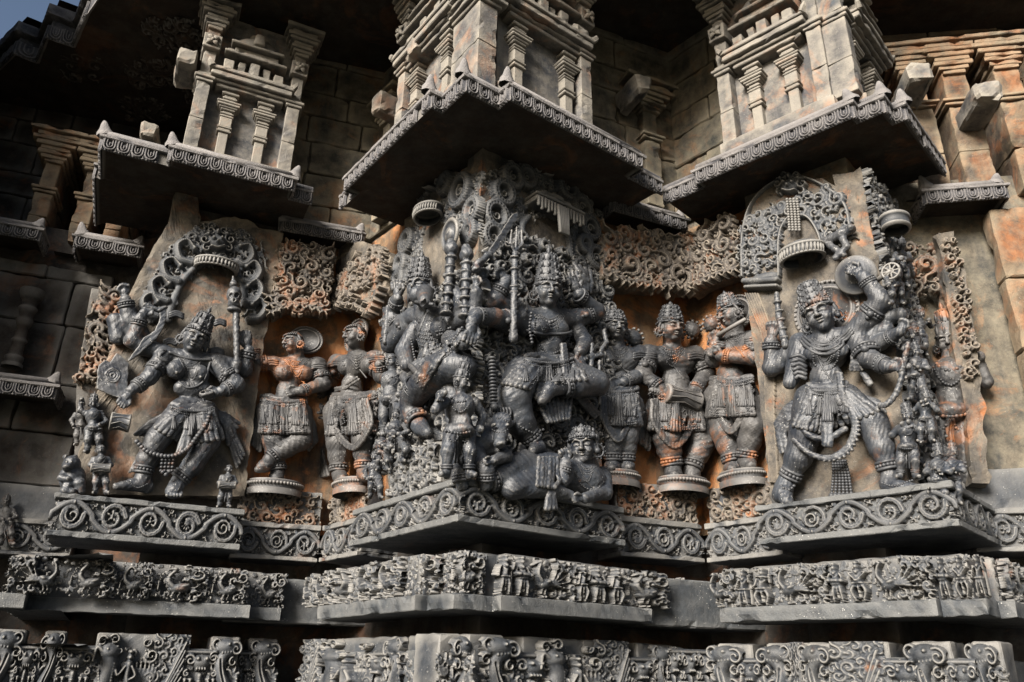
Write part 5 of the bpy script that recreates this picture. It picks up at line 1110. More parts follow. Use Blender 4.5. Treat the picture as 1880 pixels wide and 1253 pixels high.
def arc(a, b, sag, n=7):
    return [(a[0]+(b[0]-a[0])*t, a[1]+(b[1]-a[1])*t+sag*4*t*(1-t)) for t in np.linspace(0, 1, n)]
def crown(par, root, s, R, H, tiers=4, mat='fig', kind='tall', lean=(0, 0, 0), fin=True):
    """tapering tiered crown on the head drawn last with s.head"""
    up = s.HR@np.array([0, -.10, 1.]); up = up/np.linalg.norm(up); c = s.hl(0, -.10, .44); Rm, Hm = s.HRr*R, s.HRr*H; mb = MB(); pr = [(Rm*.9, -.12*Hm), (Rm*1.05, -.10*Hm), (Rm*1.10, -.02*Hm), (Rm*1.02, 0)]
    for i in range(tiers):
        a = 1-.42*(i/tiers)**(1.2 if kind == 'tall' else .7); b = 1-.42*((i+1)/tiers)**(1.2 if kind == 'tall' else .7); z0, z1 = i/tiers*Hm, (i+1)/tiers*Hm
        pr += [(Rm*a*.90, z0+.02*Hm), (Rm*a*.96, z0+.5*(z1-z0)), (Rm*(b+.04), z0+.82*(z1-z0)), (Rm*(b+.05), z1-.01*Hm)]
    pr += [(Rm*.5, Hm*1.02), (Rm*.42, Hm*1.07), (Rm*.2, Hm*1.1)]
    if fin: pr += [(Rm*.10, Hm*1.14), (Rm*.2, Hm*1.2), (Rm*.14, Hm*1.26), (.001, Hm*1.42)]
    else: pr += [(.001, Hm*1.12)]
    mb.lathe(c, pr, up, 20); x = np.cross(up, (0, 1, 0)); x /= np.linalg.norm(x); y = np.cross(x, up)
    if y[1] < 0: y = -y
    for i in range(tiers+1):
        a = 1-.42*(i/tiers)**(1.2 if kind == 'tall' else .7); z = i/tiers*Hm-.05*Hm*(i == 0); n = 13
        t = np.linspace(-.15*math.pi, 1.15*math.pi, n); P = c+up*z+(np.cos(t)[:, None]*x+np.sin(t)[:, None]*y)*Rm*a*1.05; mb.balls(P, Rm*.075)
        if i < tiers:
            for q in np.linspace(.1, .9, 5): P0 = c+(x*math.cos(math.pi*q)+y*math.sin(math.pi*q))*Rm*a*.98; mb.tube([P0+up*(z+.03*Hm), P0+up*(z+.5*Hm/tiers), P0*1.0+up*(z+.86*Hm/tiers)], [Rm*.10, Rm*.13, Rm*.03], 5)
    P0 = c+y*Rm*1.08; mb.balls([P0+up*.12*Hm, P0+up*.3*Hm], [Rm*.2, Rm*.15]); ob = mb.build('crown', mat+'j', par, root=root)
    return ob
def earrings(mb, s, rr=.26, z=-.38, both=(-1, 1), x=.86):
    for q in both:
        c = s.hl(q*x, .05, z); mb.balls([c], s.HRr*rr*.5); ax = s.HR@np.array([q*.5, .85, 0]); e = np.cross(ax, (0, 0, 1)); e /= np.linalg.norm(e); g = np.cross(ax, e); t = np.linspace(0, 2*math.pi, 13)
        mb.tube(c+s.HRr*rr*(np.cos(t)[:, None]*e+np.sin(t)[:, None]*g), s.HRr*.07, 5); mb.balls(c+s.HRr*rr*1.25*(np.cos(t[:-1])[:, None]*e+np.sin(t[:-1])[:, None]*g), s.HRr*.06)
def hairline(mb, s, n=13):
    """beaded diadem and locks over the forehead"""
    t = np.linspace(-.95, .95, n); mb.balls(np.array([s.hl(.74*math.sin(x*1.45), .78*math.cos(x*1.25)-.02, .60+.05*math.cos(x*2)) for x in t]), s.HRr*.085); mb.balls(np.array([s.hl(.78*math.sin(x*1.45), .80*math.cos(x*1.25)-.10, .72) for x in t]), s.HRr*.07)
    for q in (-1, 1): mb.tube(np.array([s.hl(q*.80, .1, .5), s.hl(q*.88, .0, .1), s.hl(q*.86, -.05, -.4), s.hl(q*.95, -.1, -.8)]), [s.HRr*.10, s.HRr*.12, s.HRr*.12, s.HRr*.08], 6)
def halo(par, root, s, c, R, d, mat='figw', rings=3, rx=None):
    mb = MB(); p = s.P(*c, d); r = s.r(p, R); sq = (rx or R)/R
    mb.lathe(p-np.array([0, .012, 0]), [(r, 0), (r, .012), (r*.97, .020), (r*.90, .018), (r*.88, .012), (r*.80, .012), (r*.78, .02), (r*.72, .018), (r*.70, .010), (.001, .010)], (0, 1, 0), 30)
    t = np.linspace(0, 2*math.pi, 40)[:-1]; mb.balls(np.stack((p[0]+r*.93*np.cos(t), np.full(39, p[1]+.010), p[2]+r*.93*np.sin(t)), 1), r*.045)
    if sq != 1: 
        for v in mb.V: v[:, 0] = p[0]+(v[:, 0]-p[0])*sq
    return mb.build('halo', mat, par, root=root)
def necklace(mb, s, n, L, R, k=1., rows=((.10, 4.0), (.28, 3.2)), long_=True, waist=None):
    """collar and chains: n = pit of the neck, L/R = shoulder tops, in crop px"""
    w = abs(R[0]-L[0])
    for f, r in rows:
        a, b = lerp(n, L, .30+f), lerp(n, R, .30+f); s.beads(mb, arc(a, b, w*(.10+f*.55)), r*k); s.cord(mb, arc(lerp(n, L, .30+f*.8), lerp(n, R, .30+f*.8), w*(.06+f*.5)), r*.7*k)
    if long_:
        a, b = lerp(n, L, .45), lerp(n, R, .45); s.beads(mb, arc(a, b, w*.52), 3.4*k); s.beads(mb, arc(lerp(n, L, .38), lerp(n, R, .38), w*.44), 2.6*k); s.cord(mb, [lerp(n, L, .6), (n[0]+w*.02, n[1]+w*.55), ((R[0]+n[0])/2+w*.05, n[1]+w*.95)], 3*k)
def armlet(mb, s, x, y, d, x2, y2, d2, R, mat=None):
    s.bangle(mb, x, y, d, x2, y2, d2, R, 3, R*.14, True); p = s.surf(x, y, d+3); mb.balls([p+np.array([0, .004, 0])], s.r(p, R*.38)); q = s.surf(x+(x-x2)*.3, y+(y-y2)*.3, d+3); mb.balls([q], s.r(q, R*.25))
def girdle(mb, s, HL, HR, hem, k=1., swags=3, tas=True, seed=0):
    """belt rows, swags and tassels over hips: HL, HR hip ends of the belt, hem = y of the skirt hem (crop px)"""
    w = HR[0]-HL[0]; h = hem-(HL[1]+HR[1])/2
    for i in range(3): s.beads(mb, arc((HL[0], HL[1]+i*9*k), (HR[0], HR[1]+i*9*k), w*.10), 4.2*k)
    s.cord(mb, arc((HL[0], HL[1]+5*k), (HR[0], HR[1]+5*k), w*.1), 5*k)
    c = lerp(HL, HR, .5)
    for j in range(swags):
        a, b = lerp(HL, HR, j/swags+.03), lerp(HL, HR, (j+1)/swags-.03); y0 = 26*k+w*.08
        for q, r in ((.62, 4.), (.45, 3.2), (.28, 3.)): s.beads(mb, arc((a[0], a[1]+y0), (b[0], b[1]+y0), h*q), r*k)
        if tas:
            for x in (a, b):
                for o in (-6, 0, 6): s.cord(mb, [(x[0]+o*k*.5, x[1]+y0), (x[0]+o*k*.8, x[1]+y0+h*.3), (x[0]+o*k*1.3, x[1]+y0+h*.52)], 4*k, taper=[.7, 1, 1.3])
    for o in (-9, -3, 3, 9): s.cord(mb, [(c[0]+o*k*.7, c[1]+w*.12), (c[0]+o*k, c[1]+w*.1+h*.5), (c[0]+o*k*1.5, c[1]+w*.1+h*.95)], 4.5*k, taper=[.7, .9, 1.4])
def bangle(s, *a, n=3, r=None, bead=True, name='bracelet'): J(s, name, lambda mb: s.bangle(mb, *a, n, r, bead))
def anklet(s, x, y, d, x2, y2, d2, R): J(s, 'anklet', lambda mb: s.bangle(mb, x, y, d, x2, y2, d2, R*1.12, 3, R*.20, True))
def dress_head(s, er=.28, ez=-.36, both=(-1, 1), hair=True):
    for q in both: J(s, 'earring', lambda mb: earrings(mb, s, er, ez, (q,)))
    if hair: J(s, 'diadem', lambda mb: hairline(mb, s))
def drum(s, a, b, R, name='drum', waist=.86):
    p, q = s.P(*a), s.P(*b); r = s.r(p, R); h = np.linalg.norm(q-p); mb = MB(); mb.lathe(p, [(.001, 0), (r*.8, 0), (r, .01*h), (r*1.08, .05*h), (r, .10*h), (r*(waist+.06), .25*h), (r*waist, .5*h), (r*(waist+.06), .75*h), (r, .9*h), (r*1.08, .95*h), (r, .99*h), (r*.8, h), (.001, h)], q-p, 16)
    ax = (q-p)/h; e = np.cross(ax, (0, 1, 0)); e /= np.linalg.norm(e)+1e-9; g = np.cross(ax, e)
    for i in range(9):
        t = i*2*math.pi/9; u = e*math.cos(t)+g*math.sin(t); v = e*math.cos(t+.35)+g*math.sin(t+.35); mb.tube([p+ax*.08*h+u*r*1.04, p+ax*.5*h+v*r*(waist+.04), p+ax*.92*h+u*r*1.04], r*.05, 4)
    return mb.build(name, s.mat, s.t)
def statue(label, fr, crop, foot, d=.0, grp='large deity statues', name='statue', cat='statue'):
    p = fr.px(crop[0]+foot[0]*crop[2], crop[1]+foot[1]*crop[2], fr.base+d/100); return thing(name, label, cat, fr, p[0], p[2], p[1], group=grp)
def mini(label, fr, crop, x, y, h, d, pose=0, lean=0., mat='fig', flip=1, drm=False, crownh=.10, grp='small attendant figures carved round the big statues', vox=.0042, face=0., name='attendant_figure', sit=False, pre=None):
    """small carved attendant; x,y = middle of the feet, h = height in crop px"""
    t = statue(label, fr, crop, (x, y), d, grp, name, 'figurine'); w = h*.34; d0_ = d; s = Sculpt(fr, crop, (x-w, y-h*1.12, x+w, y+h*.03), d-8-h*.01, d+9+h*.028, vox); f = flip
    X = lambda a, b: x+f*a*h+lean*b*h; Y = lambda b: y-b*h
    L = lambda *a, **kw: s.limb(*[v for q in a for v in (X(q[0], q[1]), Y(q[1]), d+q[2], q[3]*h)], **kw)
    D = h*.012
    s.ell(X(0, .62), Y(.62), d+1, h*.12, h*.13, 4.5*h/200+1, k=.01); s.ell(X(0, .48), Y(.48), d+1, h*.085, h*.10, 3.5*h/200+1, k=.015); s.ell(X(0, .40), Y(.40), d+1.2, h*.125, h*.07, 4.5*h/200+1, k=.015); L((0, .70, 1, .045), (0, .77, 1.5, .045))
    if pose == 5: pass
    hx, hz = 0, .85
    s.head(X(hx, hz), Y(hz), d+2.0, h*.092, yaw=face*f, roll=lean*40, k=.006)
    P = {0: [((-.13, .67, 1), (-.20, .55, 2), (-.07, .50, 6)), ((.13, .67, 1), (.20, .55, 2), (.07, .50, 6))], 1: [((-.13, .67, 1), (-.21, .54, 1), (-.17, .42, 3)), ((.13, .67, 1), (.22, .60, 2), (.17, .74, 4))],
         2: [((-.13, .67, 1), (-.21, .58, 3), (-.06, .72, 6)), ((.13, .67, 1), (.20, .58, 3), (.02, .75, 6))], 3: [((-.13, .67, 1), (-.23, .72, 1), (-.20, .90, 2)), ((.13, .67, 1), (.21, .54, 2), (.10, .46, 5))], 4: [((-.13, .67, 1), (-.18, .54, 3), (.04, .56, 6)), ((.13, .67, 1), (.19, .55, 3), (-.02, .60, 6))]}[pose % 5]
    for a, b, c in P:
        L((*a, .050), (*b, .042), (*c, .033)); s.ell(X(c[0], c[1]), Y(c[1]), d+c[2], h*.038, h*.045, 2.2*h/200+.6, k=.004)
        for q in (-1, 0, 1, 2): L((c[0]+q*.012, c[1]-.02, c[2]+.5, .010), (c[0]+q*.018, c[1]-.055, c[2]+1.2, .009), k=.002)
    kneeo = .17 if sit else .10
    for q in (-1, 1): L((q*.07, .40, 1, .075), (q*kneeo, .22, 4 if not sit else 6, .06), (q*.10, .06, 2.5, .038), k=.008); L((q*.10, .035, 2.5, .036), (q*.15, .018, 5, .028)); L((q*.10, .035, 2.5, .03), (q*.10, .0, 2.2, .03))
    s.t, s.mat = t, mat
    if pre: pre(s, X, Y, d, h)
    s.mesh('body', mat, t); mb = MB(); g = MB()
    if drm: drum(s, (X(-.20, .50), Y(.50), d+6.5), (X(.20, .49), Y(.49), d+6.5), h*.085)
    s.beads(g, arc((X(-.08, .71), Y(.71)), (X(.08, .71), Y(.71)), h*.04), h*.012); s.beads(g, arc((X(-.10, .69), Y(.69)), (X(.10, .69), Y(.69)), h*.11), h*.010); s.beads(g, arc((X(-.12, .41), Y(.41)), (X(.12, .41), Y(.41)), h*.02), h*.015); s.beads(g, arc((X(-.11, .39), Y(.39)), (X(.0, .39), Y(.39)), h*.08), h*.011); s.beads(g, arc((X(.0, .39), Y(.39)), (X(.11, .39), Y(.39)), h*.08), h*.011)
    for o in (-.014, 0, .014): s.cord(g, [(X(o, .38), Y(.38)), (X(o*1.4, .22), Y(.22)), (X(o*2, .12), Y(.12))], h*.012)
    for q in (-1, 1): s.bangle(g, X(q*.10, .075), Y(.075), d+2.6, X(q*.10, .2), Y(.2), d+3.5, h*.05, 2, h*.012)
    earrings(g, s, .24); g.build('ornaments', mat+'j', t)['kind'] = 'stuff'
    if crownh: crown(t, t, s, .78, crownh*10, 2, mat)
    return t
# ================================================================== dancing goddess, left panel
def fig_L():
    t = statue('many armed dancing goddess with skull staff and shield, left panel', FL, c1, (520, 1175), 6); s = Sculpt(FL, c1, (325, 295, 965, 1190), -2, 25, .0046); L = s.limb; E = s.ell; s.t, s.mat = t, 'fig'
    # torso
    E(640, 655, 7, 68, 76, 7.5, 8); E(655, 752, 7, 45, 66, 6); E(655, 830, 7, 76, 52, 7); L(565, 612, 7, 34, 715, 632, 7, 34, k=.03); E(590, 670, 12, 38, 40, 5.5, k=.010); E(686, 688, 12, 37, 39, 5.5, k=.010); E(592, 682, 17.2, 6, 6, 1, k=.004); E(690, 700, 17.2, 6, 6, 1, k=.004); E(658, 775, 13.2, 5, 5, 1.2, op='sub', k=.004); L(610, 745, 9, 30, 700, 745, 9, 30, k=.03)
    L(664, 590, 10, 28, 652, 630, 8, 30, k=.02); s.head(667, 545, 13.5, 60, yaw=4, roll=14, pitch=14)
    # front arms
    L(540, 615, 8, 38, 480, 702, 12, 33, k=.015); L(480, 702, 12, 32, 405, 755, 15, 22); s.hand(395, 765, 15, 215, 78, .5, -1, 2)
    L(745, 640, 8, 38, 838, 730, 11, 34, k=.015); L(838, 735, 11, 33, 775, 757, 15, 22); s.hand(770, 760, 15, 255, 72, .5, 1, 2)
    # raised arms on the left
    L(540, 600, 5, 34, 450, 575, 6, 35, 412, 548, 8, 34); L(412, 548, 8, 33, 445, 455, 11, 22); s.hand(448, 450, 11, 35, 75, .7, 1, 1)
    L(470, 560, 2, 36, 400, 470, 4, 38, k=.02); L(400, 470, 4, 37, 382, 385, 7, 24); s.hand(380, 370, 7, -5, 70, .8, -1, 1); L(420, 520, 2, 36, 340, 470, 2, 32, 350, 540, 3, 30)
    # raised arm on the right
    L(760, 640, 5, 37, 868, 668, 5, 34, k=.02); L(868, 665, 5, 33, 888, 590, 8, 22); s.hand(886, 580, 8, -12, 82, .35, -1, 1)
    # legs
    L(610, 845, 7, 58, 510, 960, 11, 48, k=.02); L(510, 955, 11, 46, 470, 1040, 9, 42, 455, 1095, 8, 27); L(455, 1105, 8, 30, 440, 1140, 8, 32, 345, 1148, 12, 15, k=.012); L(455, 1120, 7, 32, 470, 1150, 6, 28)
    L(705, 855, 7, 58, 722, 965, 10, 47, k=.02); L(722, 965, 10, 45, 655, 1065, 9, 42, 602, 1122, 8, 28); L(602, 1125, 8, 31, 580, 1168, 12, 33, k=.012)
    for q in range(5): L(556+13*q, 1176, 14, 9, 553+14*q, 1186, 16, 8, k=.003)
    s.mesh('body', 'fig', t)
    g = Sculpt(FL, c1, (380, 780, 890, 1110), 0, 25, .0046)
    for y in (812, 828): s.rib(g, arc((578, y), (738, y+4), 10), 14, 14, .2)
    drape(s, g, (588, 840), (655, 850), (500, 905), (600, 960), 6, 13, 11); drape(s, g, (655, 850), (745, 845), (640, 970), (790, 950), 7, 13, 11); fan(g, (580, 835), (600, 845), (415, 935), (500, 940), 5, 9, 6, 13, 9, bow=-20); fan(g, (740, 835), (760, 850), (850, 880), (800, 985), 6, 8, 5, 12, 9, bow=12)
    fan(g, (640, 870), (668, 870), (590, 1010), (640, 1000), 4, 16, 18, 8, 9); fan(g, (770, 860), (790, 850), (835, 1080), (875, 1010), 4, 5, 3, 10, 7); fan(g, (470, 960), (450, 980), (395, 1090), (430, 1080), 3, 5, 3, 8, 6)
    g.mesh('skirt', 'fig', t); g.f = np.minimum(g.f, .2)
    J(s, 'necklace', necklace, s, (655, 628), (555, 600), (735, 625)); J(s, 'collar', lambda mb: s.cord(mb, arc((560, 598), (735, 628), 12), 7)); J(s, 'chest_chain', lambda mb: (s.beads(mb, [(630, 630), (640, 690), (640, 740), (620, 720)], 3.6), s.cord(mb, [(730, 640), (700, 720), (640, 745), (600, 720)], 5)))
    J(s, 'shoulder_ornament', lambda mb: [s.cord(mb, [(540+a*6, 590), (518, 610+a*8), (556, 640)], 8) for a in (0, 1)])
    J(s, 'girdle', girdle, g, (575, 818), (738, 822), 930, 1., 3)
    J(s, 'armlet', armlet, s, 512, 658, 10, 480, 702, 12, 37); J(s, 'armlet', armlet, s, 795, 688, 9.5, 838, 730, 11, 37); bangle(s, 428, 740, 14, 475, 705, 12, 29, n=4, r=5); bangle(s, 792, 752, 13.8, 835, 735, 11, 28, r=5); bangle(s, 440, 468, 10.5, 415, 545, 8, 28, r=5); bangle(s, 383, 392, 6.8, 398, 465, 4, 30, r=5); bangle(s, 887, 598, 7.6, 870, 660, 5, 28, r=6)
    anklet(s, 455, 1092, 8, 470, 1040, 9, 31); anklet(s, 604, 1118, 8, 655, 1065, 9, 32); J(s, 'toe_chain', lambda mb: s.beads(mb, [(395, 1130), (430, 1155), (470, 1140)], 4.5))
    ch = [(428, 965), (470, 1005), (540, 1025), (590, 1020), (640, 990), (675, 945), (712, 895), (728, 850)]
    def gar(mb):
        mb.balls(np.array([s.P(x, y, 19) for x, y in resample(spline(ch, 60), 15)]), s.r(s.P(550, 1000, 17), 10.5))
        for x in (535, 550, 565, 580): s.beads(mb, [(x, 1025), (x-4, 1055), (x-8, 1085)], 7, d=18)
        for x, y in ((535, 1090), (548, 1100), (562, 1088)): mb.balls([s.P(x, y, 18)], s.r(s.P(x, y, 17), 10))
    J(s, 'garland', gar); dress_head(s, .3); crown(t, t, s, .80, 1.5, 3)
    def locks(mb):
        for (x, y, R) in ((565, 560, 26), (755, 600, 30), (590, 450, 30), (770, 480, 24)):
            for a in range(3): s.cord(mb, [(x-R, y+a*8-8), (x, y-R*.5+a*8-4), (x+R, y+a*8-6)], 7, d=6)
    J(s, 'hair_locks', locks)
    # attributes
    k = Sculpt(FL, c1, (780, 290, 900, 700), 4, 20, .0042); k.limb(836, 430, 13, 14, 840, 655, 13, 12, k=.003); k.ell(838, 650, 13, 20, 30, 3.2); k.ell(838, 680, 13, 12, 12, 2.4); k.ell(828, 425, 13, 30, 12, 4.2, k=.003); k.ell(828, 405, 13, 26, 16, 4, k=.003); k.ell(828, 362, 13, 30, 36, 5.4, k=.004); k.ell(826, 392, 14, 22, 18, 4.4, k=.006)
    for x in (815, 840): k.ell(x, 362, 18, 9, 10, 2.2, op='sub', k=.003)
    k.ell(827, 382, 18, 5, 7, 1.5, op='sub', k=.003); k.ell(825, 320, 12, 16, 14, 3, k=.004); k.limb(825, 310, 12, 9, 824, 285, 12, 3); k.limb(812, 402, 17.5, 2.5, 842, 402, 17.5, 2.5, op='sub', k=.002); k.mesh('skull_staff', 'fig', t)
    k = Sculpt(FL, c1, (370, 400, 570, 660), 4, 18, .0042); k.plate([(520, 420), (548, 418), (552, 450), (535, 500), (505, 545), (440, 605), (395, 638), (392, 628), (430, 580), (455, 540), (500, 510), (520, 470)], 12, .9); k.limb(470, 410, 12, 10, 520, 425, 12, 11, 545, 415, 12, 9, k=.003); k.mesh('curved_sword', 'fig', t)
    k = Sculpt(FL, c1, (250, 590, 410, 800), -2, 10, .0045); k.plate([(268, 655), (300, 630), (318, 640), (345, 603), (372, 620), (395, 645), (392, 700), (388, 780), (350, 785), (300, 768), (262, 748)], 5, 1.2)
    for R in (10, 20, 28): 
        A = np.linspace(0, 2*math.pi, 18)
        for i in range(17): k.limb(330+R*math.cos(A[i]), 693+R*math.sin(A[i]), 6.3, 3, 330+R*math.cos(A[i+1]), 693+R*math.sin(A[i+1]), 6.3, 3, k=.002)
    k.mesh('shield', 'fig', t)
    drum(s, (318, 880, 16), (402, 890, 16), 36)
    k = Sculpt(FL, c1, (670, 720, 770, 820), 10, 26, .0042); k.ell(715, 768, 19, 30, 20, 3.5, -20); k.ell(713, 758, 20.5, 22, 10, 3, -20, op='sub'); k.mesh('bowl', 'fig', t)
fig_L()
def fx_base():
    t = statue('squatting lion faced animal at the left end of the goddess pedestal', FL, c1, (155, 1165), 8, 'small attendant figures carved round the big statues', 'carved_animal', 'animal carving'); s = Sculpt(FL, c1, (90, 1020, 225, 1180), -2, 20, .0042)
    s.ell(165, 1120, 8, 48, 56, 8); s.ell(160, 1058, 11, 34, 34, 7); s.ell(140, 1070, 16, 18, 14, 4); s.limb(130, 1095, 12, 16, 118, 1115, 15, 13, 145, 1120, 17, 12); s.limb(150, 1140, 14, 24, 130, 1168, 16, 14, 165, 1170, 16, 12); s.limb(190, 1140, 14, 26, 200, 1168, 14, 15)
    for q in (-1, 1): s.ell(155+q*20, 1030, 8, 10, 12, 3, k=.004); s.ell(150+q*11, 1050, 17, 5, 5, 1.5, k=.003)
    for i in range(5): s.ell(180+4*i, 1050+9*i, 10, 10, 8, 2.5, k=.003)
    s.mesh('body', 'fig', t)
fx_base()
mini('small drummer with barrel drum at the left foot of the goddess', FL, c1, 280, 1178, 212, 9, 0, drm=True, crownh=.03)
mini('hunched drummer leaning beside the right foot of the goddess', FL, c1, 785, 1235, 185, 10, 4, lean=.14, face=40, drm=True, crownh=.04)
mini('crowned demon figure standing below the shield at the left panel edge', FL, c1, 250, 1010, 240, 2, 3, face=-30, crownh=.12)
mini('broken attendant on the far left edge of the goddess panel', FL, c1, 200, 980, 190, -6, 1, face=-40, mat='figw')
# ================================================================== trampling god, right face of the central corner
def fig_CR():
    t = statue('trampling god with tall crown and trident, one leg folded, right of the central corner', FCR, c2, (640, 1060), 8); s = Sculpt(FCR, c2, (395, 330, 905, 1080), -2, 27, .0046); L = s.limb; E = s.ell; s.t, s.mat = t, 'fig'
    E(690, 635, 8, 72, 66, 8); E(690, 705, 8, 52, 55, 7); E(688, 770, 8, 76, 46, 8); L(610, 605, 7, 34, 775, 610, 7, 34, k=.03); E(655, 640, 13, 36, 30, 4.5, k=.02); E(725, 642, 13, 36, 30, 4.5, k=.02); L(688, 565, 11, 28, 690, 600, 9, 32, k=.02); s.head(683, 517, 14, 55, yaw=-22, pitch=12)
    # arms right of the body
    L(775, 612, 7, 35, 850, 582, 12, 30, k=.015); L(850, 585, 12, 30, 790, 525, 15, 21); s.hand(784, 518, 15, -18, 78, .2, 1, 0, .4)
    L(775, 640, 6, 32, 812, 690, 9, 28, 795, 720, 14, 22); s.hand(795, 715, 14, 165, 58, .7, 1, 1)
    # arms left of the body
    L(610, 612, 7, 36, 535, 618, 10, 34, 500, 605, 13, 33, k=.015); L(500, 605, 13, 33, 440, 598, 17, 27, 425, 618, 18, 22); s.hand(425, 620, 18, 190, 85, .35, -1, 1)
    L(600, 590, 4, 33, 530, 560, 5, 33, 500, 545, 6, 32); L(500, 550, 6, 30, 540, 480, 10, 24); s.hand(540, 470, 10, -60, 60, .8, 1, 1); L(600, 600, 4, 30, 480, 560, 4, 28, 465, 490, 7, 22); s.hand(465, 480, 7, -20, 60, .8, 1, 1); L(600, 640, 8, 30, 590, 600, 12, 24); s.hand(590, 600, 13, 0, 60, .8, 1, 1)
    # legs
    L(600, 800, 8, 66, 565, 880, 12, 60, k=.02); L(565, 880, 12, 58, 590, 965, 11, 52, 635, 1035, 10, 28); L(635, 1030, 10, 28, 650, 1052, 13, 26, 630, 1062, 18, 16)
    L(750, 795, 8, 56, 850, 830, 16, 46, k=.02); L(850, 832, 16, 42, 780, 842, 18, 38, 725, 845, 18, 26); L(725, 845, 18, 26, 690, 852, 19, 28, 665, 890, 20, 18, k=.01)
    s.mesh('body', 'fig', t)
    g = Sculpt(FCR, c2, (500, 720, 900, 960), 0, 29, .0046)
    for y in (738, 752): s.rib(g, arc((610, y), (765, y), 8), 12, 12, .2)
    drape(s, g, (600, 760), (690, 765), (520, 830), (625, 850), 7, 12, 10); drape(s, g, (690, 765), (770, 765), (700, 830), (820, 815), 6, 12, 10); fan(g, (660, 790), (700, 790), (640, 880), (690, 890), 5, 17, 18, 9, 9); fan(g, (640, 890), (770, 870), (680, 965), (760, 950), 8, 12, 16, 10, 8); fan(g, (780, 880), (800, 870), (840, 950), (860, 930), 5, 8, 6, 9, 7); fan(g, (730, 700), (745, 700), (735, 800), (760, 800), 3, 17, 18, 8, 8)
    g.mesh('skirt', 'fig', t)
    J(s, 'necklace', necklace, s, (690, 597), (605, 592), (778, 592), .9, ((.06, 4.), (.2, 3.4), (.34, 3.))); J(s, 'pendant', lambda mb: [mb.balls([s.surf(690+a, 622+abs(a)*-.4)], s.r(s.surf(690, 620), 8-abs(a)*.15)) for a in (-20, -10, 0, 10, 20)])
    J(s, 'chest_band', lambda mb: (s.cord(mb, arc((610, 650), (765, 655), 10), 6), s.beads(mb, arc((612, 660), (763, 665), 10), 4))); J(s, 'sacred_cord', lambda mb: s.beads(mb, [(640, 600), (645, 680), (690, 730), (745, 700), (765, 650)], 4.2)); J(s, 'rosary', lambda mb: s.beads(mb, [(628, 590), (622, 640), (630, 690)], 6, d=19))
    J(s, 'girdle', girdle, g, (602, 742), (772, 742), 830, .9, 3)
    J(s, 'armlet', armlet, s, 815, 596, 10, 850, 582, 12, 32); bangle(s, 792, 528, 14.8, 840, 572, 12, 25, r=4.5); bangle(s, 442, 600, 17, 490, 604, 13, 29, r=4.5); J(s, 'armlet', armlet, s, 545, 617, 10, 500, 605, 13, 36); bangle(s, 525, 505, 9, 500, 548, 6, 27, r=5); anklet(s, 630, 1022, 10.2, 592, 968, 11, 32); anklet(s, 735, 845, 18, 800, 840, 17, 30); J(s, 'anklet', lambda mb: s.beads(mb, [(600, 985), (632, 1000), (668, 990)], 5.5))
    dress_head(s, .3); crown(t, t, s, .86, 2.0, 4)
    k = Sculpt(FCR, c2, (420, 225, 640, 480), 4, 24, .0042); k.plate([(478, 378), (560, 250), (578, 245), (582, 262), (500, 385), (488, 392)], 14, .9); k.limb(485, 385, 14, 10, 440, 430, 14, 12, k=.003); k.ell(447, 415, 14, 22, 12, 3, -40); k.ell(436, 440, 14, 16, 14, 3); k.limb(462, 378, 14, 7, 500, 405, 14, 7); k.mesh('sword', 'fig', t)
    k = Sculpt(FCR, c2, (545, 290, 615, 700), 6, 24, .0042); k.limb(572, 385, 16, 11, 565, 680, 18, 12, k=.003)
    for y in (400, 440, 500, 520, 590, 650): k.ell(571-(y-390)*.02, y, 16.5, 17, 7, 2.8, k=.003)
    k.ell(567, 672, 18, 16, 22, 2.8)
    for q in (-1, 0, 1): k.limb(574+q*4, 375, 16, 6, 576+q*20, 350, 16, 6, 577+q*17, 305-10*(q == 0), 16, 3, k=.004)
    k.mesh('trident', 'fig', t)
    k = Sculpt(FCR, c2, (835, 660, 900, 920), 6, 24, .0042); k.limb(878, 650, 12, 8, 885, 690, 14, 7, 865, 720, 15, 7); k.limb(862, 755, 17, 6, 862, 900, 15, 6, k=.002); k.limb(835, 700, 14, 9, 832, 770, 15, 9); k.limb(815, 740, 15, 8, 870, 735, 15, 8); k.mesh('sword', 'fig', t)
    k = Sculpt(FCR, c2, (760, 390, 860, 530), 0, 14, .0045)
    for a in range(4): k.limb(775+a*18, 420+a*9, 6, 9, 790+a*14, 450+a*14, 8, 10, 800+a*10, 500+a*6, 7, 7)
    k.ell(800, 470, 6, 24, 34, 4); k.mesh('lotus_bud', 'fig', t)
    # rattle of stacked rings hanging beside the knee
    def chain(mb):
        for i in range(14): mb.lathe(s.P(493+i*.4, 745+i*12, 17), [(.001, -.008), (s.r(s.P(493, 800, 17), 12), -.006), (s.r(s.P(493, 800, 17), 15), 0), (s.r(s.P(493, 800, 17), 12), .006), (.001, .008)], (0, 0, 1), 9)
        mb.balls([s.P(500, 912, 18)], s.r(s.P(500, 912, 18), 16))
    J(s, 'ring_chain', chain)
fig_CR()
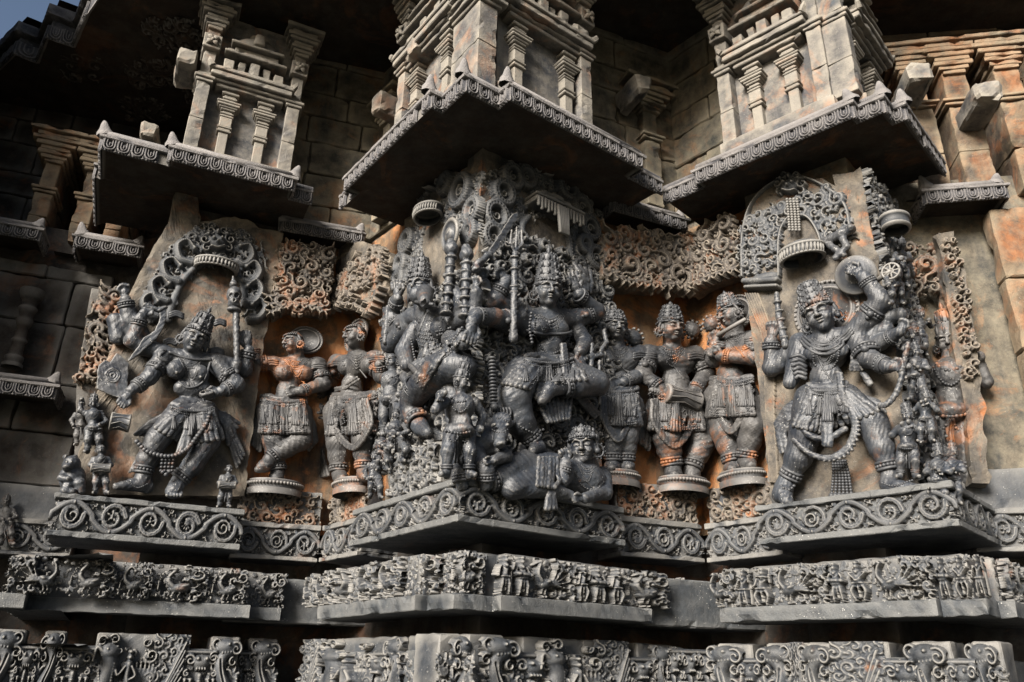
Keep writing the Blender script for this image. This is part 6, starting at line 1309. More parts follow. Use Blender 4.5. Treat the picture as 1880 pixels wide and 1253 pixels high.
def fig_recl():
    t = statue('reclining crowned figure lying under the feet of the trampling god', FCR, c2, (650, 1190), 12, 'trampled and attendant figures at the corner'); s = Sculpt(FCR, c2, (430, 960, 920, 1240), -4, 36, .0046); L = s.limb; E = s.ell; s.t, s.mat = t, 'fig'
    s.head(805, 1050, 20, 56, yaw=-50, roll=-6, pitch=6); L(815, 1090, 17, 34, 825, 1125, 16, 36); E(815, 1165, 16, 78, 62, 10); E(690, 1130, 14, 80, 52, 10); L(800, 1160, 16, 56, 690, 1130, 14, 58, k=.03); L(700, 1135, 14, 62, 600, 1120, 16, 50, k=.02); L(600, 1110, 16, 52, 520, 1150, 20, 46, k=.02); L(520, 1150, 20, 42, 470, 1170, 20, 32); L(660, 1150, 18, 54, 560, 1190, 24, 40, k=.02); L(560, 1190, 24, 38, 700, 1195, 26, 28); L(690, 1200, 26, 30, 760, 1215, 26, 18)
    L(760, 1125, 18, 34, 730, 1165, 24, 28, k=.012); L(730, 1165, 24, 26, 745, 1105, 26, 20); s.hand(745, 1105, 26, -10, 58, .4, 1, 0); L(870, 1150, 16, 34, 880, 1205, 22, 28); L(880, 1205, 22, 25, 810, 1225, 28, 18); s.hand(810, 1225, 28, 265, 50, .4, 1, 0)
    s.mesh('body', 'fig', t)
    g = Sculpt(FCR, c2, (550, 1020, 740, 1260), 0, 36, .0046); fan(g, (585, 1100), (605, 1060), (572, 1105), (590, 1035), 6, 14, 18, 12, 7); drape(s, g, (645, 1090), (720, 1090), (640, 1180), (710, 1190), 6, 9, 9); fan(g, (690, 1170), (700, 1170), (675, 1260), (715, 1260), 5, 28, 30, 7, 9); g.mesh('cloth', 'fig', t)
    J(s, 'necklace', necklace, s, (815, 1105), (765, 1115), (875, 1125), .9, ((.1, 4), (.3, 3.4))); J(s, 'sacred_cord', lambda mb: s.beads(mb, [(775, 1130), (800, 1180), (840, 1200), (875, 1170)], 4)); J(s, 'knot', lambda mb: [s.cord(mb, [(665+a, 1095), (690+a, 1110), (685+a, 1150)], 6) for a in (0, 10, 20)]); anklet(s, 480, 1165, 20, 520, 1150, 20, 34); bangle(s, 744, 1118, 25.6, 732, 1160, 24, 23, r=4.5); dress_head(s, .42, -.3); crown(t, t, s, .9, .75, 2)
fig_recl()
def fig_cow():
    t = statue('cow headed attendant bending over at the corner pedestal', FCR, c2, (420, 1180), 14, 'trampled and attendant figures at the corner'); s = Sculpt(FCR, c2, (340, 915, 600, 1195), -4, 36, .0046); L = s.limb; E = s.ell; s.t, s.mat = t, 'fig'
    E(520, 965, 17, 34, 34, 8); L(520, 970, 18, 32, 522, 1010, 25, 24, 520, 1035, 28, 20, k=.01); E(520, 1038, 29, 18, 12, 3.5); L(490, 965, 16, 12, 465, 950, 14, 5); L(550, 970, 16, 14, 575, 965, 14, 6); L(500, 940, 14, 10, 490, 920, 13, 5); L(540, 940, 14, 10, 548, 920, 13, 5)
    for q in (-1, 1): E(520+q*22, 975, 25, 7, 7, 2, k=.003)
    E(455, 1040, 12, 70, 58, 11, 30); L(500, 1000, 12, 40, 440, 1050, 12, 56, k=.03); E(400, 1075, 14, 52, 52, 10, k=.03); L(400, 1080, 14, 46, 385, 1140, 18, 30, 390, 1180, 18, 22); L(430, 1085, 18, 44, 470, 1130, 24, 30, 470, 1180, 22, 22); L(500, 1040, 18, 28, 540, 1080, 24, 22, 500, 1095, 28, 18); s.hand(500, 1095, 28, 260, 44, .5, 1); L(385, 985, 12, 14, 410, 960, 12, 12, 430, 1010, 14, 12)
    s.mesh('body', 'fig', t); J(s, 'halter', lambda mb: (s.beads(mb, arc((495, 990), (545, 990), 10), 4), s.beads(mb, [(495, 965), (520, 950), (545, 965)], 4))); J(s, 'girdle', lambda mb: [s.beads(mb, [(360, 1045+a), (400, 1040+a), (440, 1060+a)], 4.5) for a in (0, 10, 20)]); anklet(s, 388, 1165, 18, 385, 1140, 18, 26); anklet(s, 470, 1160, 22.5, 470, 1130, 24, 26)
    J(s, 'poll_tassels', lambda mb: [s.cord(mb, [(490+a*10, 945), (485+a*12, 930), (490+a*10, 915)], 6, d=16) for a in range(7)])
fig_cow()
def shield_fig(s, X, Y, d, h):
    s.disc(X(.12, .80), Y(.78), d+8, h*.13, 2.2)
mini('dwarf guard with round shield standing on the central corner', FCR, c2, 375, 1150, 380, 22, 1, face=-35, lean=.03, crownh=.16, flip=-1, vox=.0046)
# ================================================================== boar faced deity, left face of the central corner
def fig_CL():
    t = statue('boar faced deity with many arms and discus, left face of the central corner', FCL, c2, (250, 1010), 6); s = Sculpt(FCL, c2, (95, 400, 470, 1010), -2, 30, .0046); L = s.limb; E = s.ell; s.t, s.mat = t, 'fig'
    s.head(245, 505, 13, 52, yaw=30, roll=0, pitch=8); L(262, 520, 20, 30, 262, 548, 27, 22, k=.012); E(262, 555, 30, 20, 14, 3.5); E(245, 530, 18, 34, 34, 7)
    E(290, 660, 8, 66, 78, 9); E(300, 745, 8, 60, 56, 9); L(225, 600, 7, 34, 360, 610, 8, 36, k=.03); L(250, 560, 10, 28, 265, 600, 9, 30, k=.02); E(315, 640, 14, 38, 40, 6)
    L(215, 605, 7, 32, 160, 640, 9, 30, 150, 590, 10, 26); L(150, 590, 10, 24, 168, 540, 13, 20); s.hand(168, 535, 13, -5, 66, .35, 1); L(210, 630, 6, 32, 140, 700, 9, 28, k=.012); L(140, 700, 9, 26, 130, 660, 12, 20); s.hand(128, 655, 12, -10, 60, .7, 1); L(230, 650, 10, 32, 190, 720, 14, 30, 200, 765, 16, 26)
    L(360, 610, 8, 32, 400, 560, 10, 28, 350, 500, 14, 22); s.hand(350, 495, 14, -10, 60, .7, 1); L(370, 620, 8, 32, 430, 590, 10, 28, 440, 520, 12, 22); s.hand(440, 510, 12, -10, 60, .7, 1); L(350, 680, 12, 32, 395, 690, 18, 26, 385, 660, 20, 20)
    L(395, 775, 12, 44, 330, 775, 16, 56, 262, 830, 17, 50, k=.015, sp=True); L(262, 830, 17, 48, 222, 880, 15, 42, 218, 935, 14, 34, 250, 985, 14, 26, k=.012, sp=True); L(250, 985, 14, 26, 270, 1000, 18, 18); L(340, 790, 8, 50, 370, 900, 8, 40, 360, 980, 8, 28)
    s.mesh('body', 'fig', t)
    g = Sculpt(FCL, c2, (190, 690, 430, 860), 0, 32, .0046); drape(s, g, (250, 720), (350, 710), (225, 800), (260, 850), 7, 10, 9); drape(s, g, (260, 700), (380, 690), (250, 730), (390, 720), 5, 9, 9); g.mesh('waist_cloth', 'fig', t)
    J(s, 'necklace', necklace, s, (270, 600), (225, 605), (345, 605), .9, ((.1, 4.2), (.3, 3.6), (.45, 3.6))); J(s, 'fur_collar', lambda mb: [s.cord(mb, [(290-a*8, 560+a*14), (250-a*2, 610+a*12)], 6) for a in range(6)]); J(s, 'bead_rows', lambda mb: [s.beads(mb, arc((225+a*3, 640+a*14), (350+a*3, 640+a*12), 14), 4) for a in range(7)])
    J(s, 'armlet', armlet, s, 170, 630, 9, 155, 600, 10, 30); bangle(s, 165, 550, 12.5, 152, 588, 10, 24, r=4); bangle(s, 133, 672, 11, 140, 700, 9, 25, r=4.5); bangle(s, 240, 840, 16.5, 222, 880, 15, 48, r=5); anklet(s, 240, 965, 14, 222, 930, 14, 34); J(s, 'garland', lambda mb: (s.beads(mb, [(215, 680), (240, 760), (330, 720), (390, 640)], 5), s.beads(mb, [(220, 690), (250, 775), (340, 735), (400, 660)], 5)))
    dress_head(s, .3, both=(1,)); crown(t, t, s, .84, 1.7, 4)
    def disc(mb):
        p = s.P(352, 322, 12); r = s.r(p, 60); mb.lathe(p, [(r, 0), (r*1.02, .012), (r*.92, .02), (r*.78, .016), (r*.74, .010), (r*.45, .010), (r*.42, .022), (r*.2, .03), (.001, .034)], (-.1, 1, -.1), 26)
    mb = MB(); disc(mb); mb.build('discus', 'fig', t)
    for x0, y0, x1, y1, dd in ((352, 400, 335, 590, 18), (405, 420, 398, 600, 16)):
        k = Sculpt(FCL, c2, (min(x0, x1)-40, y0-60, max(x0, x1)+40, y1+20), 6, 30, .0044); k.limb(x0, y0, dd, 16, x1, y1, dd, 12, k=.003)
        for i in range(7): f = i/6; k.ell(x0+(x1-x0)*f, y0+(y1-y0)*f, dd, 24-6*(i % 2), 9, 3.6, k=.003)
        k.ell(x0, y0-30, dd, 26, 26, 4); k.ell(x0, y0-52, dd, 14, 16, 3); k.mesh('club', 'fig', t)
    k = Sculpt(FCL, c2, (100, 560, 150, 700), 4, 24, .0044); k.limb(135, 570, 14, 8, 125, 690, 14, 9, k=.002); k.plate([(122, 570), (150, 565), (150, 640), (120, 640)], 12, 1.2); k.mesh('book', 'fig', t)
fig_CL()
mini('skull faced dwarf behind the thigh of the boar faced deity', FCL, c2, 150, 1010, 300, 4, 3, face=20, crownh=.02)
mini('kneeling dwarf with bent knee left of the central pedestal', FCL, c2, 165, 1100, 190, 16, 0, sit=True, face=-10, crownh=.06)
mini('small attendant at the left end of the central pedestal', FCL, c2, 118, 1130, 150, 18, 4, face=-10, crownh=.06)
mini('lowest small attendant left of the central pedestal, half hidden', FCL, c2, 92, 1225, 170, 16, 1, face=-10, crownh=.06)
t = thing('rough_block', 'rough carved stone block on the left face of the central pedestal', 'stone block', FCL, *(lambda p: (p[0], p[2], p[1]))(FCL.px(c2[0]+220*c2[2], c2[1]+1195*c2[2], -.03)))
p = FCL.px(c2[0]+225*c2[2], c2[1]+1180*c2[2], -.06); mb = MB().box(p[0]-.27, p[0]+.25, -.2, -.055, 2.5, 2.5+.27, .03, jit=.01); mb.build('block', 'carve', t, smooth=False); foliage_panel(t, FCL, p[0]-.26, p[0]+.24, -.057, 2.51, 2.77, 77, .05, 'carve', 'carved_face')
# ================================================================== dancing deity, right panel
def fig_R():
    t = statue('dancing deity with tall crown, bow and round cymbal, right panel', FR, c3, (400, 1190), 6); s = Sculpt(FR, c3, (115, 360, 700, 1225), -2, 26, .0046); L = s.limb; E = s.ell; s.t, s.mat = t, 'fig'
    E(345, 675, 7, 80, 82, 8, -6); E(345, 770, 7, 56, 62, 7); E(350, 835, 7, 84, 52, 8); L(255, 645, 7, 38, 445, 620, 7, 38, k=.03); E(305, 680, 13, 40, 32, 4.5, k=.02); E(385, 675, 13, 40, 32, 4.5, k=.02); L(328, 600, 11, 32, 338, 640, 9, 36, k=.02); s.head(325, 548, 14, 66, yaw=6, roll=-12, pitch=12); E(345, 760, 14.4, 6, 6, 1.2, op='sub', k=.004)
    # raised arm on the right with the cymbal hand
    L(445, 618, 8, 42, 540, 500, 12, 37, k=.015); L(545, 495, 12, 36, 480, 408, 16, 24); s.hand(476, 402, 16, -62, 76, .55, 1, 0)
    L(465, 640, 8, 42, 498, 700, 11, 38, k=.015); L(498, 700, 11, 36, 565, 730, 17, 26); s.hand(570, 733, 17, 85, 74, .8, -1, 1)
    L(470, 620, 4, 34, 570, 555, 5, 30, 610, 545, 6, 26); L(480, 640, 4, 36, 560, 598, 7, 28); L(500, 660, 3, 34, 540, 645, 8, 28, 610, 605, 13, 20); s.hand(612, 602, 13, 20, 60, .8, 1, 1)
    # arms on the left
    L(250, 650, 7, 38, 180, 720, 6, 34, 150, 735, 7, 32, k=.012); L(150, 735, 7, 30, 148, 640, 9, 24); s.hand(148, 628, 10, 5, 74, .7, 1, 1); L(255, 660, 9, 40, 235, 740, 12, 34, k=.012); L(235, 740, 12, 32, 215, 790, 15, 24)
    # legs
    L(295, 855, 8, 64, 275, 960, 10, 56, 245, 1060, 10, 48, k=.02); L(245, 1060, 10, 46, 210, 1135, 8, 30); L(205, 1140, 8, 32, 185, 1190, 12, 34, k=.012); L(195, 1190, 13, 30, 205, 1215, 16, 24)
    L(410, 855, 8, 66, 510, 930, 10, 54, 545, 1020, 10, 46, k=.02); L(545, 1020, 10, 45, 572, 1110, 8, 28); L(572, 1115, 8, 30, 575, 1155, 9, 32, 610, 1165, 13, 26, 685, 1168, 16, 15, k=.012)
    s.mesh('body', 'fig', t)
    g = Sculpt(FR, c3, (150, 780, 560, 1090), 0, 28, .0046)
    for y in (800, 818): s.rib(g, arc((285, y), (415, y-8), 10), 14, 14, .3)
    drape(s, g, (285, 825), (355, 835), (225, 940), (345, 970), 8, 12, 10); drape(s, g, (355, 835), (425, 815), (350, 960), (545, 885), 9, 12, 10); fan(g, (270, 830), (290, 830), (165, 930), (180, 1030), 8, 8, 5, 12, 9, bow=-20); fan(g, (170, 970), (190, 930), (180, 1040), (215, 1030), 5, 6, 6, 8, 7); fan(g, (450, 830), (470, 840), (530, 850), (560, 900), 5, 7, 5, 10, 8)
    fan(g, (335, 850), (370, 850), (335, 1010), (365, 1015), 5, 18, 19, 8, 9); fan(g, (440, 690), (460, 700), (430, 745), (480, 740), 4, 12, 10, 8, 7); fan(g, (470, 745), (490, 765), (500, 800), (510, 790), 4, 8, 8, 9, 7); g.mesh('skirt', 'fig', t)
    h = Sculpt(FR, c3, (225, 770, 480, 1080), 0, 30, .0046)
    U = [(398, 760), (412, 850), (448, 900), (455, 960), (425, 1030), (360, 1062), (290, 1045), (240, 1000)]
    for o in (0, 9): P = spline(U, 40)-np.array([o, o*.6]); [h.limb(P[i][0], P[i][1], 19, 9, P[i+1][0], P[i+1][1], 19, 9, k=.003) for i in range(len(P)-1)]
    P = spline([(250, 945), (300, 985), (360, 985), (415, 955)], 24); [h.limb(P[i][0], P[i][1], 18, 11, P[i+1][0], P[i+1][1], 18, 11, k=.003) for i in range(len(P)-1)]
    for i in range(26): q = spline(U, 52)[i*2+1]; h.ell(q[0]+8, q[1]+8, 19, 6, 6, 1.4, k=.002)
    h.mesh('scarf_loop', 'fig', t)
    J(s, 'necklace', necklace, s, (335, 638), (255, 625), (445, 605), 1.1, ((.05, 5), (.18, 4), (.3, 3.6))); J(s, 'collar', lambda mb: [s.cord(mb, arc((265-a*6, 620+a*8), (435+a*4, 590+a*8), 50+a*8), 6) for a in range(3)]); J(s, 'chest_chain', lambda mb: (s.beads(mb, [(300, 650), (305, 720), (345, 745), (385, 715), (395, 640)], 5), s.beads(mb, [(310, 650), (318, 705), (345, 725), (372, 700), (380, 640)], 4)))
    J(s, 'girdle', girdle, g, (280, 805), (420, 795), 920, 1.05, 3)
    J(s, 'tassels', lambda mb: [s.beads(mb, [(370+a*9, 1070), (372+a*11, 1120), (366+a*14, 1185)], 6.5, d=8+a*.3, gap=1.6) for a in range(6)]+[mb.balls([s.P(365+a*14, 1195, 8.5)], s.r(s.P(365, 1195, 8), 11)) for a in range(6)])
    J(s, 'armlet', armlet, s, 505, 542, 11, 540, 500, 12, 40); J(s, 'armlet', armlet, s, 485, 668, 10, 498, 700, 11, 44); bangle(s, 490, 420, 15.5, 540, 488, 12, 28, r=4.5); bangle(s, 555, 726, 16, 505, 703, 11, 30, n=4, r=5); bangle(s, 148, 648, 9, 150, 730, 7, 28, r=5); bangle(s, 585, 622, 11, 545, 643, 8, 26, r=4); J(s, 'armlet', lambda mb: [s.cord(mb, [(215+a*4, 700+a*15), (250, 690+a*15), (275, 705+a*14)], 8) for a in range(6)])
    anklet(s, 216, 1128, 8.4, 245, 1065, 10, 32); anklet(s, 568, 1098, 8.4, 545, 1025, 10, 31); J(s, 'toe_chain', lambda mb: s.beads(mb, [(548, 1150), (590, 1160), (655, 1140)], 5)); J(s, 'anklet', lambda mb: s.beads(mb, arc((185, 1160), (230, 1160), 14), 6))
    dress_head(s, .3); crown(t, t, s, .86, 1.55, 4, fin=False)
    mb = MB(); p = s.P(452, 402, 9); r = s.r(p, 72); mb.lathe(p, [(r, -.01), (r*1.02, .0), (r*.94, .008), (r*.5, .012), (r*.46, .02), (.001, .024)], (.1, 1, -.2), 28); mb.build('cymbal', 'fig', t)
    mb = MB(); p = s.P(578, 388, 14); r = s.r(p, 30); A = np.linspace(0, 2*math.pi, 20); mb.tube(p+r*np.stack((np.cos(A), A*0, np.sin(A)), 1), r*.16, 6); mb.tube(p+r*.3*np.stack((np.cos(A), A*0, np.sin(A)), 1), r*.12, 6)
    for i in range(8): a = i*math.pi/4; mb.tube([p, p+r*np.array([math.cos(a), 0, math.sin(a)])], r*.12, 5)
    mb.tube([p, s.P(530, 420, 10)], r*.35, 6); mb.build('wheel', 'fig', t)
    k = Sculpt(FR, c3, (160, 440, 235, 680), 4, 22, .0044); k.limb(168, 470, 12, 9, 178, 560, 13, 11, 200, 655, 13, 13, k=.003, sp=True); [k.ell(172+6*i, 500+32*i, 13, 16, 7, 2.6, k=.003) for i in range(5)]; k.mesh('flute_rod', 'fig', t)
    k = Sculpt(FR, c3, (530, 640, 680, 890), 4, 26, .0044); P = spline([(640, 650), (625, 720), (612, 790), (590, 840), (560, 868), (540, 870)], 30); [k.limb(P[i][0], P[i][1], 18, 9+2*(i % 2), P[i+1][0], P[i+1][1], 18, 9+2*((i+1) % 2), k=.002) for i in range(len(P)-1)]; k.mesh('bow', 'fig', t)
    halo(t, t, s, (345, 530), 120, 1.5, 'figw')
    k = Sculpt(FR, c3, (330, 230, 450, 360), -2, 14, .0045); k.limb(345, 280, 5, 16, 400, 255, 6, 18, 430, 240, 6, 16); k.limb(400, 260, 6, 14, 420, 300, 7, 12, 380, 340, 8, 12); k.limb(350, 290, 5, 12, 380, 310, 7, 12, 410, 330, 8, 10); k.ell(436, 235, 6, 16, 16, 4); k.mesh('flying_figure', 'fig', t)
fig_R()
for lab, x, y, h, d, ps, fc, cr in (('flute playing dwarf beside the knee of the right dancing deity', 640, 1130, 265, 11, 2, -20, .14), ('crowned attendant at the bow of the right dancing deity', 672, 850, 205, 11, 4, -15, .14), ('attendant below the bow on the right panel corner', 705, 1000, 195, 14, 2, -10, .12), ('seated crowned bust beside the foot of the right dancing deity', 748, 1235, 230, 14, 4, 35, .12),
                                    ('second bust in shade behind the seated crowned bust', 800, 1225, 220, 6, 4, 45, .12)):
    mini(lab, FR, c3, x, y, h, d, ps, face=fc, crownh=cr)
for i, (u, z, h) in enumerate(((.12, 3.52, .30), (.18, 3.1, .34), (.22, 2.75, .32), (.16, 2.50, .26), (.34, 2.5, .30), (.40, 3.3, .3), (.30, 3.7, .3))):
    q = FRS.W(u, -.12, z); x, y = inv_px(q); mini(('topmost', 'second', 'third', 'lowest', 'hindmost', 'middle shaded', 'upper shaded')[i]+' of the small figures climbing the shaded corner of the right panel', FRS, (0, 0, 1.), x, y, h*FPX/4.6*.95, 6, (1, 4, 2, 0, 3, 1, 4)[i], face=-30, crownh=.12)
# far right recess: dim figures and the broken framed slab
t = thing('broken_slab', 'tall broken edged slab standing in the far right recess', 'slab', FY, .17, 2.73, -.02)
q = np.array(pxpoly(FY, c3, [(870, 1150), (930, 1150), (900, 800), (880, 620), (850, 420), (800, 250), (745, 260), (770, 400), (800, 640), (850, 900)], .06)); n = len(q); V = [(a, .06, b) for a, b in q]+[(a, -.1, b) for a, b in q]; part('slab', V, [(i, i+n, (i+1) % n+n, (i+1) % n) for i in range(n)], 'slab', t, [(i, i+1, n-1-i) for i in range(4)]+[(i+1, n-2-i, n-1-i) for i in range(4)], smooth=False)
r = RP(FY, c3, (740, 250, 930, 800), .062); f = inpoly([(770, 265), (800, 262), (845, 420), (875, 620), (890, 780), (850, 780), (820, 600), (790, 420)]); r.fol((740, 250, 930, 800), 18, .05, 91, f); r.build('scrollwork', 'carvew', t)
t2 = thing('foliage_canopy', 'dim scroll canopy in the far right recess', 'canopy', FY, -.05, 4.0, 0.); r = RP(FY, c3, (640, 270, 770, 500), -.06); r.fol((640, 280, 765, 490), 34, .06, 93, dense=1.05); r.build('foliage', 'carvew', t2)
mini('dim standing attendant in the far right recess', FY, c3, 790, 1140, 590, 2, 1, face=-30, mat='figw', crownh=.16, vox=.006)

t = thing('side_scrolls', 'scroll carved shaded side above the small figures of the right panel', 'carving', FRS, .45, 3.6, -.2)
foliage_panel(t, FRS, .20, .72, -.2, 3.75, 4.48, 95, .06, 'carve', 'foliage', .07); foliage_panel(t, FRS, .20, .74, -.2, 2.52, 3.75, 96, .07, 'carve', 'foliage', .06)
mb = MB(); 
p = np.array([.26, -.08, 4.05]); mb.lathe(p, [(.08, -.01), (.10, 0), (.10, .01), (.095, .012), (.095, .055), (.105, .06), (.105, .075), (.09, .08), (.05, .11), (.001, .12)], seg=24, squash=.8); mb.build('parasol', 'carve', t)
# ================================================================== figures in the recesses
def person(label, fr, crop, foot, box, d, sh, el, wr, hips, knees, ank, toes, head, neck, chest, waist, mat='figw', female=True, vox=.0050, hand=None, skirt=None, crn=None, hal=None, grp='standing figures in the recesses', extra=None, hem=None, long_=True):
    """standing relief figure; joints in crop px: sh/el/wr = (left, right) lists of (x,y,d); foot ends follow"""
    t = statue(label, fr, crop, foot, d, grp); s = Sculpt(fr, crop, box, -2, 24, vox); L = s.limb; E = s.ell; s.t, s.mat = t, mat; S = head[3]/52*1.18
    E(chest[0], chest[1], 7, chest[2]*1.16, chest[3], 7.); E(waist[0], waist[1], 7, waist[2]*(.84 if female else .98), waist[3], 5.4); hx = (hips[0][0]+hips[1][0])/2; hy = (hips[0][1]+hips[1][1])/2; E(hx, hy-8, 7, abs(hips[1][0]-hips[0][0])*.5+30*S, 54*S, 7.5)
    L(waist[0], waist[1], 7, waist[2]*(.7 if female else .85), hx, hy-20, 7, 52*S, k=.03); L(sh[0][0]+14, sh[0][1]+8, 7, 32*S, sh[1][0]-14, sh[1][1]+8, 7, 32*S, k=.03); L(neck[0], neck[1]-22*S, 10, 25*S, neck[0], neck[1]+6, 8, 28*S, k=.02)
    if female:
        for q in (-1, 1): E(chest[0]+q*36*S, chest[1]+4, 12, 31*S, 32*S, 4.8, k=.01)
    else:
        for q in (-1, 1): E(chest[0]+q*32*S, chest[1]-8, 11, 34*S, 26*S, 4, k=.02)
    s.head(head[0], head[1], 12.5, head[3], yaw=head[2], roll=head[4] if len(head) > 4 else 0, pitch=12)
    for i in (0, 1):
        a, b, c = sh[i], el[i], wr[i]; L(a[0], a[1], a[2], 32*S, b[0], b[1], b[2], 28*S, k=.015); L(b[0], b[1], b[2], 27*S, c[0], c[1], c[2], 19*S)
        hd = (hand or ((200, 62, .4), (160, 62, .4)))[i]; s.hand(c[0], c[1], c[2], hd[0], hd[1]*S, hd[2], -1 if i == 0 else 1, 1)
        h, k_, n_, tt = hips[i], knees[i], ank[i], toes[i]; L(h[0], h[1], 7, 56*S, k_[0], k_[1], k_[2], 42*S, k=.02); L(k_[0], k_[1], k_[2], 40*S, (k_[0]*.55+n_[0]*.45), (k_[1]*.55+n_[1]*.45), k_[2]*.5+n_[2]*.5-.5, 36*S, n_[0], n_[1], n_[2], 23*S); L(n_[0], n_[1]+10, n_[2], 25*S, (n_[0]+tt[0])/2, (n_[1]+tt[1])/2+10, n_[2]+1.5, 25*S, tt[0], tt[1], tt[2], 15*S, k=.01)
    if extra: extra(s)
    s.mesh('body', mat, t)
    hl, hr = (hx-abs(hips[1][0]-hips[0][0])*.5-36*S, hips[0][1]-64*S), (hx+abs(hips[1][0]-hips[0][0])*.5+36*S, hips[1][1]-64*S); hm = hem or (hy+130*S)
    g = Sculpt(fr, crop, (box[0], hy-110, box[2], hm+160*S), 0, 26, vox)
    for q in (0, 16*S): s.rib(g, arc((hl[0]+8, hl[1]+q), (hr[0]-8, hr[1]+q), 8), 12*S, 12*S, .3)
    drape(s, g, (hl[0]+12, hl[1]+20), (hr[0]-12, hr[1]+20), (hl[0]-12, hm), (hr[0]+12, hm), 16, 11*S, 10*S, .9); fan(g, (hl[0]+8, hl[1]+20), (hl[0]+16, hl[1]+30), (hl[0]-42*S, hm+40), (hl[0]-4, hm+90), 5, 6, 4, 10*S, 8*S, bow=-8); fan(g, (hr[0]-12, hr[1]+30), (hr[0]-6, hr[1]+20), (hr[0]+4, hm+80), (hr[0]+38*S, hm+30), 5, 6, 4, 10*S, 8*S, bow=8)
    g.mesh('skirt', mat, t)
    k = Sculpt(fr, crop, (box[0], hy-110, box[2], hm+110*S), 4, 28, vox)
    for o in (0, 9, 18): 
        P = spline([(hl[0]+6+o, hl[1]+40), (hl[0]+14+o, hm-20), (hx, hm+62*S-o), (hr[0]-24-o, hm-30), (hr[0]-38-o, hl[1]+30)], 30); [k.limb(P[i][0], P[i][1], 16, 6*S, P[i+1][0], P[i+1][1], 16, 6*S, k=.002) for i in range(len(P)-1)]
    k.mesh('scarf_loop', mat, t)
    J(s, 'necklace', necklace, s, neck[:2], (sh[0][0]+8, sh[0][1]-12), (sh[1][0]-8, sh[1][1]-12), .95*S, ((.06, 4.4), (.2, 3.6), (.33, 3.4)), long_); J(s, 'girdle', girdle, g, hl, hr, hm, .95*S, 4); J(s, 'hem_beads', lambda mb: [g.beads(mb, arc((hl[0]+6, hm-14+a), (hr[0]-6, hm-14+a), 8), 4*S) for a in (0, 9)])
    for i in (0, 1):
        a, b, c = sh[i], el[i], wr[i]; m = lerp(a, b, .55); J(s, 'armlet', armlet, s, *m, *b, 32*S); bangle(s, *lerp(c, b, .1), *b, 22*S, r=4*S); n_, k_ = ank[i], knees[i]; anklet(s, *lerp(n_, k_, .05), *k_, 26*S)
        m = lerp(a, b, .15); J(s, 'shoulder_ornament', lambda mb: [s.cord(mb, [(m[0]-24*S, m[1]-10+q*9), (m[0], m[1]-16+q*10), (m[0]+24*S, m[1]-10+q*9)], 5*S) for q in range(3)])
    dress_head(s, .3); 
    if hal: halo(t, t, s, hal[:2], hal[2], 4)
    if crn: crown(t, t, s, *crn)
    t.scale = (1.15, 1.1, 1.)
    return t, s
person('stained stone woman in profile with large halo, left recess', AL, c4, (200, 1160), (60, 430, 430, 1175), 4, ((195, 625, 7), (370, 625, 7)), ((130, 625, 8), (390, 715, 11)), ((120, 560, 9), (300, 750, 16)), ((180, 850), (280, 855)), ((190, 975, 10), (295, 975, 12)), ((200, 1115, 8), (170, 1060, 12)), ((190, 1155, 12), (125, 1110, 14)), (278, 528, -62, 50), (285, 595), (275, 660, 72, 70), (250, 745, 52, 55), hand=((-5, 56, .5), (265, 60, .3)), hal=(325, 512, 68), hem=940)
t, s = person('haloed stone woman facing front with arm hanging down, left recess', BL, c4, (530, 1160), (350, 400, 720, 1175), 4, ((490, 610, 7), (640, 605, 7)), ((455, 700, 9), (665, 690, 8)), ((408, 785, 11), (655, 640, 12)), ((495, 845), (595, 845)), ((488, 985, 10), (590, 985, 10)), ((488, 1120, 8), (588, 1110, 8)), ((500, 1155, 14), (590, 1150, 14)), (563, 497, -8, 55), (565, 565), (565, 630, 70, 66), (545, 715, 52, 58), hand=((200, 66, .5), (-5, 58, .5)), hal=(565, 490, 82), hem=945)
k = Sculpt(BL, c4, (360, 860, 480, 1160), 0, 16, .005); fan(k, (390, 880), (420, 880), (385, 1140), (450, 1130), 7, 8, 6, 10, 9, bow=-12); k.mesh('hanging_scarf', 'figw', t); k = Sculpt(BL, c4, (400, 680, 600, 760), 4, 20, .005); s.rib(k, [(440, 748), (500, 735), (565, 690)], 7, 7, .3); s.rib(k, [(446, 758), (505, 745), (572, 700)], 7, 7, .3); k.mesh('sash', 'figw', t)
person('crowned stone man half hidden behind the trampling god, right recess', AR, c5, (170, 1120), (70, 380, 330, 1135), 3, ((105, 625, 5), (255, 625, 6)), ((95, 700, 6), (262, 715, 10)), ((130, 760, 12), (190, 750, 15)), ((145, 850), (205, 850)), ((150, 985, 9), (200, 985, 9)), ((152, 1085, 7), (200, 1085, 7)), ((150, 1115, 12), (215, 1110, 12)), (160, 520, -10, 52), (165, 590), (175, 660, 62, 66), (172, 745, 48, 52), mat='fig', female=False, hand=((110, 56, .5), (255, 56, .4)), crn=(.86, 1.0, 3), hem=930)
t, s = person('crowned stone drummer with hip drum, middle of the right recess', AR, c5, (450, 1140), (250, 370, 590, 1165), 5, ((320, 630, 7), (490, 630, 7)), ((295, 720, 11), (530, 715, 9)), ((365, 775, 17), (490, 785, 14)), ((375, 870), (470, 870)), ((390, 990, 10), (520, 1000, 10)), ((412, 1105, 8), (480, 1115, 8)), ((420, 1145, 13), (490, 1148, 12)), (400, 525, 0, 56), (405, 592), (410, 660, 74, 66), (420, 740, 54, 58), mat='figw', female=False, hand=((130, 64, .4), (235, 58, .5)), crn=(.88, 1.35, 4), hem=950)
drum(s, (380, 800, 19), (505, 835, 19), 42, waist=.8)
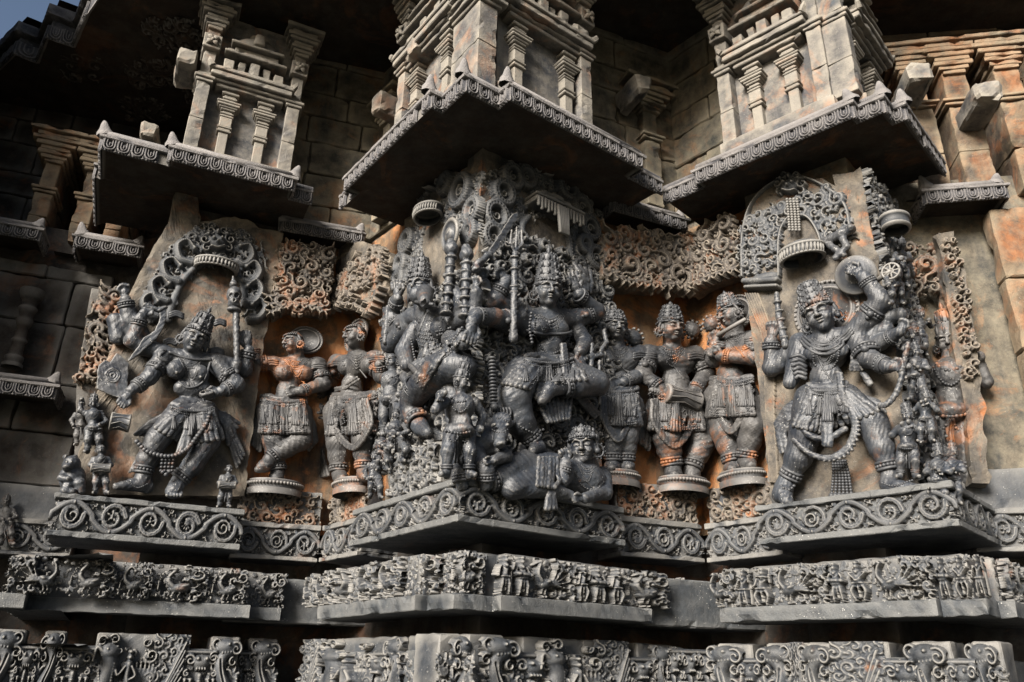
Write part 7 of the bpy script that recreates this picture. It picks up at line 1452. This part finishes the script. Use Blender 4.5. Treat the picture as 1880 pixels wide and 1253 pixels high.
t, s = person('stone flute player with tall crown, right end of the right recess', BR, c5, (680, 1120), (520, 320, 830, 1140), 5, ((600, 585, 6), (730, 570, 7)), ((590, 650, 10), (735, 650, 12)), ((590, 590, 15), (615, 640, 18)), ((620, 810), (690, 810)), ((630, 960, 9), (735, 940, 9)), ((665, 1090, 7), (712, 1075, 8)), ((660, 1118, 12), (730, 1105, 12)), (650, 465, -28, 54, -6), (665, 540), (662, 620, 66, 70), (650, 715, 52, 62), mat='figw', female=False, hand=((10, 60, .7), (300, 60, .6)), crn=(.88, 1.25, 4), hem=890)
mb = MB(); mb.tube([s.P(598, 552, 19), s.P(650, 520, 19), s.P(702, 488, 18)], [s.r(s.P(650, 520, 19), 9)]*3, 8); mb.build('flute', 'figw', t); halo(t, t, s, (665, 455), 82, 3)
# hair knots and round tufts beside the heads of the right recess
def knot(label, fr, crop, x, y, R, d, mat='figw'):
    t = statue(label, fr, crop, (x, y+R), d, 'hair knots carved on the recess wall', 'hair_knot', 'carving'); s = Sculpt(fr, crop, (x-R*1.4, y-R*1.4, x+R*1.4, y+R*1.4), d-6, d+8, .0046); s.ell(x, y, d, R, R*1.02, 4.5)
    for i in range(12): a = i*math.pi/6; s.ell(x+R*1.08*math.cos(a), y+R*1.08*math.sin(a), d-1, R*.2, R*.2, 1.6, k=.003)
    s.mesh('knot', mat, t)
knot('round hair knot beside the half hidden man in the right recess', AR, c5, 240, 560, 36, 6, 'fig'); knot('round hair knot right of the crowned drummer', AR, c5, 490, 525, 34, 6); knot('round hair knot left of the flute player', BR, c5, 570, 500, 32, 5)
# lotus footings below the recess figures
def footing(label, fr, crop, x, y, rx, d):
    p = fr.px(crop[0]+x*crop[2], crop[1]+y*crop[2], fr.base+d/100); k = crop[2]/FPX*fr.depth(p); R = rx*k; t = thing('lotus_footing', label, 'pedestal', fr, p[0], p[2], p[1], group='lotus footings under the recess figures')
    mb = MB().lathe(p, [(R, -.10), (R*1.02, -.06), (R*.9, -.05), (R*1.05, -.035), (R*1.05, -.02), (R*.92, -.012), (R*.98, 0), (.001, 0.002)], seg=26, squash=.7); mb.build('moulding', 'figw', t)
    mb = MB()
    for i in range(26): a = math.pi*i/25; c = p+np.array([R*1.04*math.cos(a), R*.73*math.sin(a), -.028]); mb.balls([c], R*.07)
    mb.build('petal_rim', 'figw', t)['kind'] = 'stuff'
footing('lotus footing under the profile woman', AL, c4, 190, 1165, 120, 9); footing('lotus footing under the haloed front woman', BL, c4, 545, 1160, 110, 9); footing('lotus footing under the half hidden man', AR, c5, 180, 1130, 90, 8); footing('lotus footing under the crowned drummer', AR, c5, 450, 1160, 115, 9); footing('round footing under the flute player', BR, c5, 700, 1130, 105, 9)
# ================================================================== far left niche: turned column and dim attendants
def turned(label, fr, u, d, z0, z1, R, mat='dark'):
    t = thing('turned_column', label, 'column', fr, u, z0, d); H = z1-z0; pr = [(1.2, 0), (1.2, .04), (1.0, .06), (1.1, .1), (1.1, .13), (.8, .16), (.75, .3), (.95, .34), (.7, .38), (.65, .5), (.9, .55), (1.0, .6), (.75, .66), (1.0, .72), (1.15, .76), (.8, .8), (1.0, .86), (1.3, .9), (1.5, .95), (1.5, 1.)]
    mb = MB().lathe((u, d, z0), [(a*R, b*H) for a, b in pr], seg=20); mb.build('shaft', mat, t)
turned('small turned column in the dark left niche', FX, -.53, .02, 3.52, 4.12, .055); turned('second turned column, cut off by the left picture edge', FX, -.86, .02, 3.52, 4.12, .055)
mini('dim attendant relief in the bottom of the dark left recess', FX, (0, 0, 1.), 12, 1000, 92, 6, 0, mat='figw', crownh=.1)
